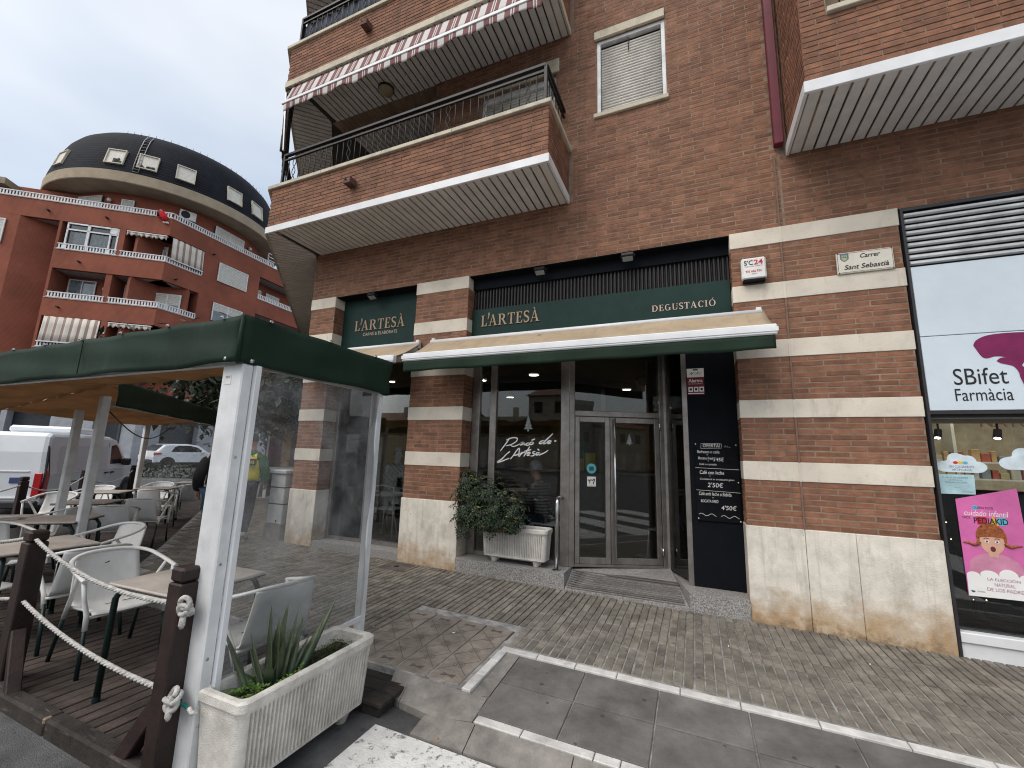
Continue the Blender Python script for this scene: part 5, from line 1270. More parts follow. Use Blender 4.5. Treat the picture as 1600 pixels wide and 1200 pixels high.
for a, b in zip(xs_, xs_[1:]):
    m = MB(); m.box(b+.003, a-.003, -3.55, -3.462, -.14, DZ+.03, c=.012); m.build('edge_beam', M_plank, deck)
for a in xs_[1:4]:
    m = MB(); m.box(a-.012, a+.012, -3.558, -3.52, DZ+.005, DZ+.036, c=.006); m.build('bracket', mat('rusty_clip', (.28, .22, .15), rough=.7, var=.3, bump=.4), deck)
st = thing('wooden_step', 'low dark wooden step box beside the near planter', 'step', (-2.0, -2.4, -.06))
for k in range(3):
    m = MB(); m.box(-2.35, -1.86+.0*k, -2.60+k*.125, -2.60+k*.125+.118, .015, .045, c=.006); m.build('plank', M_plank, st)
m = MB(); m.box(-2.35, -1.885, -2.58, -2.24, -.12, .012); m.build('riser', M_plank, st)

# canopy
ZR, ZB = 2.33, 2.065
cn = thing('terrace_canopy', 'terrace canopy with dark green tarpaulin edge on white posts and clear plastic sides', 'canopy', (-2.35, -3.5, 0))
roof_o = [(-2.31, -3.49), (-2.31, -2.26), (-6.5, -2.26), (-9.9, 1.25), (-10.65, .22), (-9.25, -2.3), (-9.25, -3.49)]
def tarp(p, q, zt, zb, seed, parent, thick=.004, mtl=None):
    p = Vector((*p, 0)); q = Vector((*q, 0)); L = (q-p).length; nrm = Vector((0, 0, 1)).cross((q-p).normalized())
    def fn(s, t):
        wv = .010*math.sin(s*L*5+seed)*t+.006*math.sin(s*L*11+t*4+seed*2)+.004*math.sin(t*9+s*L*3)
        return p+(q-p)*s+nrm*wv+Vector((0, 0, zt+(zb-zt)*t+.006*math.sin(s*L*6.0+seed)*t-.004*(1-t)*abs(math.sin(s*L*PI/.55))))
    m = MB(); m.grid(fn, max(6, int(L*16)), 8); return solid(m.build('valance', mtl or M_green, parent, fix=False), thick)
tarp((-2.29, -3.515), (-9.3, -3.515), ZR, ZB-.005, 1, cn); tarp((-2.285, -3.51), (-2.285, -2.235), ZR+.01, ZB, 2, cn)
tarp((-6.45, -2.2), (-9.9, 1.28), ZR+.05, ZB+.0, 4, cn); tarp((-9.9, 1.3), (-10.7, .25), ZR, ZB+.1, 5, cn)
m = MB(); m.tube([(-2.288, -3.514, ZB-.004), (-2.288, -3.513, ZR+.004)], .011, 8); m.build('corner_seam', M_green, cn)
m = MB()
for xx in (-3.95, -5.6): m = MB(); m.beam((xx, -3.530, ZB+.01), (xx, -3.530, ZR-.01), .006, .003, (1, 0, 0)); m.build('seam', M_green, cn)
# roof cloth: sagging between bars; stays flat over the near corner
def in_poly(x, y, poly):
    c = False; k = len(poly)
    for i in range(k):
        (xa, ya), (xb, yb) = poly[i], poly[(i+1) % k]
        if (ya > y) != (yb > y) and x < (xb-xa)*(y-ya)/(yb-ya)+xa: c = not c
    return c
def roof_sheet(poly4, sag, nu, nv, zz=(0, 0, 0, 0)):
    a, b, c, d = [Vector((*p, 0)) for p in poly4]
    m = MB()
    def fn(s, t):
        p = (a*(1-s)+b*s)*(1-t)+(d*(1-s)+c*s)*t
        z = ZR-.01-((zz[0]*(1-s)+zz[1]*s)*(1-t)+(zz[3]*(1-s)+zz[2]*s)*t)-sag*abs(math.sin(s*PI*6))*math.sin(PI*(.15+.7*t))-.012*math.sin(s*50+t*9)
        return Vector((p.x, p.y, z))
    m.grid(fn, nu, nv); return solid(m.build('roof_cloth', M_tan, cn, fix=False), .003)
roof_sheet([(-2.35, -3.46), (-6.5, -3.46), (-6.5, -2.27), (-2.35, -2.28)], .055, 72, 10)
roof_sheet([(-6.5, -3.46), (-9.25, -3.46), (-9.25, -2.3), (-6.5, -2.27)], .05, 40, 10, (0, .27, .27, 0))
roof_sheet([(-6.5, -2.275), (-9.25, -2.305), (-10.65, .22), (-9.9, 1.25)], .05, 40, 24, (0, .27, .30, .12))
m = MB()
for p, q in (((-2.36, -3.45), (-9.2, -3.45)), ((-2.36, -3.45), (-2.36, -2.29)), ((-6.5, -2.29), (-9.9, 1.2)), ((-9.2, -3.45), (-9.2, -2.3)), ((-9.2, -2.3), (-10.6, .2)), ((-10.6, .2), (-9.9, 1.2))):
    m.beam((*p, ZB+.02), (*q, ZB+.02), .04, .04)
m.build('frame_bar', M_zinc, cn)
def cpost(x, y, zb, w1=.085, w2=.085, rz=0, zt=ZB+.0):
    m = MB(); A = (Vector((math.cos(rz), math.sin(rz), 0)), Vector((-math.sin(rz), math.cos(rz), 0)), Vector((0, 0, 1)))
    m.obox((x, y, (zt+zb)/2), (w1/2, w2/2, (zt-zb)/2), A, c=.007); 
    return m.build('post', M_zinc, cn)
pn = cpost(-2.375, -3.4425, -.1, .17, .065); m = MB(); m.box(-2.30, -2.268, -3.409, -3.375, -.1, ZB, c=.003); m.build('rail', M_white, pn)
m = MB()
for z in (.25, .55, 1.0, 1.55): m.lathe([(0, .004), (.007, .003), (.008, 0)], (-2.2895, -3.45, z), (1, 0, 0), 8)
m.build('bolt', M_steel, pn)
m = MB(); m.box(-2.43, -2.375, -3.4768, -3.4752, 1.95, 2.02); m.build('maker_label', M_plate, pn); m = MB(); text(m, 'TOLDOS', frame((0, -3.477, 0), (1, 0, 0), (0, -1, 0)), -2.422, 1.985, .04, .014, .0006); m.build('lettering', M_txtk, pn, fix=False)
pf = cpost(-2.36, -2.285, -.05, .06, .06)
for p in ((-6.5, -2.28), (-6.45, -3.44), (-7.95, -1.93), (-9.2, -2.35), (-10.55, .18), (-9.85, 1.15), (-9.2, -3.44)): cpost(*p, DZ, .085, .085, zt=ZB+.1 if p == (-6.5, -2.28) else ZB)
def film(p, q, zb, zt, seed):
    p = Vector((*p, 0)); q = Vector((*q, 0)); L = (q-p).length; nrm = Vector((0, 0, 1)).cross((q-p).normalized())
    m = MB(); m.grid(lambda s, t: p+(q-p)*s+nrm*(.014*math.sin(s*7+t*5+seed)*math.sin(PI*s)+.01*math.sin(t*14+s*3))+Vector((0, 0, zb+(zt-zb)*t)), 16, 20); return m.build('plastic_curtain', M_film, cn, fix=False)
film((-2.285, -3.375), (-2.33, -2.31), .40, ZB+.03, 0); film((-10.52, .24), (-9.92, 1.12), .1, ZB+.03, 2)
m = MB(); m.beam((-2.332, -3.405, .38), (-2.332, -2.31, .38), .02, .03); m.build('frame_bar', M_zinc, cn)
m = MB()
for k in range(13): m.lathe([(0, .012), (.012, .008), (.013, 0)], (-2.45-k*.52, -3.525, ZR+.0), (0, -.5, .8), 8)
for k in range(3): m.lathe([(0, .012), (.012, .008), (.013, 0)], (-2.275, -3.35+k*.45, ZR+.01), (.5, 0, .8), 8)
m.lathe([(0, .012), (.012, .008), (.013, 0)], (-2.37, -3.522, ZB+.02), (0, -1, 0), 8); m.lathe([(0, .012), (.012, .008), (.013, 0)], (-2.276, -3.44, ZB+.02), (1, 0, 0), 8)
m.build('eyelet', M_steel, cn)
m = MB(); m.tube([Vector((-6.42, -2.25, 1.98)).lerp(Vector((-10.3, .5, 2.0)), t)-Vector((0, 0, .28*math.sin(PI*t))) for t in [i/14 for i in range(15)]], .008, 5); tag(m.build('hanging_cable', M_iron, None), 'thin black cable sagging under the terrace canopy', 'cable')

# rope posts and ropes
def rope_post(x, y, label, brace=(-.28, 0), zt=.985, zb=-.02, first=True):
    t = thing('rope_post', label, 'post', (x, y, zb), group='dark wooden rope posts around the terrace')
    m = MB(); h = .054; m.box(x-h, x+h, y-h, y+h, zb, zt-.075, c=.007); m.build('shaft', M_post, t)
    m = MB(); h = .052; m.box(x-h, x+h, y-h, y+h, zt-.071, zt, c=.012); m.build('cap', M_post, t)
    if brace:
        bx, by = brace; m = MB(); L = math.hypot(bx, by); bx, by = bx/L, by/L
        m.beam((x+bx*.30, y+by*.30, zb+.03), (x+bx*.05, y+by*.05, zb+.36), .07, .085, c=.006); m.build('brace', M_post, t)
    return t
P0 = rope_post(-2.455, -3.505, 'dark wooden rope post beside the white canopy post, nearest the planter')
P1 = rope_post(-4.28, -3.44, 'dark wooden rope post at the left end of the front ropes', brace=(.22, -.05))
for x, y, l in ((-10.95, -1.32, 'dark wooden rope post in front of the van tail lamp'), (-13.0, .33, 'dark wooden rope post in front of the van side'), (-15.7, 2.55, 'dark wooden rope post in front of the van bonnet'), (-6.9, -3.44, 'dark wooden rope post outside the far end of the front ropes')):
    rope_post(x, y, l, None)
def rope(a, b, sag, label, grp='white ropes strung between the terrace posts'):
    a = Vector(a); b = Vector(b); L = (b-a).length; m = MB(); n = int(L/.012)
    n = min(n, 200); r = .0125
    base = [a.lerp(b, i/n)-Vector((0, 0, sag*4*(i/n)*(1-i/n))) for i in range(n+1)]
    d = (b-a).normalized(); u_ = d.cross(Vector((0, 0, 1))).normalized()
    for k in range(3):
        pts = [p+u_*math.cos(i/n*L/.035*2*PI/3+k*2*PI/3)*.0062+Vector((0, 0, math.sin(i/n*L/.035*2*PI/3+k*2*PI/3)*.0062)) for i, p in enumerate(base)]
        m.tube(pts, .0078, 5)
    return tag(m.build('rope', M_rope, None), label, 'rope', grp)
rope((-4.22, -3.46, .93), (-2.51, -3.52, .80), .075, 'upper white rope sagging between the two front posts'); rope((-4.22, -3.46, .53), (-2.51, -3.52, .40), .05, 'lower white rope sagging between the two front posts')
rope((-6.9, -3.46, .90), (-4.34, -3.46, .93), .12, 'upper white rope running out of the picture at the left'); rope((-6.9, -3.46, .5), (-4.34, -3.46, .53), .10, 'lower white rope running out of the picture at the left')
rope((-10.95, -1.32, .85), (-13.0, .33, .85), .2, 'white rope in front of the van rear side'); rope((-13.0, .33, .85), (-15.7, 2.55, .85), .25, 'white rope in front of the van doors'); rope((-9.3, -3.4, .85), (-10.95, -1.32, .85), .15, 'white rope in front of the van rear doors')
def knot(c, label, seed):
    m = MB(); r_ = random.Random(seed); c = Vector(c)
    for k in range(4):
        ax = Vector((r_.uniform(-.4, .4), r_.uniform(-1, 1), r_.uniform(-.6, .6))).normalized(); u_ = ax.cross(Vector((0, 0, 1))).normalized(); w_ = ax.cross(u_)
        o_ = c+Vector((r_.uniform(-.006, .012), r_.uniform(-.012, .012), r_.uniform(-.035, .035)))
        m.tube([o_+u_*math.cos(q*PI/8)*.028+w_*math.sin(q*PI/8)*.026 for q in range(17)], .012, 7)
    m.tube([c+Vector((.0, 0, -.03)), c+Vector((.012, -.01, -.07)), c+Vector((.005, -.005, -.085))], [.014, .015, .010], 7)
    return tag(m.build('rope_knot', M_rope, None), label, 'rope knot')
knot((-2.37, -3.545, .80), 'upper white rope knot on the near post', 1); knot((-2.37, -3.545, .395), 'lower white rope knot on the near post with green twine', 2)
m = MB(); m.tube([(-2.35, -3.53, .385), (-2.33, -3.50, .355), (-2.29, -3.50, .345)], .008, 6); tag(m.build('green_twine', mat('teal_twine', (.01, .16, .13), rough=.7), None), 'short teal twine tied to the lower rope knot', 'twine')
m = MB(); m.tube([(-2.30, -3.50, .35), (-2.27, -3.50, .335), (-2.25, -3.495, .345)], .011, 6); tag(m.build('rope_end', M_rope, None), 'frayed white rope end lying on the planter rim', 'rope')

# chairs and tables
def make_chair():
    t = thing('terrace_chair', 'x', 'chair', (0, 0, 0), group='white terrace chairs with dark green legs')
    # x forward. one sheet: seat and back
    prof = [(.235, .395), (.21, .412), (.10, .405), (-.05, .392), (-.14, .395), (-.185, .43), (-.215, .52), (-.245, .64), (-.262, .725)]
    pr_ = spline([(a, b) for a, b in prof], 4)
    def fn(s, t_):
        i = t_*(len(pr_)-1); k = min(int(i), len(pr_)-2); f = i-k; x = pr_[k][0]*(1-f)+pr_[k+1][0]*f; z = pr_[k][1]*(1-f)+pr_[k+1][1]*f
        wd_ = .215-.02*max(0, (z-.42)/.3); y = (s-.5)*2*wd_; cv = (1-(2*s-1)**2)
        return Vector((x-(.03*cv-.012 if z > .43 else 0), y, z-(.012*cv if z < .43 else 0)))
    m = MB(); m.grid(fn, 12, 34); o = m.build('seat_shell', M_chair, t, local=True, fix=False); solid(o, .012)
    m = MB()
    for (a0, a1, z) in ((-.03, .05, .412), (-.04, .04, .418)):
        pass
    m.beam((-.2, -.05, .66), (-.2, .05, .69), .004, .012) if False else None
    m.obox((-.269, 0.02, .665), (.0015, .035, .006), (Vector((1, 0, 0)), Vector((0, .93, .36)), Vector((0, -.36, .93)))); m.obox((-.258, -.012, .64), (.0015, .028, .004), (Vector((1, 0, 0)), Vector((0, .93, .36)), Vector((0, -.36, .93))))
    for k in (-.08, 0.02): m.box(.035+.0, .045, k, k+.075, .402, .4045)
    m.build('slot', M_gap, t, local=True)
    # bow that is back rail and both arms
    pts = [(.20, -.275, .625), (.10, -.275, .645), (-.06, -.268, .675), (-.18, -.235, .708), (-.255, -.15, .732), (-.285, 0, .74), (-.255, .15, .732), (-.18, .235, .708), (-.06, .268, .675), (.10, .275, .645), (.20, .275, .625)]
    m = MB(); m.tube([Vector(p) for p in spline(pts, 4)], .017, 8, flat=.75); m.build('arm_rail', M_chair, t, local=True)
    for s in (1, -1):
        m = MB(); m.tube([(.17, .27*s, .628), (.185, .255*s, .5), (.205, .235*s, .40), (.21, .232*s, .30)], [.015, .014, .016, .017], 8); m.build('arm_strut', M_chair, t, local=True)
        m = MB(); m.tube([(.06, .268*s, .648), (-.02, .25*s, .54), (-.12, .232*s, .41), (-.17, .228*s, .31)], [.014, .013, .016, .017], 8); m.build('arm_strut', M_chair, t, local=True)
        m = MB(); m.tube([(.21, .232*s, .33), (.235, .24*s, .0)], [.0135, .0135], 8); m.build('leg', M_leg, t, local=True)
        m = MB(); m.tube([(-.165, .228*s, .34), (-.275, .24*s, .0)], [.0135, .0135], 8); m.build('leg', M_leg, t, local=True)
    m = MB(); m.tube([(.19, -.235, .375), (.19, .235, .375)], .012, 6); m.build('seat_rail', M_chair, t, local=True); m = MB(); m.tube([(-.15, -.225, .375), (-.15, .225, .375)], .012, 6); m.build('seat_rail', M_chair, t, local=True)
    return t
ch = make_chair(); GC = 'white terrace chairs with dark green legs'
CH = [(-4.12, -2.98, -.08, 'white terrace chair facing the nearest table, seen from behind its arm between the front ropes'),
      (-2.68, -2.86, 3.0, 'white terrace chair behind the clear plastic curtain and the aloe'),
      (-4.82, -2.92, 3.0, 'white terrace chair with its back against the nearest chair, facing the second table'),
      (-5.35, -3.38, 1.75, 'white terrace chair partly hidden by the left front post'),
      (-6.45, -2.95, .1, 'white terrace chair at the far end of the second table'),
      (-5.60, -2.45, -1.45, 'white terrace chair seen side on beyond the second table'),
      (-7.35, -2.75, 3.0, 'white terrace chair with its back to the second table row'),
      (-7.85, -1.95, -2.7, 'white terrace chair behind the long table at the back post'),
      (-7.7, -1.45, 2.6, 'white terrace chair right of the back canopy post'),
      (-8.25, -.75, 2.3, 'white terrace chair at the open edge of the deck, right of the back post'),
      (-9.9, -1.3, -.8, 'white terrace chair in front of the van side'),
      (-9.75, .15, 2.1, 'white terrace chair near the deck edge in front of the far curtain'),
      (-11.0, -.3, -1.0, 'white terrace chair in front of the van doors'),
      (-11.3, .95, -.9, 'white terrace chair below the white car'),
      (-10.5, 1.25, 2.6, 'white terrace chair beside the person in the black jacket'),
      (-8.9, -2.9, .2, 'white terrace chair at the far left in front of the van rear')]
for i, (x, y, rz, l) in enumerate(CH):
    if i == 0: ch.location = (x, y, DZ); ch.rotation_euler = (0, 0, rz); ch['label'] = l
    else: copy_tree(ch, (x, y, DZ), rz, l, GC)
def make_table():
    t = thing('terrace_table', 'x', 'table', (0, 0, 0), group='terrace tables with wood grain tops')
    m = MB(); m.box(-.32, .32, -.31, .31, .685, .703, c=.006); m.build('tabletop', M_top, t, local=True)
    m = MB(); m.box(-.318, .318, -.308, .308, .676, .6845, c=.003); m.build('edge_band', mat('dark_edge', (.04, .035, .03)), t, local=True)
    for sx in (1, -1):
        for sy in (1, -1):
            m = MB(); m.tube([(sx*.20, sy*.25, .665), (sx*.26, sy*.262, .655), (sx*.295, sy*.27, .60), (sx*.305, sy*.275, .0)], .018, 8); m.lathe([(0, 0), (.022, 0), (.022, .03), (.018, .03)], (sx*.305, sy*.275, 0), n=8); m.build('leg', M_leg, t, local=True)
    m = MB(); m.tube([(.22, -.25, .665), (.22, .25, .665)], .013, 6); m.tube([(-.22, -.25, .665), (-.22, .25, .665)], .013, 6); m.build('rail', M_leg, t, local=True)
    return t
tb = make_table(); GT = 'terrace tables with wood grain tops'
TB = [(-3.19, -3.02, .05, 'terrace table with grey wood grain top nearest the plastic curtain'), (-5.30, -3.05, -.05, 'terrace table behind the left front rope post'), (-6.9, -2.35, .75, 'terrace table running behind the back canopy post, left half'), (-7.45, -2.72, .75, 'terrace table at the left edge of the picture in front of the van'),
      (-8.6, -1.35, .75, 'terrace table right of the back canopy post'), (-10.2, -.45, .75, 'terrace table in front of the van doors'), (-10.5, .55, .75, 'terrace table below the white car'), (-11.6, 1.9, .75, 'terrace table at the far end of the deck')]
for i, (x, y, rz, l) in enumerate(TB):
    if i == 0: tb.location = (x, y, DZ); tb.rotation_euler = (0, 0, rz); tb['label'] = l
    else: copy_tree(tb, (x, y, DZ), rz, l, GT)

# ---------------------------------------------------------------- planters
def planter(label, x0, x1, y0, y1, zb, zt, m_, axis, feet=True):
    """fluted concrete trough; flutes on the long sides"""
    t = thing('planter', label, 'planter', ((x0+x1)/2, (y0+y1)/2, zb))
    long_ = (y1-y0) if axis == 'y' else (x1-x0); shrt = (x1-x0) if axis == 'y' else (y1-y0)
    cx_, cy_ = (x0+x1)/2, (y0+y1)/2; H = zt-zb; r = .045
    def ring(hl, hs, z, flute=0.0, inner=False):
        pts = []; pitch = .0265
        def side(ax, bx, n):
            for i in range(n):
                pts.append((ax[0]+(bx[0]-ax[0])*i/n, ax[1]+(bx[1]-ax[1])*i/n))
        n1 = 0
        P_ = []
        nn = int(long_/pitch)
        for sgn in (1, -1):
            for i in range(nn*5+1):
                q = i/(nn*5); ll = (-hl+r)+(2*hl-2*r)*q; f = flute*(0, .08, .9, .9, .08)[i % 5]
                P_.append((ll*sgn, -(hs-f)*sgn))
            for i in range(1, 6):
                an = R(-90+90*i/6); P_.append(((hl-r+r*math.cos(an))*sgn, (-hs+r+r*math.sin(an))*sgn))
            for i in range(0, 9):
                q = i/8; P_.append((hl*sgn, (-hs+r+(2*hs-2*r)*q)*sgn))
            for i in range(1, 6):
                an = R(90*i/6); P_.append(((hl-r+r*math.cos(an))*sgn, (hs-r+r*math.sin(an))*sgn))
        return [(cx_+(a if axis == 'x' else b), cy_+(b if axis == 'x' else a), z) for a, b in P_]
    hl, hs = long_/2, shrt/2; tp = .03
    zf = zb+.055
    rings = [ring(hl-tp-.03, hs-tp-.03, zf), ring(hl-tp, hs-tp, zf+.02, .0), ring(hl-tp*.95, hs-tp*.95, zf+.05, .018), ring(hl-.012, hs-.012, zt-.075, .018), ring(hl-.008, hs-.008, zt-.06, .0), ring(hl, hs, zt-.045, 0), ring(hl, hs, zt-.008, 0), ring(hl-.01, hs-.01, zt, 0), ring(hl-.035, hs-.035, zt, 0), ring(hl-.045, hs-.045, zt-.01, 0), ring(hl-.055, hs-.055, zt-.11, 0)]
    k = len(rings[0]); m = MB(); vs = [p for r_ in rings for p in r_]
    fs = [(j*k+i, j*k+(i+1) % k, (j+1)*k+(i+1) % k, (j+1)*k+i) for j in range(len(rings)-1) for i in range(k)]+[tuple(range(k))[::-1]]
    m.add(vs, fs, False); m.build('trough', m_, t)
    m = MB(); sp_ = ring(hl-.05, hs-.05, zt-.085)
    ce = Vector((cx_, cy_, zt-.07)); m.add([tuple(ce)]+[(p[0], p[1], p[2]+.012*noise.noise(Vector(p)*9)) for p in sp_], [(0, i+1, (i+1) % k+1) for i in range(k)], True); m.build('soil', M_soil, t)
    if feet:
        for s in (-1, 1):
            for q in (-1, 1):
                a, b = s*(hl-.16), q*(hs-.10); fx, fy = (a, b) if axis == 'x' else (b, a)
                m = MB(); m.lathe([(.03, 0), (.035, .01), (.055, .06)], (cx_+fx, cy_+fy, zb), n=10); m.build('foot', m_, t)
    return t
planter('stained white concrete planter with fluted sides holding the aloe, beside the canopy', -2.325, -1.975, -3.47, -2.55, G(-2.1, -3)-.0, .42, M_pot, 'y')
planter('clean white fluted planter under the bush on the granite plinth', -2.52, -1.64, -.03, .235, .302, .74, M_pot2, 'x')
# aloe
al = thing('aloe_plant', 'grey green aloe with long pointed leaves in the near planter', 'plant', (-2.2, -3.12, .34))
ra = random.Random(21)
leaves = []
C_al = Vector((-2.19, -3.13, .325))
spec = [(-.25, -.24, .34), (-.16, -.10, .20), (-.02, -.06, .42), (.03, -.02, .34), (.05, .10, .36), (.10, .30, .30), (.02, .16, .30), (-.08, .02, .26), (-.20, -.16, .12), (.08, .0, .24), (.0, .05, .40), (.06, .20, .18), (-.10, .14, .22), (.10, -.10, .16), (-.05, -.16, .30), (.04, .42, .34), (-.12, -.30, .05)]
for i, (dx, dy, dz) in enumerate(spec):
    b0 = C_al+Vector((dx*.18+ra.uniform(-.02, .02), dy*.35, -.01)); tip = C_al+Vector((dx*.62, dy*.92, dz*1.0)); mid_ = b0.lerp(tip, .5)+Vector((dx*.10, dy*.05, .03))
    pts = [b0*(1-t)**2+mid_*2*t*(1-t)+tip*t*t for t in [k/10 for k in range(11)]]
    L = (tip-b0).length; wmax = .036+.016*L/.4; vs = []; fs = []
    d0 = (tip-b0).normalized(); out_ = Vector((dx+.001, dy, 0)).normalized() if abs(dx)+abs(dy) > .05 else Vector((0, -1, 0)); side = d0.cross(out_)
    if side.length < .05: side = Vector((1, .3, 0))
    side.normalize()
    m = MB()
    for k, p in enumerate(pts):
        t = k/10; w_ = wmax*(1-t)**.8*(1 if k else .9)+.001; d = (pts[min(k+1, 10)]-pts[max(k-1, 0)]).normalized(); nn = side.cross(d).normalized(); th = w_*.35
        vs += [p+side*w_+nn*th*.7, p+side*w_*.45-nn*th*.35, p-side*w_*.45-nn*th*.35, p-side*w_+nn*th*.7, p-side*w_*.35+nn*th*.15, p+side*w_*.35+nn*th*.15]
    for k in range(10):
        for q in range(6): fs.append((k*6+q, k*6+(q+1) % 6, (k+1)*6+(q+1) % 6, (k+1)*6+q))
    m.add(vs, fs, True); m.build('leaf', M_aloe, al)
# small weeds
def weeds(name, label, boxes, n, seed, mm=None, size=.012):
    r_ = random.Random(seed); m = MB()
    for k in range(n):
        bx = boxes[r_.randrange(len(boxes))]; x = r_.uniform(bx[0], bx[1]); y = r_.uniform(bx[2], bx[3]); z = bx[4]+abs(r_.gauss(0, .02)); s = size*r_.uniform(.6, 1.5); a = r_.uniform(0, 6.28)
        for q in range(3):
            an = a+q*2.09; d = Vector((math.cos(an), math.sin(an), r_.uniform(.1, .7))); c = Vector((x, y, z))+d*s*.7; u_ = Vector((-math.sin(an), math.cos(an), 0))
            m.quad(c-d*s*.6, c+u_*s*.5, c+d*s*.6, c-u_*s*.5)
    return tag(m.build(name, mm or M_weed, None, kind='stuff', fix=False), label, 'weeds')
weeds('clover', 'bright green clover growing round the foot of the aloe', [(-2.24, -2.06, -3.38, -3.22, .345), (-2.10, -2.03, -3.2, -3.02, .345)], 170, 3)
weeds('moss', 'dull green moss on the soil at the far end of the planter', [(-2.25, -2.04, -2.95, -2.62, .338)], 420, 5, mat('moss_green', (.05, .075, .02), var=.3, piece=.3), .008)
# bush
bu = thing('bush', 'dark glossy bush overflowing the white planter by the main window', 'bush', (-2.35, .0, .68))
rbu = random.Random(9); m = MB(); lobes = [(-2.42, -.10, 1.02, .36, .22, .30), (-2.66, -.10, 1.13, .20, .18, .24), (-2.14, -.10, .93, .26, .2, .22), (-2.70, -.12, .82, .16, .16, .20), (-2.35, -.15, .84, .30, .2, .16), (-2.05, -.14, .80, .14, .14, .12), (-2.72, -.02, 1.30, .10, .1, .12)]
cl = 0
while cl < 1050:
    L = lobes[rbu.choices(range(len(lobes)), [.36, .2, .2, .1, .16, .06, .05])[0]]
    d = Vector((rbu.gauss(0, 1), rbu.gauss(0, 1), rbu.gauss(0, 1))).normalized(); rr_ = rbu.uniform(.35, 1.05) if cl % 9 else rbu.uniform(1.05, 1.38)
    c = Vector((L[0]+d.x*L[3]*rr_, L[1]+d.y*L[4]*rr_, L[2]+d.z*L[5]*rr_))
    if c.y > .2: continue
    ax = (d*.7+Vector((0, -.15, .55))).normalized(); u_ = ax.cross(Vector((.3, .2, 1))).normalized(); w_ = ax.cross(u_); nl = rbu.choice((5, 6, 7)); s = rbu.uniform(.032, .052); a0 = rbu.uniform(0, 6.28)
    for q in range(nl):
        an = a0+q*2*PI/nl; dd = (u_*math.cos(an)+w_*math.sin(an)+ax*rbu.uniform(-.45, .05)).normalized(); sd_ = ax.cross(dd).normalized()
        p0 = c+dd*s*.15; p1 = c+dd*s*.75; p2 = c+dd*s*1.3-ax*s*.15; wv = s*.27
        m.add([p0, p1+sd_*wv-ax*.002, p2, p1-sd_*wv-ax*.002, p1+ax*.004], [(0, 1, 4), (1, 2, 4), (2, 3, 4), (3, 0, 4)], False)
    cl += 1
m.build('foliage', M_bush, bu, kind='stuff', fix=False)
m = MB()
for k in range(46):
    L = lobes[k % 6]; d = Vector((rbu.gauss(0, 1), -abs(rbu.gauss(0, 1)), rbu.gauss(0, 1))).normalized(); c = Vector((L[0]+d.x*L[3], L[1]+d.y*L[4], L[2]+d.z*L[5])); u_ = d.cross(Vector((.2, .1, 1))).normalized(); w_ = d.cross(u_); s = rbu.uniform(.02, .04)
    m.quad(c-u_*s, c-w_*s*.4, c+u_*s, c+w_*s*.4)
m.build('dry_leaf', mat('yellow_leaf', (.20, .17, .05), var=.3), bu, kind='stuff', fix=False)
m = MB()
for k in range(14):
    L = lobes[k % len(lobes)]; a = Vector((-2.2+rbu.uniform(-.2, .2), .1+rbu.uniform(-.05, .05), .66)); b = Vector((L[0]+rbu.uniform(-.1, .1), L[1], L[2]+rbu.uniform(0, .15)))
    m.tube([a, a.lerp(b, .5)+Vector((0, 0, .1)), b], [.012, .008, .004], 5)
m.build('stem', M_stem, bu)
t = thing('handrail', 'polished steel handrail post between the planter and the door', 'handrail', (-1.53, .02, .3))
m = MB(); m.tube([(-1.535, .03, .30), (-1.535, .03, 1.06), (-1.535, .05, 1.10), (-1.535, .10, 1.115), (-1.535, .22, 1.115)], .024, 12); m.build('rail', M_steel, t); m = MB(); m.lathe([(0, .0), (.05, 0), (.05, .008), (.026, .012)], (-1.535, .03, .301), n=16); m.build('flange', M_steel, t)
# ---------------------------------------------------------------- people
def skin_mesh(name, J, Ed, m_, parent, sub=2, root=None, extra=None):
    keys = list(J); me = bpy.data.meshes.new(name)
    me.from_pydata([J[k][:3] for k in keys], [(keys.index(a), keys.index(b)) for a, b in Ed], [])
    o = bpy.data.objects.new(name, me); COL.objects.link(o)
    md = o.modifiers.new('skin', 'SKIN'); md.use_smooth_shade = True; md.branch_smoothing = .5
    sv = me.skin_vertices[0].data if me.skin_vertices else None
    if sv is None:
        bpy.context.view_layer.objects.active = o
        bm = bmesh.new(); bm.from_mesh(me); bm.verts.layers.skin.verify(); bm.to_mesh(me); bm.free(); sv = me.skin_vertices[0].data
    for i, k in enumerate(keys):
        r = J[k][3]; sv[i].radius = r if isinstance(r, tuple) else (r, r); sv[i].use_root = (k == (root or keys[0]))
    ss = o.modifiers.new('sub', 'SUBSURF'); ss.levels = sub; ss.render_levels = sub
    bpy.context.view_layer.update()
    dg = bpy.context.evaluated_depsgraph_get(); nm = bpy.data.meshes.new_from_object(o.evaluated_get(dg))
    COL.objects.unlink(o); bpy.data.objects.remove(o)
    nm.materials.clear(); nm.materials.append(m_)
    if extra:
        bm = bmesh.new(); bm.from_mesh(nm); t = bpy.data.meshes.new('t'); t.from_pydata(extra.v, [], extra.f); bm.from_mesh(t); bm.to_mesh(nm); bm.free()
    for p in nm.polygons: p.use_smooth = True
    o2 = bpy.data.objects.new(name, nm); link(o2, parent, W[parent])
    return o2
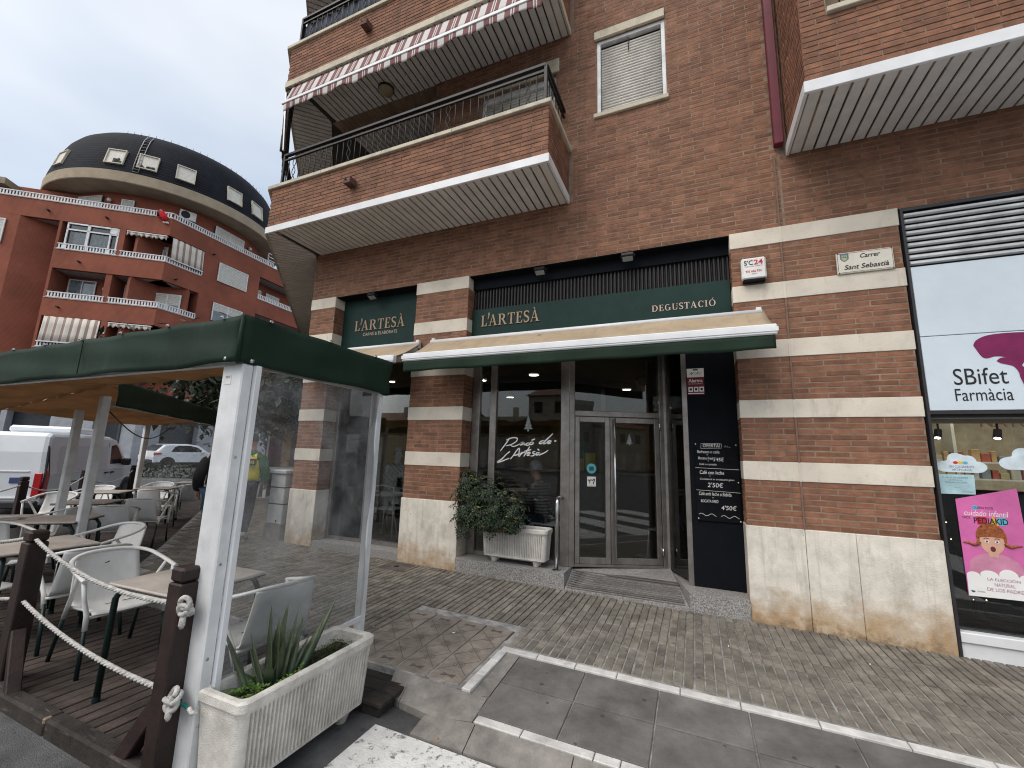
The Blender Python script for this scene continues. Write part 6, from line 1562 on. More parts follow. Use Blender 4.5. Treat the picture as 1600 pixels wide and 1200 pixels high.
def hand(mb, wrist, d, pal, sc=1.0, curl=.5):
    """palm and five bent fingers: d points from wrist to knuckles, pal is the palm's normal"""
    w = Vector(wrist); d = Vector(d).normalized(); pal = Vector(pal); pal = (pal-d*pal.dot(d)).normalized(); s = d.cross(pal)
    mb.tube([w, w+d*.04*sc, w+d*.085*sc], [.020*sc, .030*sc, .026*sc], 8, flat=.55)
    for k, L in enumerate((.062, .072, .068, .052)):
        b = w+d*.08*sc+s*(.027-.018*k)*sc
        m1 = b+d*L*.5*sc+pal*.010*curl*sc; e = b+d*L*(.95-.25*curl)*sc+pal*.045*curl*sc
        mb.tube([b, m1, e], [.0085*sc, .008*sc, .006*sc], 6)
    b = w+d*.03*sc+s*.028*sc; mb.tube([b, b+d*.03*sc+s*.022*sc, b+d*.06*sc+s*.020*sc+pal*.012*sc], [.010*sc, .009*sc, .007*sc], 6)
def person(label, loc, rz, K, top, low, shoes, hair, top_part='jacket', vest=None, hairlen=.0, k=1.0, bulk=1.0):
    t = thing('person', label, 'person', loc, rz)
    J = {n: (Vector(p)*k) for n, p in K.items()}
    rad = dict(pelvis=(.15, .105), belly=(.135, .10), chest=(.155, .11), collar=(.10, .075), neck=(.052, .055), jaw=(.062, .075), skull=(.078, .092), crown=(.055, .065), shL=.062, shR=.062, elL=.045, elR=.045, wrL=.030, wrR=.030, hipL=.088, hipR=.088, knL=.058, knR=.058, anL=.040, anR=.040, toL=.03, toR=.03)
    slim = {n: .78 for n in ('belly', 'chest', 'collar', 'shL', 'shR', 'elL', 'elR', 'pelvis', 'hipL', 'hipR')}
    sk = {n: (*J[n], tuple(r*k*slim.get(n, 1) for r in rad[n]) if isinstance(rad[n], tuple) else rad[n]*k*slim.get(n, 1)) for n in J}
    E1 = [('pelvis', 'belly'), ('belly', 'chest'), ('chest', 'collar'), ('collar', 'neck'), ('neck', 'jaw'), ('jaw', 'skull'), ('skull', 'crown')]
    for s in 'LR': E1 += [('collar', 'sh'+s), ('sh'+s, 'el'+s), ('el'+s, 'wr'+s), ('pelvis', 'hip'+s), ('hip'+s, 'kn'+s), ('kn'+s, 'an'+s), ('an'+s, 'to'+s)]
    ex = MB()
    for s in 'LR':
        d = (J['wr'+s]-J['el'+s]).normalized(); hand(ex, J['wr'+s], d, (.5, -.8 if s == 'L' else .8, 0), k)
    h = J['skull']; fwd = (K.get('_f') or Vector((1, 0, 0)))
    # nose, ears, mouth, eyes as relief of the same body
    fz = Vector((1, 0, 0)); 
    ex.tube([h+fz*.085*k+Vector((0, 0, .012)), h+fz*.115*k+Vector((0, 0, -.028*k))], [.010*k, .015*k], 6)
    for s in (1, -1): ex.obox(h+Vector((-.005, s*.082*k, -.02)), (.016*k, .006*k, .026*k), c=.005)
    body = skin_mesh('body', sk, E1, M_skin, t, 2, 'pelvis', ex)
    m = MB()
    for s in (1, -1): m.lathe([(0, .006), (.011, .004), (.013, 0)], h+Vector((.083*k, s*.032*k, .008)), (1, 0, 0), 8)
    m.tube([h+Vector((.088*k, -.022, -.058*k)), h+Vector((.096*k, 0, -.06*k)), h+Vector((.088*k, .022, -.058*k))], .005, 5); 
    m.build('eyes_and_mouth', mat('dark_lip', (.10, .04, .035)), t, local=True)
    g = lambda n, d=.02: (*J[n], tuple(r*k*bulk+d for r in rad[n]) if isinstance(rad[n], tuple) else rad[n]*k*bulk+d)
    jk = {n: g(n, .032) for n in ('pelvis', 'belly', 'chest', 'collar', 'shL', 'shR', 'elL', 'elR', 'wrL', 'wrR')}
    jk['neck'] = (*(J['collar'].lerp(J['neck'], .55)), (.068*k, .066*k))
    E2 = [('pelvis', 'belly'), ('belly', 'chest'), ('chest', 'collar'), ('collar', 'neck')]
    for s in 'LR': E2 += [('collar', 'sh'+s), ('sh'+s, 'el'+s), ('el'+s, 'wr'+s)]; 
    skin_mesh(top_part, jk, E2, top, t, 2, 'pelvis')
    tr = {n: g(n, .012) for n in ('pelvis', 'hipL', 'hipR', 'knL', 'knR', 'anL', 'anR')}; E3 = []
    for s in 'LR': E3 += [('pelvis', 'hip'+s), ('hip'+s, 'kn'+s), ('kn'+s, 'an'+s)]
    skin_mesh('trousers', tr, E3, low, t, 2, 'pelvis')
    for s in 'LR':
        a, b = J['an'+s], J['to'+s]; d = (b-a); d.z = 0; d = d.normalized() if d.length > .01 else Vector((1, 0, 0))
        m = MB(); m.tube([a+Vector((0, 0, .03))-d*.05, a-d*.06+Vector((0, 0, -.02)), a+d*.05+Vector((0, 0, -.03)), b+d*.06+Vector((0, 0, -.005))], [.046, .052, .05, .034], 8, flat=.8); m.build('shoe', shoes, t, local=True)
    m = MB(); c = h+Vector((-.012, 0, .018))*k
    def hf(s, tt):
        th = s*2*PI; ph = tt*PI*(.56+hairlen); d = Vector((math.sin(ph)*math.cos(th), math.sin(ph)*math.sin(th), math.cos(ph))); front = max(0, math.cos(th))
        q = 1.0+.05*noise.noise(d*5+Vector((loc[0], 0, 0)))
        z = d.z*.118 if d.z > 0 else d.z*(.118+hairlen*.2)
        if front > .4 and ph > 1.0: d = Vector((d.x*.86, d.y, d.z)); z = max(z, .055)
        return c+Vector((d.x*.112*q, d.y*.098*q, z*q))*k
    m.grid(hf, 24, 14); m.build('hair', hair, t, local=True, fix=False)
    if vest:
        vt = {n: (*J[n], tuple(r*k*bulk+.05 for r in rad[n])) for n in ('belly', 'chest', 'collar')}; vt['pelvis'] = (*(J['pelvis']+Vector((0, 0, .0))), (.205*k, .155*k))
        vt['sl'] = (*(J['collar'].lerp(J['shL'], .62)), .088*k); vt['sr'] = (*(J['collar'].lerp(J['shR'], .62)), .088*k)
        skin_mesh('vest', vt, [('pelvis', 'belly'), ('belly', 'chest'), ('chest', 'collar'), ('collar', 'sl'), ('collar', 'sr')], vest, t, 2, 'pelvis')
    return t
def walk(arm=.0, lean=0.0, st=1.0):
    V = Vector
    return dict(pelvis=V((0, 0, .95)), belly=V((.01, 0, 1.10)), chest=V((.015+lean*.5, 0, 1.30)), collar=V((.0+lean, 0, 1.46)), neck=V((.01+lean, 0, 1.53)), jaw=V((.035+lean, 0, 1.59)), skull=V((.03+lean, 0, 1.66)), crown=V((.02+lean, 0, 1.73)),
                shL=V((lean, .185, 1.42)), shR=V((lean, -.185, 1.42)), elL=V((-.06+arm, .245, 1.14)), elR=V((.05, -.245, 1.14)), wrL=V((.04+arm, .25, .93)), wrR=V((.16, -.24, .94)),
                hipL=V((0, .09, .90)), hipR=V((0, -.09, .90)), knL=V((.17*st, .095, .52)), knR=V((-.02, -.095, .50)), anL=V((.20*st, .095, .085)), anR=V((-.24*st, -.095, .15)), toL=V((.36*st, .10, .05)), toR=V((-.13*st, -.10, .05)))
M_navy = mat('navy_cloth', (.018, .024, .045), rough=.9, var=.25, scale=7, bump=.3, bscale=30); M_jeans = mat('blue_denim', (.045, .085, .15), rough=.9, var=.25, scale=9, bump=.3, bscale=60)
M_blackc = mat('black_cloth', (.012, .012, .013), rough=.9, var=.2, bump=.3, bscale=25); M_yel = mat('yellow_vest_cloth', (.78, .70, .03), rough=.7, var=.1, scale=8, bump=.4, bscale=14)
M_grn = mat('green_sleeve_cloth', (.015, .16, .05), rough=.85, var=.2, bump=.4, bscale=20); M_shoe = mat('dark_shoe', (.03, .03, .032), rough=.6); M_shoe2 = mat('pale_shoe', (.4, .4, .4), rough=.6)
M_hdark = mat('dark_hair', (.02, .015, .012), rough=.6, var=.4, scale=60); M_hgrey = mat('grey_hair', (.28, .29, .31), rough=.6, var=.4, scale=60)
py = person('person in a yellow vest over a green jacket walking away along the shop front', (-6.55, -.32, P(-6.5, -.3)), R(128), walk(st=.7), M_grn, M_navy, M_shoe2, M_hdark, vest=M_yel, k=.93)
# print on the back of the vest
m = MB(); fr = frame((-.170, .0, 1.22), (0, -1, 0), (-1, 0, 0)); m.prism([(-.14, -.055), (.14, -.055), (.14, .045), (-.14, .045)], -.03, .006, fr); m.build('back_patch', M_txtk, py, local=True)
m = MB(); text(m, 'VENDA ONCE', fr, -.12, -.03, .24, .045, .008, off=.02); m.build('lettering', M_yel, py, local=True, fix=False)
m = MB(); text(m, 'CAMPE', fr, -.11, .075, .22, .05, .0, off=.02); m.build('lettering', M_txtk, py, local=True, fix=False)
person('person in a black jacket and blue jeans mostly hidden behind the white canopy post', (-5.98, -1.13, P(-5.9, -1.1)), R(135), walk(lean=.08, st=.6), M_blackc, M_jeans, M_shoe, M_hdark, k=.92, bulk=1.1)
def seat(f=0.0, arm=0):
    V = Vector
    return dict(pelvis=V((0, 0, .50)), belly=V((.02, 0, .66)), chest=V((.05, 0, .86)), collar=V((.08, 0, 1.01)), neck=V((.11, 0, 1.08)), jaw=V((.16, 0, 1.13)), skull=V((.165, 0, 1.20)), crown=V((.15, 0, 1.27)),
                shL=V((.08, .18, .97)), shR=V((.08, -.18, .97)), elL=V((.16, .23, .70)), elR=V((.16, -.23, .70)), wrL=V((.38, .13, .80)), wrR=V((.38, -.13, .80)),
                hipL=V((.04, .09, .48)), hipR=V((.04, -.09, .48)), knL=V((.44, .11, .47)), knR=V((.44, -.11, .47)), anL=V((.40, .11, .08)), anR=V((.40, -.11, .08)), toL=V((.54, .12, .04)), toR=V((.54, -.12, .04)))
M_str = stripes('striped_jumper', (.05, .055, .05), (.20, .20, .19), (0, 0, 1), .042, .6)
person('person with grey hair and a striped jumper sitting behind the main window', (-2.02, .98, .24), R(172), seat(), M_str, M_navy, M_shoe, M_hgrey, 'jumper', k=.98)
person('person in a navy coat standing just inside the left window', (-5.6, 1.0, .24), R(60), walk(st=.15), M_navy, M_navy, M_shoe, M_hgrey, 'coat', k=.93, bulk=1.25)
M_plaid = stripes('plaid_shirt', (.05, .07, .06), (.25, .26, .24), (.7, .7, 1), .09, .55)
person('person in a checked shirt sitting at the high white table behind the left window', (-5.35, 1.75, .42), R(-20), seat(), M_plaid, M_jeans, M_shoe, M_hdark, 'shirt', k=.95)

# café furniture behind the glass
def cafe_chair(loc, rz, label):
    t = thing('cafe_chair', label, 'chair', loc, rz, 'white metal chairs inside the cafe')
    m = MB(); m.box(-.2, .2, -.2, .2, .43, .45, c=.008); m.build('seat', M_white, t, local=True)
    m = MB(); m.tube([(-.2, -.19, .44), (-.26, -.2, .80), (-.27, 0, .83), (-.26, .2, .80), (-.2, .19, .44)], .011, 6); m.tube([(-.25, -.19, .68), (-.26, 0, .70), (-.25, .19, .68)], .03, 6, flat=.3); m.build('backrest', M_white, t, local=True)
    for a in (1, -1):
        for b in (1, -1): m = MB(); m.tube([(a*.18, b*.18, .43), (a*.21, b*.2, 0)], .011, 6); m.build('leg', M_white, t, local=True)
    return t
cafe_chair((-.36, 1.30, .24), R(150), 'white chair inside the cafe seen through the right door leaf'); cafe_chair((-1.93, .98, .24), R(172), 'white chair under the person in the striped jumper'); cafe_chair((-4.75, .95, .24), R(100), 'white chair inside the left window')
def cafe_table(x, y, h, label, r=.33):
    t = thing('cafe_table', label, 'table', (x, y, .24)); m = MB(); m.lathe([(0, h-.03), (r, h-.03), (r+.01, h-.015), (r, h), (0, h)], (x, y, .24), n=28); m.build('tabletop', M_plate, t)
    m = MB()
    for k in range(3): an = k*2.094; m.tube([(x+.1*math.cos(an), y+.1*math.sin(an), .24+h-.03), (x+.28*math.cos(an), y+.28*math.sin(an), .24)], .014, 6)
    m.build('leg', M_white, t)
cafe_table(-4.98, 1.15, .66, 'round white table inside the left window'); cafe_table(-2.72, 1.0, .72, 'round white table in front of the person in the striped jumper')
for i, (x, y) in enumerate(((-3.2, 3.0), (-4.4, 3.4))): cafe_table(x, y, .72, ('round white table deep in the cafe behind the bush', 'round white table deep in the cafe beside the middle pier')[i])

# ---------------------------------------------------------------- street things at the left
t = thing('utility_cabinet', 'pale grey utility cabinet on a concrete foot beside the left brick pier', 'cabinet', (-6.25, .12, .16)); zc = P(-6.2, .1)
m = MB(); m.box(-6.44, -6.07, -.02, .26, zc-.1, .42, c=.01); m.build('foot', M_kerb, t); m = MB(); m.box(-6.42, -6.09, .0, .24, .422, 1.20, c=.01); m.build('body', mat('cabinet_grey', (.47, .48, .48), rough=.6, var=.12), t); m = MB(); m.box(-6.45, -6.06, -.03, .27, 1.202, 1.265, c=.012); m.build('cap', mat('cabinet_grey', (.5, .5, .5)), t)
m = MB()
for z in (.72, .98): m.box(-6.424, -6.086, -.004, .244, z, z+.018)
m.build('strap', M_iron, t); m = MB(); m.prism([(-6.20+.02*math.cos(q), .47+.02*math.sin(q)) for q in (0, 1.05, 2.1, 3.14, 4.2, 5.2)], 0, .003, fac(-.0005)); m.build('lock', M_black, t)
t = thing('advert_board', 'white framed advert board with brown and orange stripes behind the utility cabinet', 'board', (-10.6, 3.75, .2))
BF = frame((-10.6, 3.75, 0), (.78, .62, 0), (.62, -.78, 0))
m = MB(); m.prism([(-.55, 1.1), (.55, 1.1), (.55, 2.15), (-.55, 2.15)], -.04, 0, BF); m.build('board', mat('brown_print_board', (.10, .06, .045), rough=.5), t)
m = MB(); m.prism([(-.22, 1.12), (-.0, 1.12), (.0, 2.13), (-.22, 2.13)], .001, .003, BF); m.build('stripe_print', mat('orange_print', (.42, .26, .08)), t)
m = MB(); m.prism([(-.58, 1.04), (.58, 1.04), (.58, 1.098), (-.58, 1.098)], -.06, .03, BF); m.prism([(-.58, 2.152), (.58, 2.152), (.58, 2.2), (-.58, 2.2)], -.06, .03, BF); m.prism([(-.6, 1.04), (-.552, 1.04), (-.552, 2.2), (-.6, 2.2)], -.06, .032, BF); m.build('frame', M_white, t)
m = MB(); m.prism([(-.58, .1), (-.5, .1), (-.5, 1.04), (-.58, 1.04)], -.05, 0, BF); m.prism([(.5, .1), (.58, .1), (.58, 1.04), (.5, 1.04)], -.05, 0, BF); m.build('leg', M_white, t)

def shell(prof, w, r, th, name, m_, parent, n_in=None):
    """rounded vehicle body from a side outline (x forward, z up); th(z) narrows the upper part"""
    k = len(prof)
    def inset(d):
        out_ = []
        for i in range(k):
            a = Vector(prof[i-1]); b = Vector(prof[i]); c = Vector(prof[(i+1) % k]); d1 = (b-a).normalized(); d2 = (c-b).normalized()
            n1 = Vector((-d1.y, d1.x)); n2 = Vector((-d2.y, d2.x)); n_ = (n1+n2); n_ = n_/max(n_.length, .3); out_.append(b+n_*d)
        return out_
    area = sum(prof[i-1][0]*prof[i][1]-prof[i][0]*prof[i-1][1] for i in range(k)); sg_ = 1 if area > 0 else -1
    rings = [(inset(sg_*r), -w), (inset(sg_*r*.35), -(w-r*.25)), ([Vector(p) for p in prof], -(w-r)), ([Vector(p) for p in prof], w-r), (inset(sg_*r*.35), w-r*.25), (inset(sg_*r), w)]
    m = MB(); vs = []; fs = []
    for pts, y in rings:
        for p in pts: vs.append((p.x, y*th(p.y), p.y))
    for j in range(5):
        for i in range(k): fs.append((j*k+i, j*k+(i+1) % k, (j+1)*k+(i+1) % k, (j+1)*k+i))
    fs += [tuple(range(k)), tuple(range(5*k, 6*k))]
    m.add(vs, fs, False); o = m.build(name, m_, parent, local=True)
    return o
def panel(poly, side, w, th, name, m_, parent, lift=.004, thick=.01):
    m = MB(); k = len(poly); vs = [(x, side*(w*th(z)+lift), z) for x, z in poly]+[(x, side*(w*th(z)-thick), z) for x, z in poly]
    m.add(vs, [tuple(range(k)), tuple(range(k, 2*k))[::-1]]+[(i, (i+1) % k, (i+1) % k+k, i+k) for i in range(k)]); return m.build(name, m_, parent, local=True)
def wheel(parent, x, y, r, wd):
    s = 1 if y > 0 else -1; m = MB(); m.lathe([(r*.62, wd/2), (r*.92, wd/2), (r, wd*.36), (r, -wd*.36), (r*.92, -wd/2), (r*.62, -wd/2)], (x, y, r), (0, s, 0), 28); t = m.build('wheel', mat('tyre_rubber', (.02, .02, .021), rough=.9), parent, local=True)
    m = MB(); m.lathe([(0, wd*.30), (r*.16, wd*.34), (r*.2, wd*.2), (r*.62, wd*.3), (r*.64, wd*.4)], (x, y, r), (0, s, 0), 20)
    for q in range(5): an = q*2*PI/5; m.beam((x+.1*r*math.cos(an), y+s*wd*.3, r+.1*r*math.sin(an)), (x+.6*r*math.cos(an), y+s*wd*.34, r+.6*r*math.sin(an)), r*.16, wd*.12, (0, 1, 0))
    m.build('rim', mat('alloy_rim', (.35, .36, .37), rough=.3, metal=.7), parent, local=True)
M_carw = mat('white_car_paint', (.74, .77, .80), rough=.28, var=.03, scale=1, coat=.6); M_cglass = mat('dark_car_glass', (.02, .025, .028), rough=.06, spec=.8); M_plast = mat('black_car_plastic', (.025, .025, .027), rough=.6); M_tail = mat('red_tail_lamp', (.45, .01, .015), rough=.15, coat=.6)
vz = G(-14.5, 1.2)
van = thing('delivery_van', 'white delivery van with a roof cooling unit parked beyond the terrace', 'van', (-13.88, -.94, vz), R(135))
WV = .95; thv = lambda z: 1-.085*max(0, (z-.95))/.95
shell([(.02, .30), (.0, .95), (.03, 1.45), (.10, 1.80), (.22, 1.885), (1.5, 1.90), (2.9, 1.87), (3.25, 1.80), (3.62, 1.48), (4.0, 1.14), (4.55, 1.02), (4.80, .90), (4.90, .62), (4.88, .32), (4.4, .22), (.4, .24)], WV, .09, thv, 'body', M_carw, van)
for s in (-1, 1):
    panel([(2.88, 1.12), (2.90, 1.62), (3.16, 1.66), (3.30, 1.58), (3.62, 1.24), (3.66, 1.12)], s, WV, thv, 'side_window', M_cglass, van)
    panel([(.42, .99), (.44, 1.52), (.55, 1.60), (2.72, 1.60), (2.72, .99)], s, WV, thv, 'side_panel', mat('van_panel_paint', (.60, .63, .67), rough=.3, var=.01, scale=.5, coat=.5), van, .003)
    panel([(.35, .955), (3.7, .985), (3.7, 1.0), (.35, .97)], s, WV, thv, 'crease_line', M_frame, van, .008)
    panel([(.7, .74), (1.9, .74), (1.9, .765), (.7, .765)], s, WV, thv, 'slide_rail', M_plast, van, .006)
    panel([(2.76, .4), (2.775, .4), (2.775, 1.7), (2.76, 1.7)], s, WV, thv, 'door_gap', M_gap, van, .0045)
    for x in (2.62, 2.93): panel([(x, .87), (x+.16, .87), (x+.16, .91), (x, .91)], s, WV, thv, 'door_handle', M_plast, van, .03)
    panel([(.3, .24), (4.7, .24), (4.7, .42), (.3, .42)], s, WV, thv, 'sill', M_plast, van, .006)
    m = MB(); m.obox((3.56, s*(WV+.10), 1.17), (.05, .10, .10), c=.03); m.tube([(3.56, s*(WV-.05), 1.1), (3.56, s*(WV+.06), 1.12)], .03, 6); m.build('wing_mirror', M_plast, van, local=True)
    for x in (.85, 4.05):
        panel([(x+.40*math.cos(R(q*15)), .31+.40*math.sin(R(q*15))) for q in range(13)], s, WV, thv, 'wheel_arch', M_plast, van, .008); wheel(van, x, s*(WV-.09), .33, .22)
    panel([(.03, .45), (.14, .45), (.16, 1.0), (.10, 1.55), (.06, 1.60), (.02, 1.0)], s, WV, thv, 'tail_surround', M_plast, van, .012)
    panel([(.02, .50), (.16, .50), (.18, .98), (.04, 1.06)], s, WV, thv, 'tail_lamp', M_tail, van, .016, .05)
    m = MB(); m.obox((-.005, s*.86, .74), (.02, .07, .26), c=.015); m.build('tail_lamp', M_tail, van, local=True)
m = MB(); m.box(-.012, .02, -.004, .004, .45, 1.72); m.build('door_gap', M_gap, van, local=True)
m = MB(); m.box(-.035, .02, -.12, -.02, .83, .87, c=.01); m.build('door_handle', M_plast, van, local=True)
m = MB(); m.box(-.016, .02, -.62, -.40, .78, .90, c=.004); m.build('badge_sticker', mat('navy_sticker', (.06, .08, .22), rough=.5), van, local=True)
m = MB(); m.box(-.02, .03, -.9, .9, .45, .49, c=.008); m.box(-.02, .03, -.7, .7, 1.02, 1.04, c=.005); m.build('crease_line', M_frame, van, local=True)
m = MB(); m.box(-.06, .15, -.92, .92, .24, .40, c=.03); m.build('bumper', M_plast, van, local=True)
m = MB(); m.obox((2.05, 0, 1.985), (.52, .62, .085), c=.05); m.build('cooling_unit', M_carw, van, local=True); m = MB(); m.obox((2.66, 0, 1.965), (.09, .45, .06), c=.02); m.build('cooling_unit', M_plast, van, local=True)

sx_, sy_ = -29.6, 12.2; sz = 0.17
suv = thing('parked_car', 'white compact SUV parked in front of the red brick building', 'car', (sx_-.9, sy_-2.1, sz), R(88))
WS = .89; ths = lambda z: 1-.16*max(0, (z-.9))/.65
shell([(.06, .42), (.02, .75), (.10, 1.02), (.25, 1.12), (.62, 1.48), (.95, 1.545), (1.9, 1.57), (2.55, 1.48), (3.15, 1.06), (3.75, .98), (4.1, .86), (4.18, .62), (4.12, .36), (3.7, .26), (.45, .28)], WS, .10, ths, 'body', M_carw, suv)
for s in (-1, 1):
    panel([(.95, 1.06), (1.15, 1.36), (1.35, 1.45), (2.05, 1.46), (2.45, 1.36), (2.85, 1.08)], s, WS, ths, 'side_window', M_cglass, suv)
    panel([(1.86, 1.06), (1.91, 1.06), (1.91, 1.46), (1.86, 1.46)], s, WS, ths, 'window_post', M_plast, suv, .008)
    panel([(.2, .27), (4.0, .27), (4.0, .44), (.2, .44)], s, WS, ths, 'sill', M_plast, suv, .008)
    for x in (1.30, 2.15): panel([(x, .92), (x+.17, .92), (x+.17, .95), (x, .95)], s, WS, ths, 'door_handle', M_carw, suv, .03)
    panel([(2.0, .4), (2.012, .4), (2.012, 1.05), (2.0, 1.05)], s, WS, ths, 'door_gap', M_gap, suv, .0045)
    panel([(.05, .86), (.42, .90), (.48, .98), (.07, 1.02)], s, WS, ths, 'tail_lamp', M_tail, suv, .014, .06)
    m = MB(); m.obox((2.72, s*(WS+.06), 1.08), (.06, .09, .06), c=.02); m.build('wing_mirror', M_carw, suv, local=True)
    for x in (.82, 3.36):
        panel([(x+.43*math.cos(R(q*15)), .33+.43*math.sin(R(q*15))) for q in range(13)], s, WS, ths, 'wheel_arch', M_plast, suv, .010); wheel(suv, x, s*(WS-.08), .335, .21)
m = MB(); m.add([(.22, -.62, 1.13), (.22, .62, 1.13), (.60, .55, 1.47), (.60, -.55, 1.47)], [(0, 1, 2, 3)]); m.v = [(x-.02, y, z+.02) for x, y, z in m.v]; solid(m.build('rear_window', M_cglass, suv, local=True), .01)
m = MB(); m.box(.0, .2, -.8, .8, .36, .6, c=.04); m.build('bumper', M_plast, suv, local=True)

# ---------------------------------------------------------------- the red corner building
red = thing('corner_building', 'red brick corner apartment building with a round slate roof and white balcony railings', 'building', (-38, 12, 0))
rA = Vector((-40.9, 4.72, 0)); rB = Vector((-33.27, 10.69, 0)); rC = Vector((-33.80, 19.2, 0))
def rframe(p, q):
    u = (q-p).normalized(); n = Vector((u.y, -u.x, 0)); return (p, u, Vector((0, 0, 1)), n), (q-p).length
FL, LL = rframe(rA, rB); FR, LR = rframe(rB, rC)
def rbx(mb, F, s0, s1, z0, z1, d0, d1, c=0):
    o, u, v, n = F; mb.obox(o+u*((s0+s1)/2)+v*((z0+z1)/2)-n*((d0+d1)/2), ((s1-s0)/2, abs(d1-d0)/2, (z1-z0)/2), (u, n, v), c)
wl = MB()
# left wing, notch, and the walls that stand full height
rbx(wl, FL, -9, 1.36, 4.0, 16.16, 0, .4); wl.prism([(1.36, 0), (3.45, -1.5), (3.45, -3), (1.36, -3)], 4.0, 16.15, (rA, FL[1], FL[3], Vector((0, 0, 1))))
rbx(wl, FL, 3.45, 3.60, 4.0, 16.15, -.0, 3.0); rbx(wl, FR, 2.50, 7.16, 4.0, 16.15, 0, .4); rbx(wl, FR, 2.5, 2.65, 4, 16.15, .4, 1.5); rbx(wl, FR, 7.0, 7.16, 4, 16.15, .4, 1.5)
rbx(wl, FL, 3.6, LL+1, 4.0, 16.15, 1.45, 1.75); rbx(wl, FR, -1, 30, 4.0, 16.15, 1.45, 1.75)
rbx(wl, FL, 6.82, 7.15, 14.15, 16.15, .0, 1.45); rbx(wl, FL, 6.5, 6.85, 10.8, 12.85, .05, 1.45); rbx(wl, FL, 6.78, 7.12, 7.5, 9.6, 0, 1.45)
# attic, set back under the cornice
rbx(wl, FL, -.6, 4.0, 16.2, 18.93, 1.6, 2.2)
wl.build('wall', M_rbrick, red)
for z0, z1 in ((16.15, 17.40), (12.85, 14.15), (9.60, 10.80), (6.30, 7.50)):
    m = MB(); a = -9 if z0 > 16 else 3.5; rbx(m, FL, a, LL, z0, z1, -.004, .25); e = 28 if z0 > 16 else 2.5
    rbx(m, FR, .0, e, z0, z1, -.004, .25); 
    if z0 < 16: rbx(m, FR, 7.16, 28, z0, z1, -.004, .25)
    m.build('parapet', M_rbrick, red)
    m = MB(); rbx(m, FL, a, LL+.02, z1, z1+.05, -.04, .26); rbx(m, FR, -.02, e, z1, z1+.05, -.04, .26)
    if z0 < 16: rbx(m, FR, 7.16, 28, z1, z1+.05, -.04, .26)
    m.build('coping', mat('grey_coping', (.42, .36, .32)), red)
    m = MB(); rbx(m, FL, 3.5 if z0 < 16 else 1.3, LL, z0+.01, z0+.12, .26, 1.5); rbx(m, FR, 0, 28, z0+.01, z0+.12, .26, 1.5); m.prism([tuple((rB-n_*d_).xy) for n_, d_ in ((FL[3], .26), (FL[3], 1.5), (FR[3], 1.5), (FR[3], .26))], z0+.011, z0+.119); m.build('balcony_slab', mat('grey_render', (.40, .38, .37), rough=.9), red)
def rail(F, s0, s1, z, parent=red):
    m = MB(); h = .40
    rbx(m, F, s0, s1, z+h-.06, z+h, -.02, .05); rbx(m, F, s0, s1, z+.02, z+.07, -.01, .04); s = s0+.05
    while s < s1: rbx(m, F, s, s+.085, z+.07, z+h-.06, -.0, .03); s += .17
    return m.build('railing', M_frame, parent)
zA, z2_, z1_, z0_ = 17.45, 14.2, 10.85, 7.55
rail(FL, -6, LL, zA); rail(FR, .05, 8.3, zA); rail(FR, 8.6, 20, zA)
rail(FL, 3.6, 6.85, z2_); rail(FL, 7.0, LL, z2_); rail(FR, .02, 2.45, z2_); rail(FR, 7.2, 12, z2_)
rail(FL, 3.6, 6.65, z1_); rail(FL, 6.85, LL, z1_); rail(FR, .02, 2.48, z1_); rail(FR, 7.2, 12, z1_); rail(FL, 3.6, 6.8, z0_); rail(FL, 7.0, LL, z0_)
m = MB()
for k in range(3): rbx(m, FR, 7.9, 9.6, 18.1+k*.3, 18.16+k*.3, .3, .36)
rbx(m, FR, 7.9, 7.97, 17.5, 18.76, .3, .37); m.build('gate_rail', M_frame, red)
def rwin(F, s0, s1, z0, z1, d, kind='shutter', split=True, drop=1.0):
    g = MB(); rbx(g, F, s0, s1, z0, z1, d-.02, d+.08); w_ = g.build('window', M_gap, red); f = .07
    m = MB(); rbx(m, F, s0, s0+f, z0, z1, d-.09, d-.03); rbx(m, F, s1-f, s1, z0, z1, d-.09, d-.03); rbx(m, F, s0+f, s1-f, z1-f, z1, d-.09, d-.03)
    if split: rbx(m, F, (s0+s1)/2-f*.5, (s0+s1)/2+f*.5, z0, z1-f, d-.088, d-.03)
    m.build('frame', M_frame, w_)
    zs = z1-f-(z1-f-z0)*drop
    if kind == 'shutter' or drop < 1:
        m = MB(); n = max(3, int((z1-zs)/.12))
        for k in range(n): h = (z1-f-zs)/n; rbx(m, F, s0+f, s1-f, zs+k*h+.006, zs+(k+1)*h-.006, d-.06, d-.045)
        m.build('shutter', M_shut, w_)
    if kind == 'curtain':
        m = MB(); rbx(m, F, s0+f, s1-f, z0, zs if drop < 1 else z1-f, d-.05, d-.045); m.build('pane', M_win, w_)
        m = MB(); o, u, v, n = F; zt = zs if drop < 1 else z1-f
        m.grid(lambda a, b: o+u*(s0+f+(s1-s0-2*f)*a)+v*(z0+(zt-z0)*b)-n*(d-.035+.006*math.sin(a*34)), 60, 1); m.build('curtain', M_curt, w_, fix=False)
    return w_
rwin(FR, 3.62, 6.06, 14.30, 15.80, -.015, 'shutter', False); rwin(FR, 3.6, 6.0, 11.15, 12.55, -.015, 'curtain', True, .42)
dc = Vector((-39.9, 14.2, 0)); m = MB(); m.lathe([(6.2, 16.2), (6.2, 19.1)], dc, n=72); m.build('attic_wall', M_rbrick, red)
def rad(th, r_): d = Vector((math.cos(R(th)), math.sin(R(th)), 0)); return (dc+d*r_, Vector((-d.y, d.x, 0)), Vector((0, 0, 1)), d)
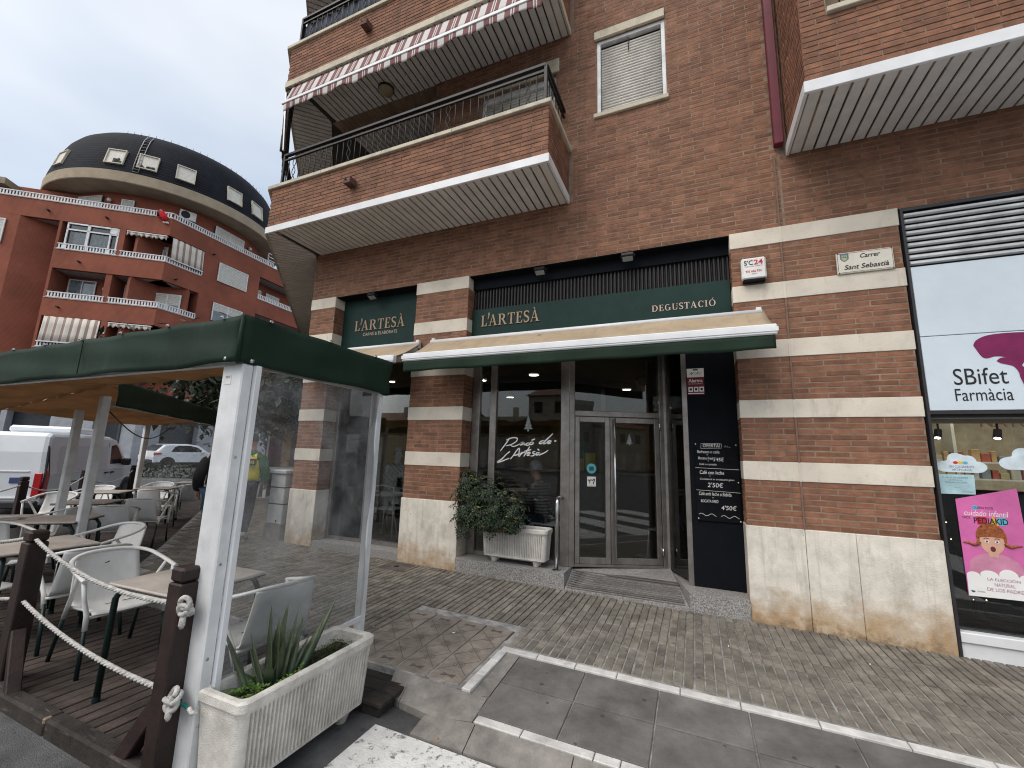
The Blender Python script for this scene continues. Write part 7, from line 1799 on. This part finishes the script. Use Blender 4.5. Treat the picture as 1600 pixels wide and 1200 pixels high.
rwin(rad(-76, 6.25), -1.0, 1.0, 16.9, 18.75, .02); rwin(rad(-52, 6.25), -.38, .38, 16.9, 18.6, .0, 'shutter', False); rwin(rad(7, 6.22), -1.25, 1.25, 16.9, 18.6, .03)
rwin(FL, 3.75, 5.3, 10.6, 12.62, 1.40, 'curtain'); rwin(FL, 6.95, 8.1, 10.6, 12.65, 1.40, 'curtain'); rwin(FL, 8.7, LL+.7, 10.6, 12.3, 1.40, 'curtain', True, .45)
rwin(FL, 7.75, 9.1, 13.9, 15.8, 1.40, 'shutter', False); rwin(FR, .5, 1.3, 13.9, 15.5, 1.40, 'shutter', False); rwin(FR, 7.6, 8.5, 13.9, 15.5, 1.40, 'shutter', False); rwin(FR, 9.0, 10.4, 13.9, 15.5, 1.40, 'shutter'); rwin(FR, 8, 10, 10.6, 12.3, 1.4, 'shutter')
rwin(FL, 7.4, 9.2, 7.3, 9.2, 1.4, 'shutter'); rwin(FL, -.6, .75, 14.1, 15.75, -.015, 'shutter', False)
# glazed balcony on the second floor
g = MB(); rbx(g, FL, 3.9, 6.80, 14.25, 16.12, .10, .12); gl = g.build('glazed_bay', M_win, red)
m = MB()
for s in (3.9, 5.02, 5.08, 6.28, 6.70): rbx(m, FL, s, s+.09, 14.25, 16.12, .0, .08)
rbx(m, FL, 3.9, 6.8, 15.58, 15.68, .0, .075); rbx(m, FL, 3.9, 6.8, 16.02, 16.12, 0, .078); rbx(m, FL, 6.3, 6.75, 15.62, 16.05, .0, .06); m.build('frame', M_frame, gl)
m = MB(); o, u, v, n = FL
for a0, a1 in ((4.25, 5.0), (5.15, 6.2)):
    m.grid(lambda a, b: o+u*(a0+(a1-a0)*a)+v*(14.25+1.3*b)-n*(.2+.04*math.sin(a*28)), 60, 1)
m.build('curtain', M_curt, gl, fix=False)
# ground floor cladding
for F_, a_, b_ in ((FL, -9, -1.5), (FL, .2, 3.0), (FL, 5.2, 7.4), (FL, 8.9, LL), (FR, 0, 1.5), (FR, 4, 6.5), (FR, 9, 12), (FR, 15, 28)):
    m = MB(); rbx(m, F_, a_, b_, 0, 3.9, 0, .5); m.build('ground_wall', M_greywall, red)
m = MB(); rbx(m, FL, -9, LL+.5, 0, 4, .6, .8); rbx(m, FR, -.5, 28, 0, 4, .6, .8); m.build('shop_recess', mat('dark_shop', (.06, .07, .08), rough=.3), red)
m = MB(); rbx(m, FL, -9, LL, 3.9, 4.3, -.1, .6); rbx(m, FR, 0, 28, 3.9, 4.3, -.1, .6); m.build('string_course', M_corn, red)
# cornice, mansard roof and its windows
dc = Vector((-39.9, 14.2, 0))
m = MB(); m.lathe([(3.0, 19.10), (7.4, 19.10), (7.71, 19.12), (7.75, 19.17), (7.75, 19.88), (7.55, 19.94), (6.5, 19.94)], dc, n=96); m.build('cornice', M_corn, red)
m = MB(); m.lathe([(7.72, 19.90), (7.63, 20.5), (7.49, 21.2), (7.28, 22.0), (7.0, 22.8), (6.65, 23.4), (6.2, 23.85), (5.65, 24.1), (4.95, 24.25), (0, 24.4)], dc, n=96); rf_ = m.build('roof', M_slate, red)
m = MB(); m.lathe([(4.9, 24.0), (4.9, 24.5), (4.8, 24.55), (4.7, 24.2)], dc+Vector((-.6, .6, 0)), n=72); m.build('roof_rim', M_slate, rf_)
for k, th in enumerate((-87, -55.5, -41.5, -25.5, -1.3, 14.2)):
    d = Vector((math.cos(R(th)), math.sin(R(th)), 0)); sl_ = (Vector((0, 0, 1))-d*.19).normalized(); F = (dc+d*7.66+Vector((0, 0, 20.35)), Vector((-d.y, d.x, 0)), sl_, (d+Vector((0, 0, .19))).normalized())
    g = MB(); rbx(g, F, -.5, .5, .08, 1.2, -.02, .3); w_ = g.build('roof_window', M_shut, red)
    m = MB(); rbx(m, F, -.56, -.49, .02, 1.26, -.09, .3); rbx(m, F, .49, .56, .02, 1.26, -.09, .3); rbx(m, F, -.49, .49, 1.19, 1.26, -.09, .3); rbx(m, F, -.49, .49, .02, .09, -.11, .3); m.build('frame', M_cope, w_)
    if k in (1, 2):
        m = MB()
        for q in range(14): a = rbu.uniform(-.1, .4) if k == 1 else rbu.uniform(-.4, .4); rbx(m, F, a-.05, a+.05, .1, .15+rbu.uniform(.05, .4 if k == 1 else .2), -.08, -.03)
        m.build('window_plant', mat('dark_plant', (.02, .03, .018)), w_)
d = Vector((math.cos(R(-45.5)), math.sin(R(-45.5)), 0)); tt_ = Vector((-d.y, d.x, 0)); m = MB(); pr = [(7.75, 20.0), (7.66, 20.6), (7.47, 21.4), (7.25, 22.2), (6.95, 23.0), (6.6, 23.5)]
for s in (-.17, .17): m.tube([dc+d*r_+tt_*s+Vector((0, 0, z)) for r_, z in pr], .03, 5)
for q in range(14):
    f = q/13*(len(pr)-1); i = min(int(f), len(pr)-2); f -= i; r_ = pr[i][0]*(1-f)+pr[i+1][0]*f; z = pr[i][1]*(1-f)+pr[i+1][1]*f; m.tube([dc+d*r_+tt_*s+Vector((0, 0, z)) for s in (-.17, .17)], .025, 4)
m.build('roof_ladder', mat('grey_steel', (.25, .25, .26), rough=.5, metal=.5), rf_)
m = MB()
for th in range(-60, 60, 4): a = dc+Vector((math.cos(R(th)), math.sin(R(th)), 0))*6.3; m.tube([a+Vector((0, 0, 23.6)), a+Vector((0, 0, 23.95))], .012, 4)
m.build('roof_rail', M_iron, rf_)
# things on the red building
def rthing(nm, label, cat, F, s, z): o, u, v, n = F; return thing(nm, label, cat, tuple(o+u*s+v*z))
M_sb = stripes('beige_striped_cloth', (.62, .58, .52), (.30, .22, .19), tuple(FL[1]), .42, .62); M_sr = stripes('beige_striped_cloth_side', (.62, .58, .52), (.30, .22, .19), tuple(FR[1]), .42, .62)
def blind(F, s0, s1, z0, z1, d0, label, mm):
    t = rthing('balcony_awning', label, 'awning', F, (s0+s1)/2, z0); o, u, v, n = F; m = MB()
    m.grid(lambda a, b: o+u*(s0+(s1-s0)*a)+v*(z1+(z0-z1)*b)-n*(d0-.12*b+.02*math.sin(a*40)), 60, 3); solid(m.build('cloth', mm, t, fix=False), .01)
    m = MB(); rbx(m, F, s0, s1, z0-.04, z0+.02, d0-.16, d0-.10); m.build('bar', M_white, t)
blind(FL, 3.75, 6.72, 7.9, 9.58, -.0, 'long brown striped blind let down over the lowest left balcony of the red building', M_sb)
blind(FR, .25, 2.45, 14.5, 16.1, .0, 'brown striped blind let down over the second floor balcony of the red building', M_sr)
def val(F, s0, s1, z, label):
    t = rthing('balcony_awning', label, 'awning', F, (s0+s1)/2, z); o, u, v, n = F; m = MB()
    m.grid(lambda a, b: o+u*(s0+(s1-s0)*a)+v*(z-b*(.22+.06*math.cos(a*2*PI*8)))-n*(-.06), 80, 2); solid(m.build('valance', M_sb, t, fix=False), .01); m = MB(); rbx(m, F, s0, s1, z, z+.06, -.1, .1); m.build('bar', M_white, t)
val(FL, 7.25, LL-.1, 16.0, 'rolled awning with scalloped edge over the second floor of the red building'); val(FL, 7.2, LL-.1, 9.45, 'rolled awning with scalloped edge over the lowest balcony of the red building')
def ac(F, s, z, d, label):
    t = rthing('air_conditioner', label, 'air conditioner', F, s, z); m = MB(); rbx(m, F, s-.5, s+.5, z, z+.7, d-.35, d, .04); m.build('case', M_plate, t); o, u, v, n = F; m = MB(); m.lathe([(0, .01), (.27, .01), (.28, 0)], o+u*(s-.15)+v*(z+.35)-n*(d-.351), n, 18); m.build('fan_grille', M_iron, t); m = MB(); rbx(m, F, s-.45, s+.45, z-.08, z-.005, d-.3, d); m.build('bracket', M_iron, t)
ac(rad(-21, 6.2), 0, 18.1, 0, 'white air conditioner on the attic wall of the red building'); ac(FL, -1.2, 18.4, .2, 'air conditioner at the left end of the attic terrace')
t = rthing('pergola_beam', 'beige roof slab at the left end of the attic terrace', 'roof slab', FL, -2, 18); m = MB(); o, u, v, n = FL; m.obox(o+u*(-3.4)+v*18.5-n*1.2, (3.4, 1.0, .22), (u, n, v)); m.build('slab', M_corn, t); m = MB(); rbx(m, FL, -.9, -.6, 16.2, 18.3, .8, 1.1); rbx(m, FL, -6.4, -6.1, 16.2, 18.3, .8, 1.1); m.build('pillar', M_rbrick, t)
t = rthing('cloth_bundle', 'red and white cloth bundle hanging over the attic railing of the red building', 'cloth', FL, 9.2, 17.3); m = MB(); q = lambda s, z, d: FL[0]+FL[1]*s+FL[2]*z-FL[3]*d
m.tube([q(8.95, 17.8, -.08), q(9.1, 17.62, -.14), q(9.28, 17.35, -.15), q(9.38, 17.05, -.13)], [.12, .20, .20, .12], 8); m.tube([q(9.1, 17.55, -.14), q(8.98, 17.3, -.14)], .07, 6); m.build('red_cloth', mat('red_felt', (.50, .012, .02), rough=.9), t)
m = MB(); m.tube([q(9.24, 17.02, -.13), q(9.55, 17.0, -.13)], .07, 6); m.tube([q(8.90, 17.88, -.06), q(9.02, 17.86, -.06)], .06, 6); m.build('white_trim', M_txtw, t); m = MB(); m.tube([q(8.85, 17.72, -.12), q(8.9, 17.4, -.14)], .09, 6); m.build('dark_cloth', M_blackc, t)
for i, (F, s, z, d, l) in enumerate(((rad(-62, 6.2), 0, 18.4, 0, 'small white globe lamp between the attic windows'), (rad(25, 6.2), 0, 18.3, 0, 'small white globe lamp right of the attic window'), (FL, 5.9, 12.1, 1.4, 'small square wall lamp on the first floor balcony, left'), (FR, 1.9, 12.0, 1.4, 'small square wall lamp on the first floor balcony, right'))):
    t = rthing('wall_lamp', l, 'lamp', F, s, z); m = MB(); o, u, v, n = F; m.lathe([(0, -.14), (.1, -.1), (.14, 0), (.1, .1), (0, .14)], o+u*s+v*z-n*(d-.2), n=10); m.build('globe', M_plate, t); m = MB(); rbx(m, F, s-.04, s+.04, z-.04, z+.04, d-.15, d+.01); m.build('arm', M_iron, t)
t = rthing('alarm_plate', 'small red and white alarm plate on the red building column', 'sign', FL, 6.95, 8.8); m = MB(); rbx(m, FL, 6.82, 7.08, 8.72, 8.95, -.06, -.005); m.build('plate', M_plate, t); m = MB(); rbx(m, FL, 6.88, 7.02, 8.78, 8.9, -.07, -.061); m.build('print', M_red, t)
m_ = MB()
for s, z in ((2.8, 16.7), (6.0, 16.75), (5.0, 13.4), (4.4, 10.2)): rbx(m_, FL, s-.05, s+.05, z-.04, z+.04, -.25, -.005)
for s, z in ((3.1, 16.2), (.8, 13.2)): rbx(m_, FR, s-.05, s+.05, z-.04, z+.04, -.25, -.005)
m_.build('water_spout', M_iron, red)

# ---------------------------------------------------------------- trees, far houses, houses across the square
def tree(label, x, y, h, cr_, seed, dense=1400):
    t = thing('street_tree', label, 'tree', (x, y, G(x, y))); r_ = random.Random(seed); z0 = G(x, y); m = MB()
    m.tube([(x, y, z0-.1), (x+.05, y, z0+h*.2), (x-.04, y+.05, z0+h*.42), (x, y, z0+h*.7)], [.16, .13, .11, .05], 8)
    cs = []
    for k in range(9):
        a = k*2.4; b = Vector((x, y, z0+h*(.38+.03*k))); e = b+Vector((math.cos(a), math.sin(a), .6))*cr_*r_.uniform(.6, .9); m.tube([b, b.lerp(e, .5)+Vector((0, 0, .1)), e], [.06, .04, .015], 5); cs.append(e)
    m.build('trunk', M_stem, t); m = MB()
    for k in range(dense):
        c0 = cs[r_.randrange(9)]; d = Vector((r_.gauss(0, 1), r_.gauss(0, 1), r_.gauss(0, .8))); c = c0+d*cr_*.27; s = r_.uniform(.07, .17); a = Vector((r_.gauss(0, 1), r_.gauss(0, 1), r_.gauss(0, 1))).normalized(); b = a.cross(Vector((0, 0, 1))).normalized()
        m.quad(c-a*s, c+b*s*.5, c+a*s, c-b*s*.5)
    m.build('crown', M_bush, t, kind='stuff', fix=False)
tree('dark evergreen street tree seen through the clear plastic curtain', -11.4, 3.7, 4.3, 2.3, 3, 6500); tree('dark street tree behind the advert board', -15.5, 8.5, 5.2, 1.8, 4, 2200); tree('dark street tree in front of the red building, beyond the white car', -24, 15.5, 5.5, 2.0, 5, 2200)
hg = thing('hedge', 'low dark hedge behind the terrace curtain under the white car', 'hedge', (-22, 8.0, G(-22, 8))); m = MB(); r_ = random.Random(6)
for k in range(1500):
    s_ = r_.uniform(0, 1); c = Vector((-24.5+5*s_+r_.uniform(-.3, .3), 6.6+4.6*s_+r_.uniform(-.3, .3), G(-22, 8)+r_.uniform(.02, .62))); s = r_.uniform(.06, .12); a = Vector((r_.gauss(0, 1), r_.gauss(0, 1), r_.gauss(0, 1))).normalized(); b = a.cross(Vector((0, 0, 1))).normalized(); m.quad(c-a*s, c+b*s*.5, c+a*s, c-b*s*.5)
m.build('foliage', M_bush, hg, kind='stuff', fix=False)
def house(x0, x1, y0, dpt, h, col, label, seed, pitched=True):
    t = thing('house', label, 'house', ((x0+x1)/2, y0, -.1)); r_ = random.Random(seed); m = MB(); y1 = y0-dpt; m.box(x0, x1, y1, y0, -.3, h); m.build('wall', mat(*col), t)
    if pitched:
        m = MB(); m.prism([(y1-.4, h-.05), (y0+.5, h-.05), ((y0+y1)/2, h+1.6)], x0-.2, x1+.2, (Vector((0, 0, 0)), Vector((0, 1, 0)), Vector((0, 0, 1)), Vector((1, 0, 0)))); m.build('roof', mat('old_roof_tile', (.20, .10, .065), rough=.9, var=.3, scale=4), t)
    else:
        m = MB(); m.box(x0-.1, x1+.1, y1-.1, y0+.1, h, h+.7); m.build('roof', M_cope, t)
    m = MB(); cxx = x0+(x1-x0)*.7; m.box(cxx-.3, cxx+.3, y0-3, y0-2.4, h, h+2.2); m.build('chimney', M_cope, t)
    fl = 0
    while fl*3+3 < h+.3:
        n = max(2, int((x1-x0)/2.6))
        for k in range(n):
            xa = x0+(k+.5)*(x1-x0)/n; z = fl*3+1.0 if fl else .1; hh = 1.4 if fl else 2.3
            m = MB(); m.box(xa-.55, xa+.55, y0-.1, y0+.012, z, z+hh); w_ = m.build('window', M_cglass if fl else M_shut, t); m = MB(); m.box(xa-.65, xa+.65, y0+.013, y0+.1, z-.1, z-.02); m.box(xa-.62, xa-.55, y0+.013, y0+.05, z, z+hh); m.box(xa+.55, xa+.62, y0+.013, y0+.05, z, z+hh); m.build('frame', M_cope, w_)
        fl += 1
hc = [('pale_yellow_render', (.48, .38, .22)), ('brick_render', (.26, .11, .07)), ('grey_render_house', (.36, .35, .33)), ('cream_render', (.50, .44, .34)), ('ochre_render', (.42, .27, .13)), ('white_render', (.52, .51, .49))]
xh = -46
for i in range(12):
    wd_ = (9, 7, 11, 8, 10, 7, 9, 12, 8, 9, 7, 10)[i]; hgt = (6.2, 7.4, 6.0, 9.2, 6.4, 7.0, 6.1, 6.6, 9.3, 6.3, 7.2, 6.0)[i]
    house(xh, xh+wd_-.05, -44-(i % 3)*.6, 9, hgt, hc[i % 6], 'terraced house %s across the square behind the photographer' % ('far along the left end', 'with brick front at the left end', 'with wide grey front at the left', 'with tall cream front at the left', 'with ochre front left of the middle', 'with narrow white front left of the middle', 'with yellow front in the middle', 'with wide brick front in the middle', 'with tall grey front right of the middle', 'with cream front at the right', 'with narrow ochre front at the right', 'with white front at the far right')[i], i, i % 3 != 2); xh += wd_
def block_far(x, y, rz, w_, d_, h, mm, label, seed):
    t = thing('apartment_block', label, 'building', (x, y, 0), rz); m = MB(); m.box(-w_/2, w_/2, 0, d_, -.3, h); m.build('wall', mm, t, local=True); r_ = random.Random(seed)
    m = MB(); m.box(-w_/2-.3, w_/2+.3, -.3, d_+.3, h, h+.4); m.build('roof', M_corn, t, local=True)
    for fl in range(int(h/3)):
        for k in range(int(w_/3)):
            xa = -w_/2+1.5+k*3; m = MB(); m.box(xa-.7, xa+.7, -.03, .1, fl*3+.9, fl*3+2.4); w2 = m.build('window', M_cglass, t, local=True); m = MB(); m.box(xa-.78, xa+.78, -.08, -.032, fl*3+.78, fl*3+.88); m.build('sill', M_cope, w2, local=True)
block_far(-40, 62, R(35), 30, 12, 12, M_rbrick, 'distant red brick block at the end of the side street', 1)

# ---------------------------------------------------------------- litter
rl_ = random.Random(14)
m0 = MB(); m0.tube([(0, 0, 0), (.022, 0, 0)], .0038, 6); me1 = m0.mesh('cigarette_end', M_txtw); m0 = MB(); m0.tube([(0, 0, 0), (.024, 0, 0)], .0038, 6); me2 = m0.mesh('cigarette_end', mat('filter_orange', (.45, .2, .07)))
for i, (x, y, l) in enumerate(((-1.95, -1.6, 'cigarette end lying on the cover lids'), (-1.42, -2.62, 'cigarette end by the curved kerb stone'), (-.95, -2.66, 'orange cigarette end on the kerb near the second white line'), (-1.9, -.9, 'cigarette end on the pavers in front of the bush'), (.2, -.75, 'cigarette end on the pavers in front of the black panel'), (-.6, -1.1, 'cigarette end on the pavers above the first white line'), (1.2, -.55, 'cigarette end on the pavers below the right pier'))):
    z = P(x, y) if y > -2.4 else VZ(x, y) if y > -2.57 else G(x, y)+.03
    o = bpy.data.objects.new('cigarette_end', me2 if i % 2 else me1); link(o, None, Matrix.Translation((x, y, z+.006)) @ Matrix.Rotation(rl_.uniform(0, 6), 4, 'Z')); tag(o, l, 'cigarette end', 'cigarette ends on the ground')
for i, (x, y, l) in enumerate(((-3.75, -3.95, 'torn strip of white paper on the road at the left edge'), (-3.05, -3.85, 'small strip of white paper on the road before the deck beam'), (-4.2, -4.0, 'crumpled white paper scrap on the road at the left edge'))):
    m = MB(); z = G(x, y)+.005; a = i*1.3; m.grid(lambda s, t: Vector((x+(s-.5)*.09*math.cos(a)-(t-.5)*.015*math.sin(a), y+(s-.5)*.09*math.sin(a)+(t-.5)*.015*math.cos(a), z+.006*math.sin(s*7))), 8, 1); tag(m.build('paper_scrap', M_txtw, None, fix=False), l, 'paper')
print('objects', len(bpy.data.objects))
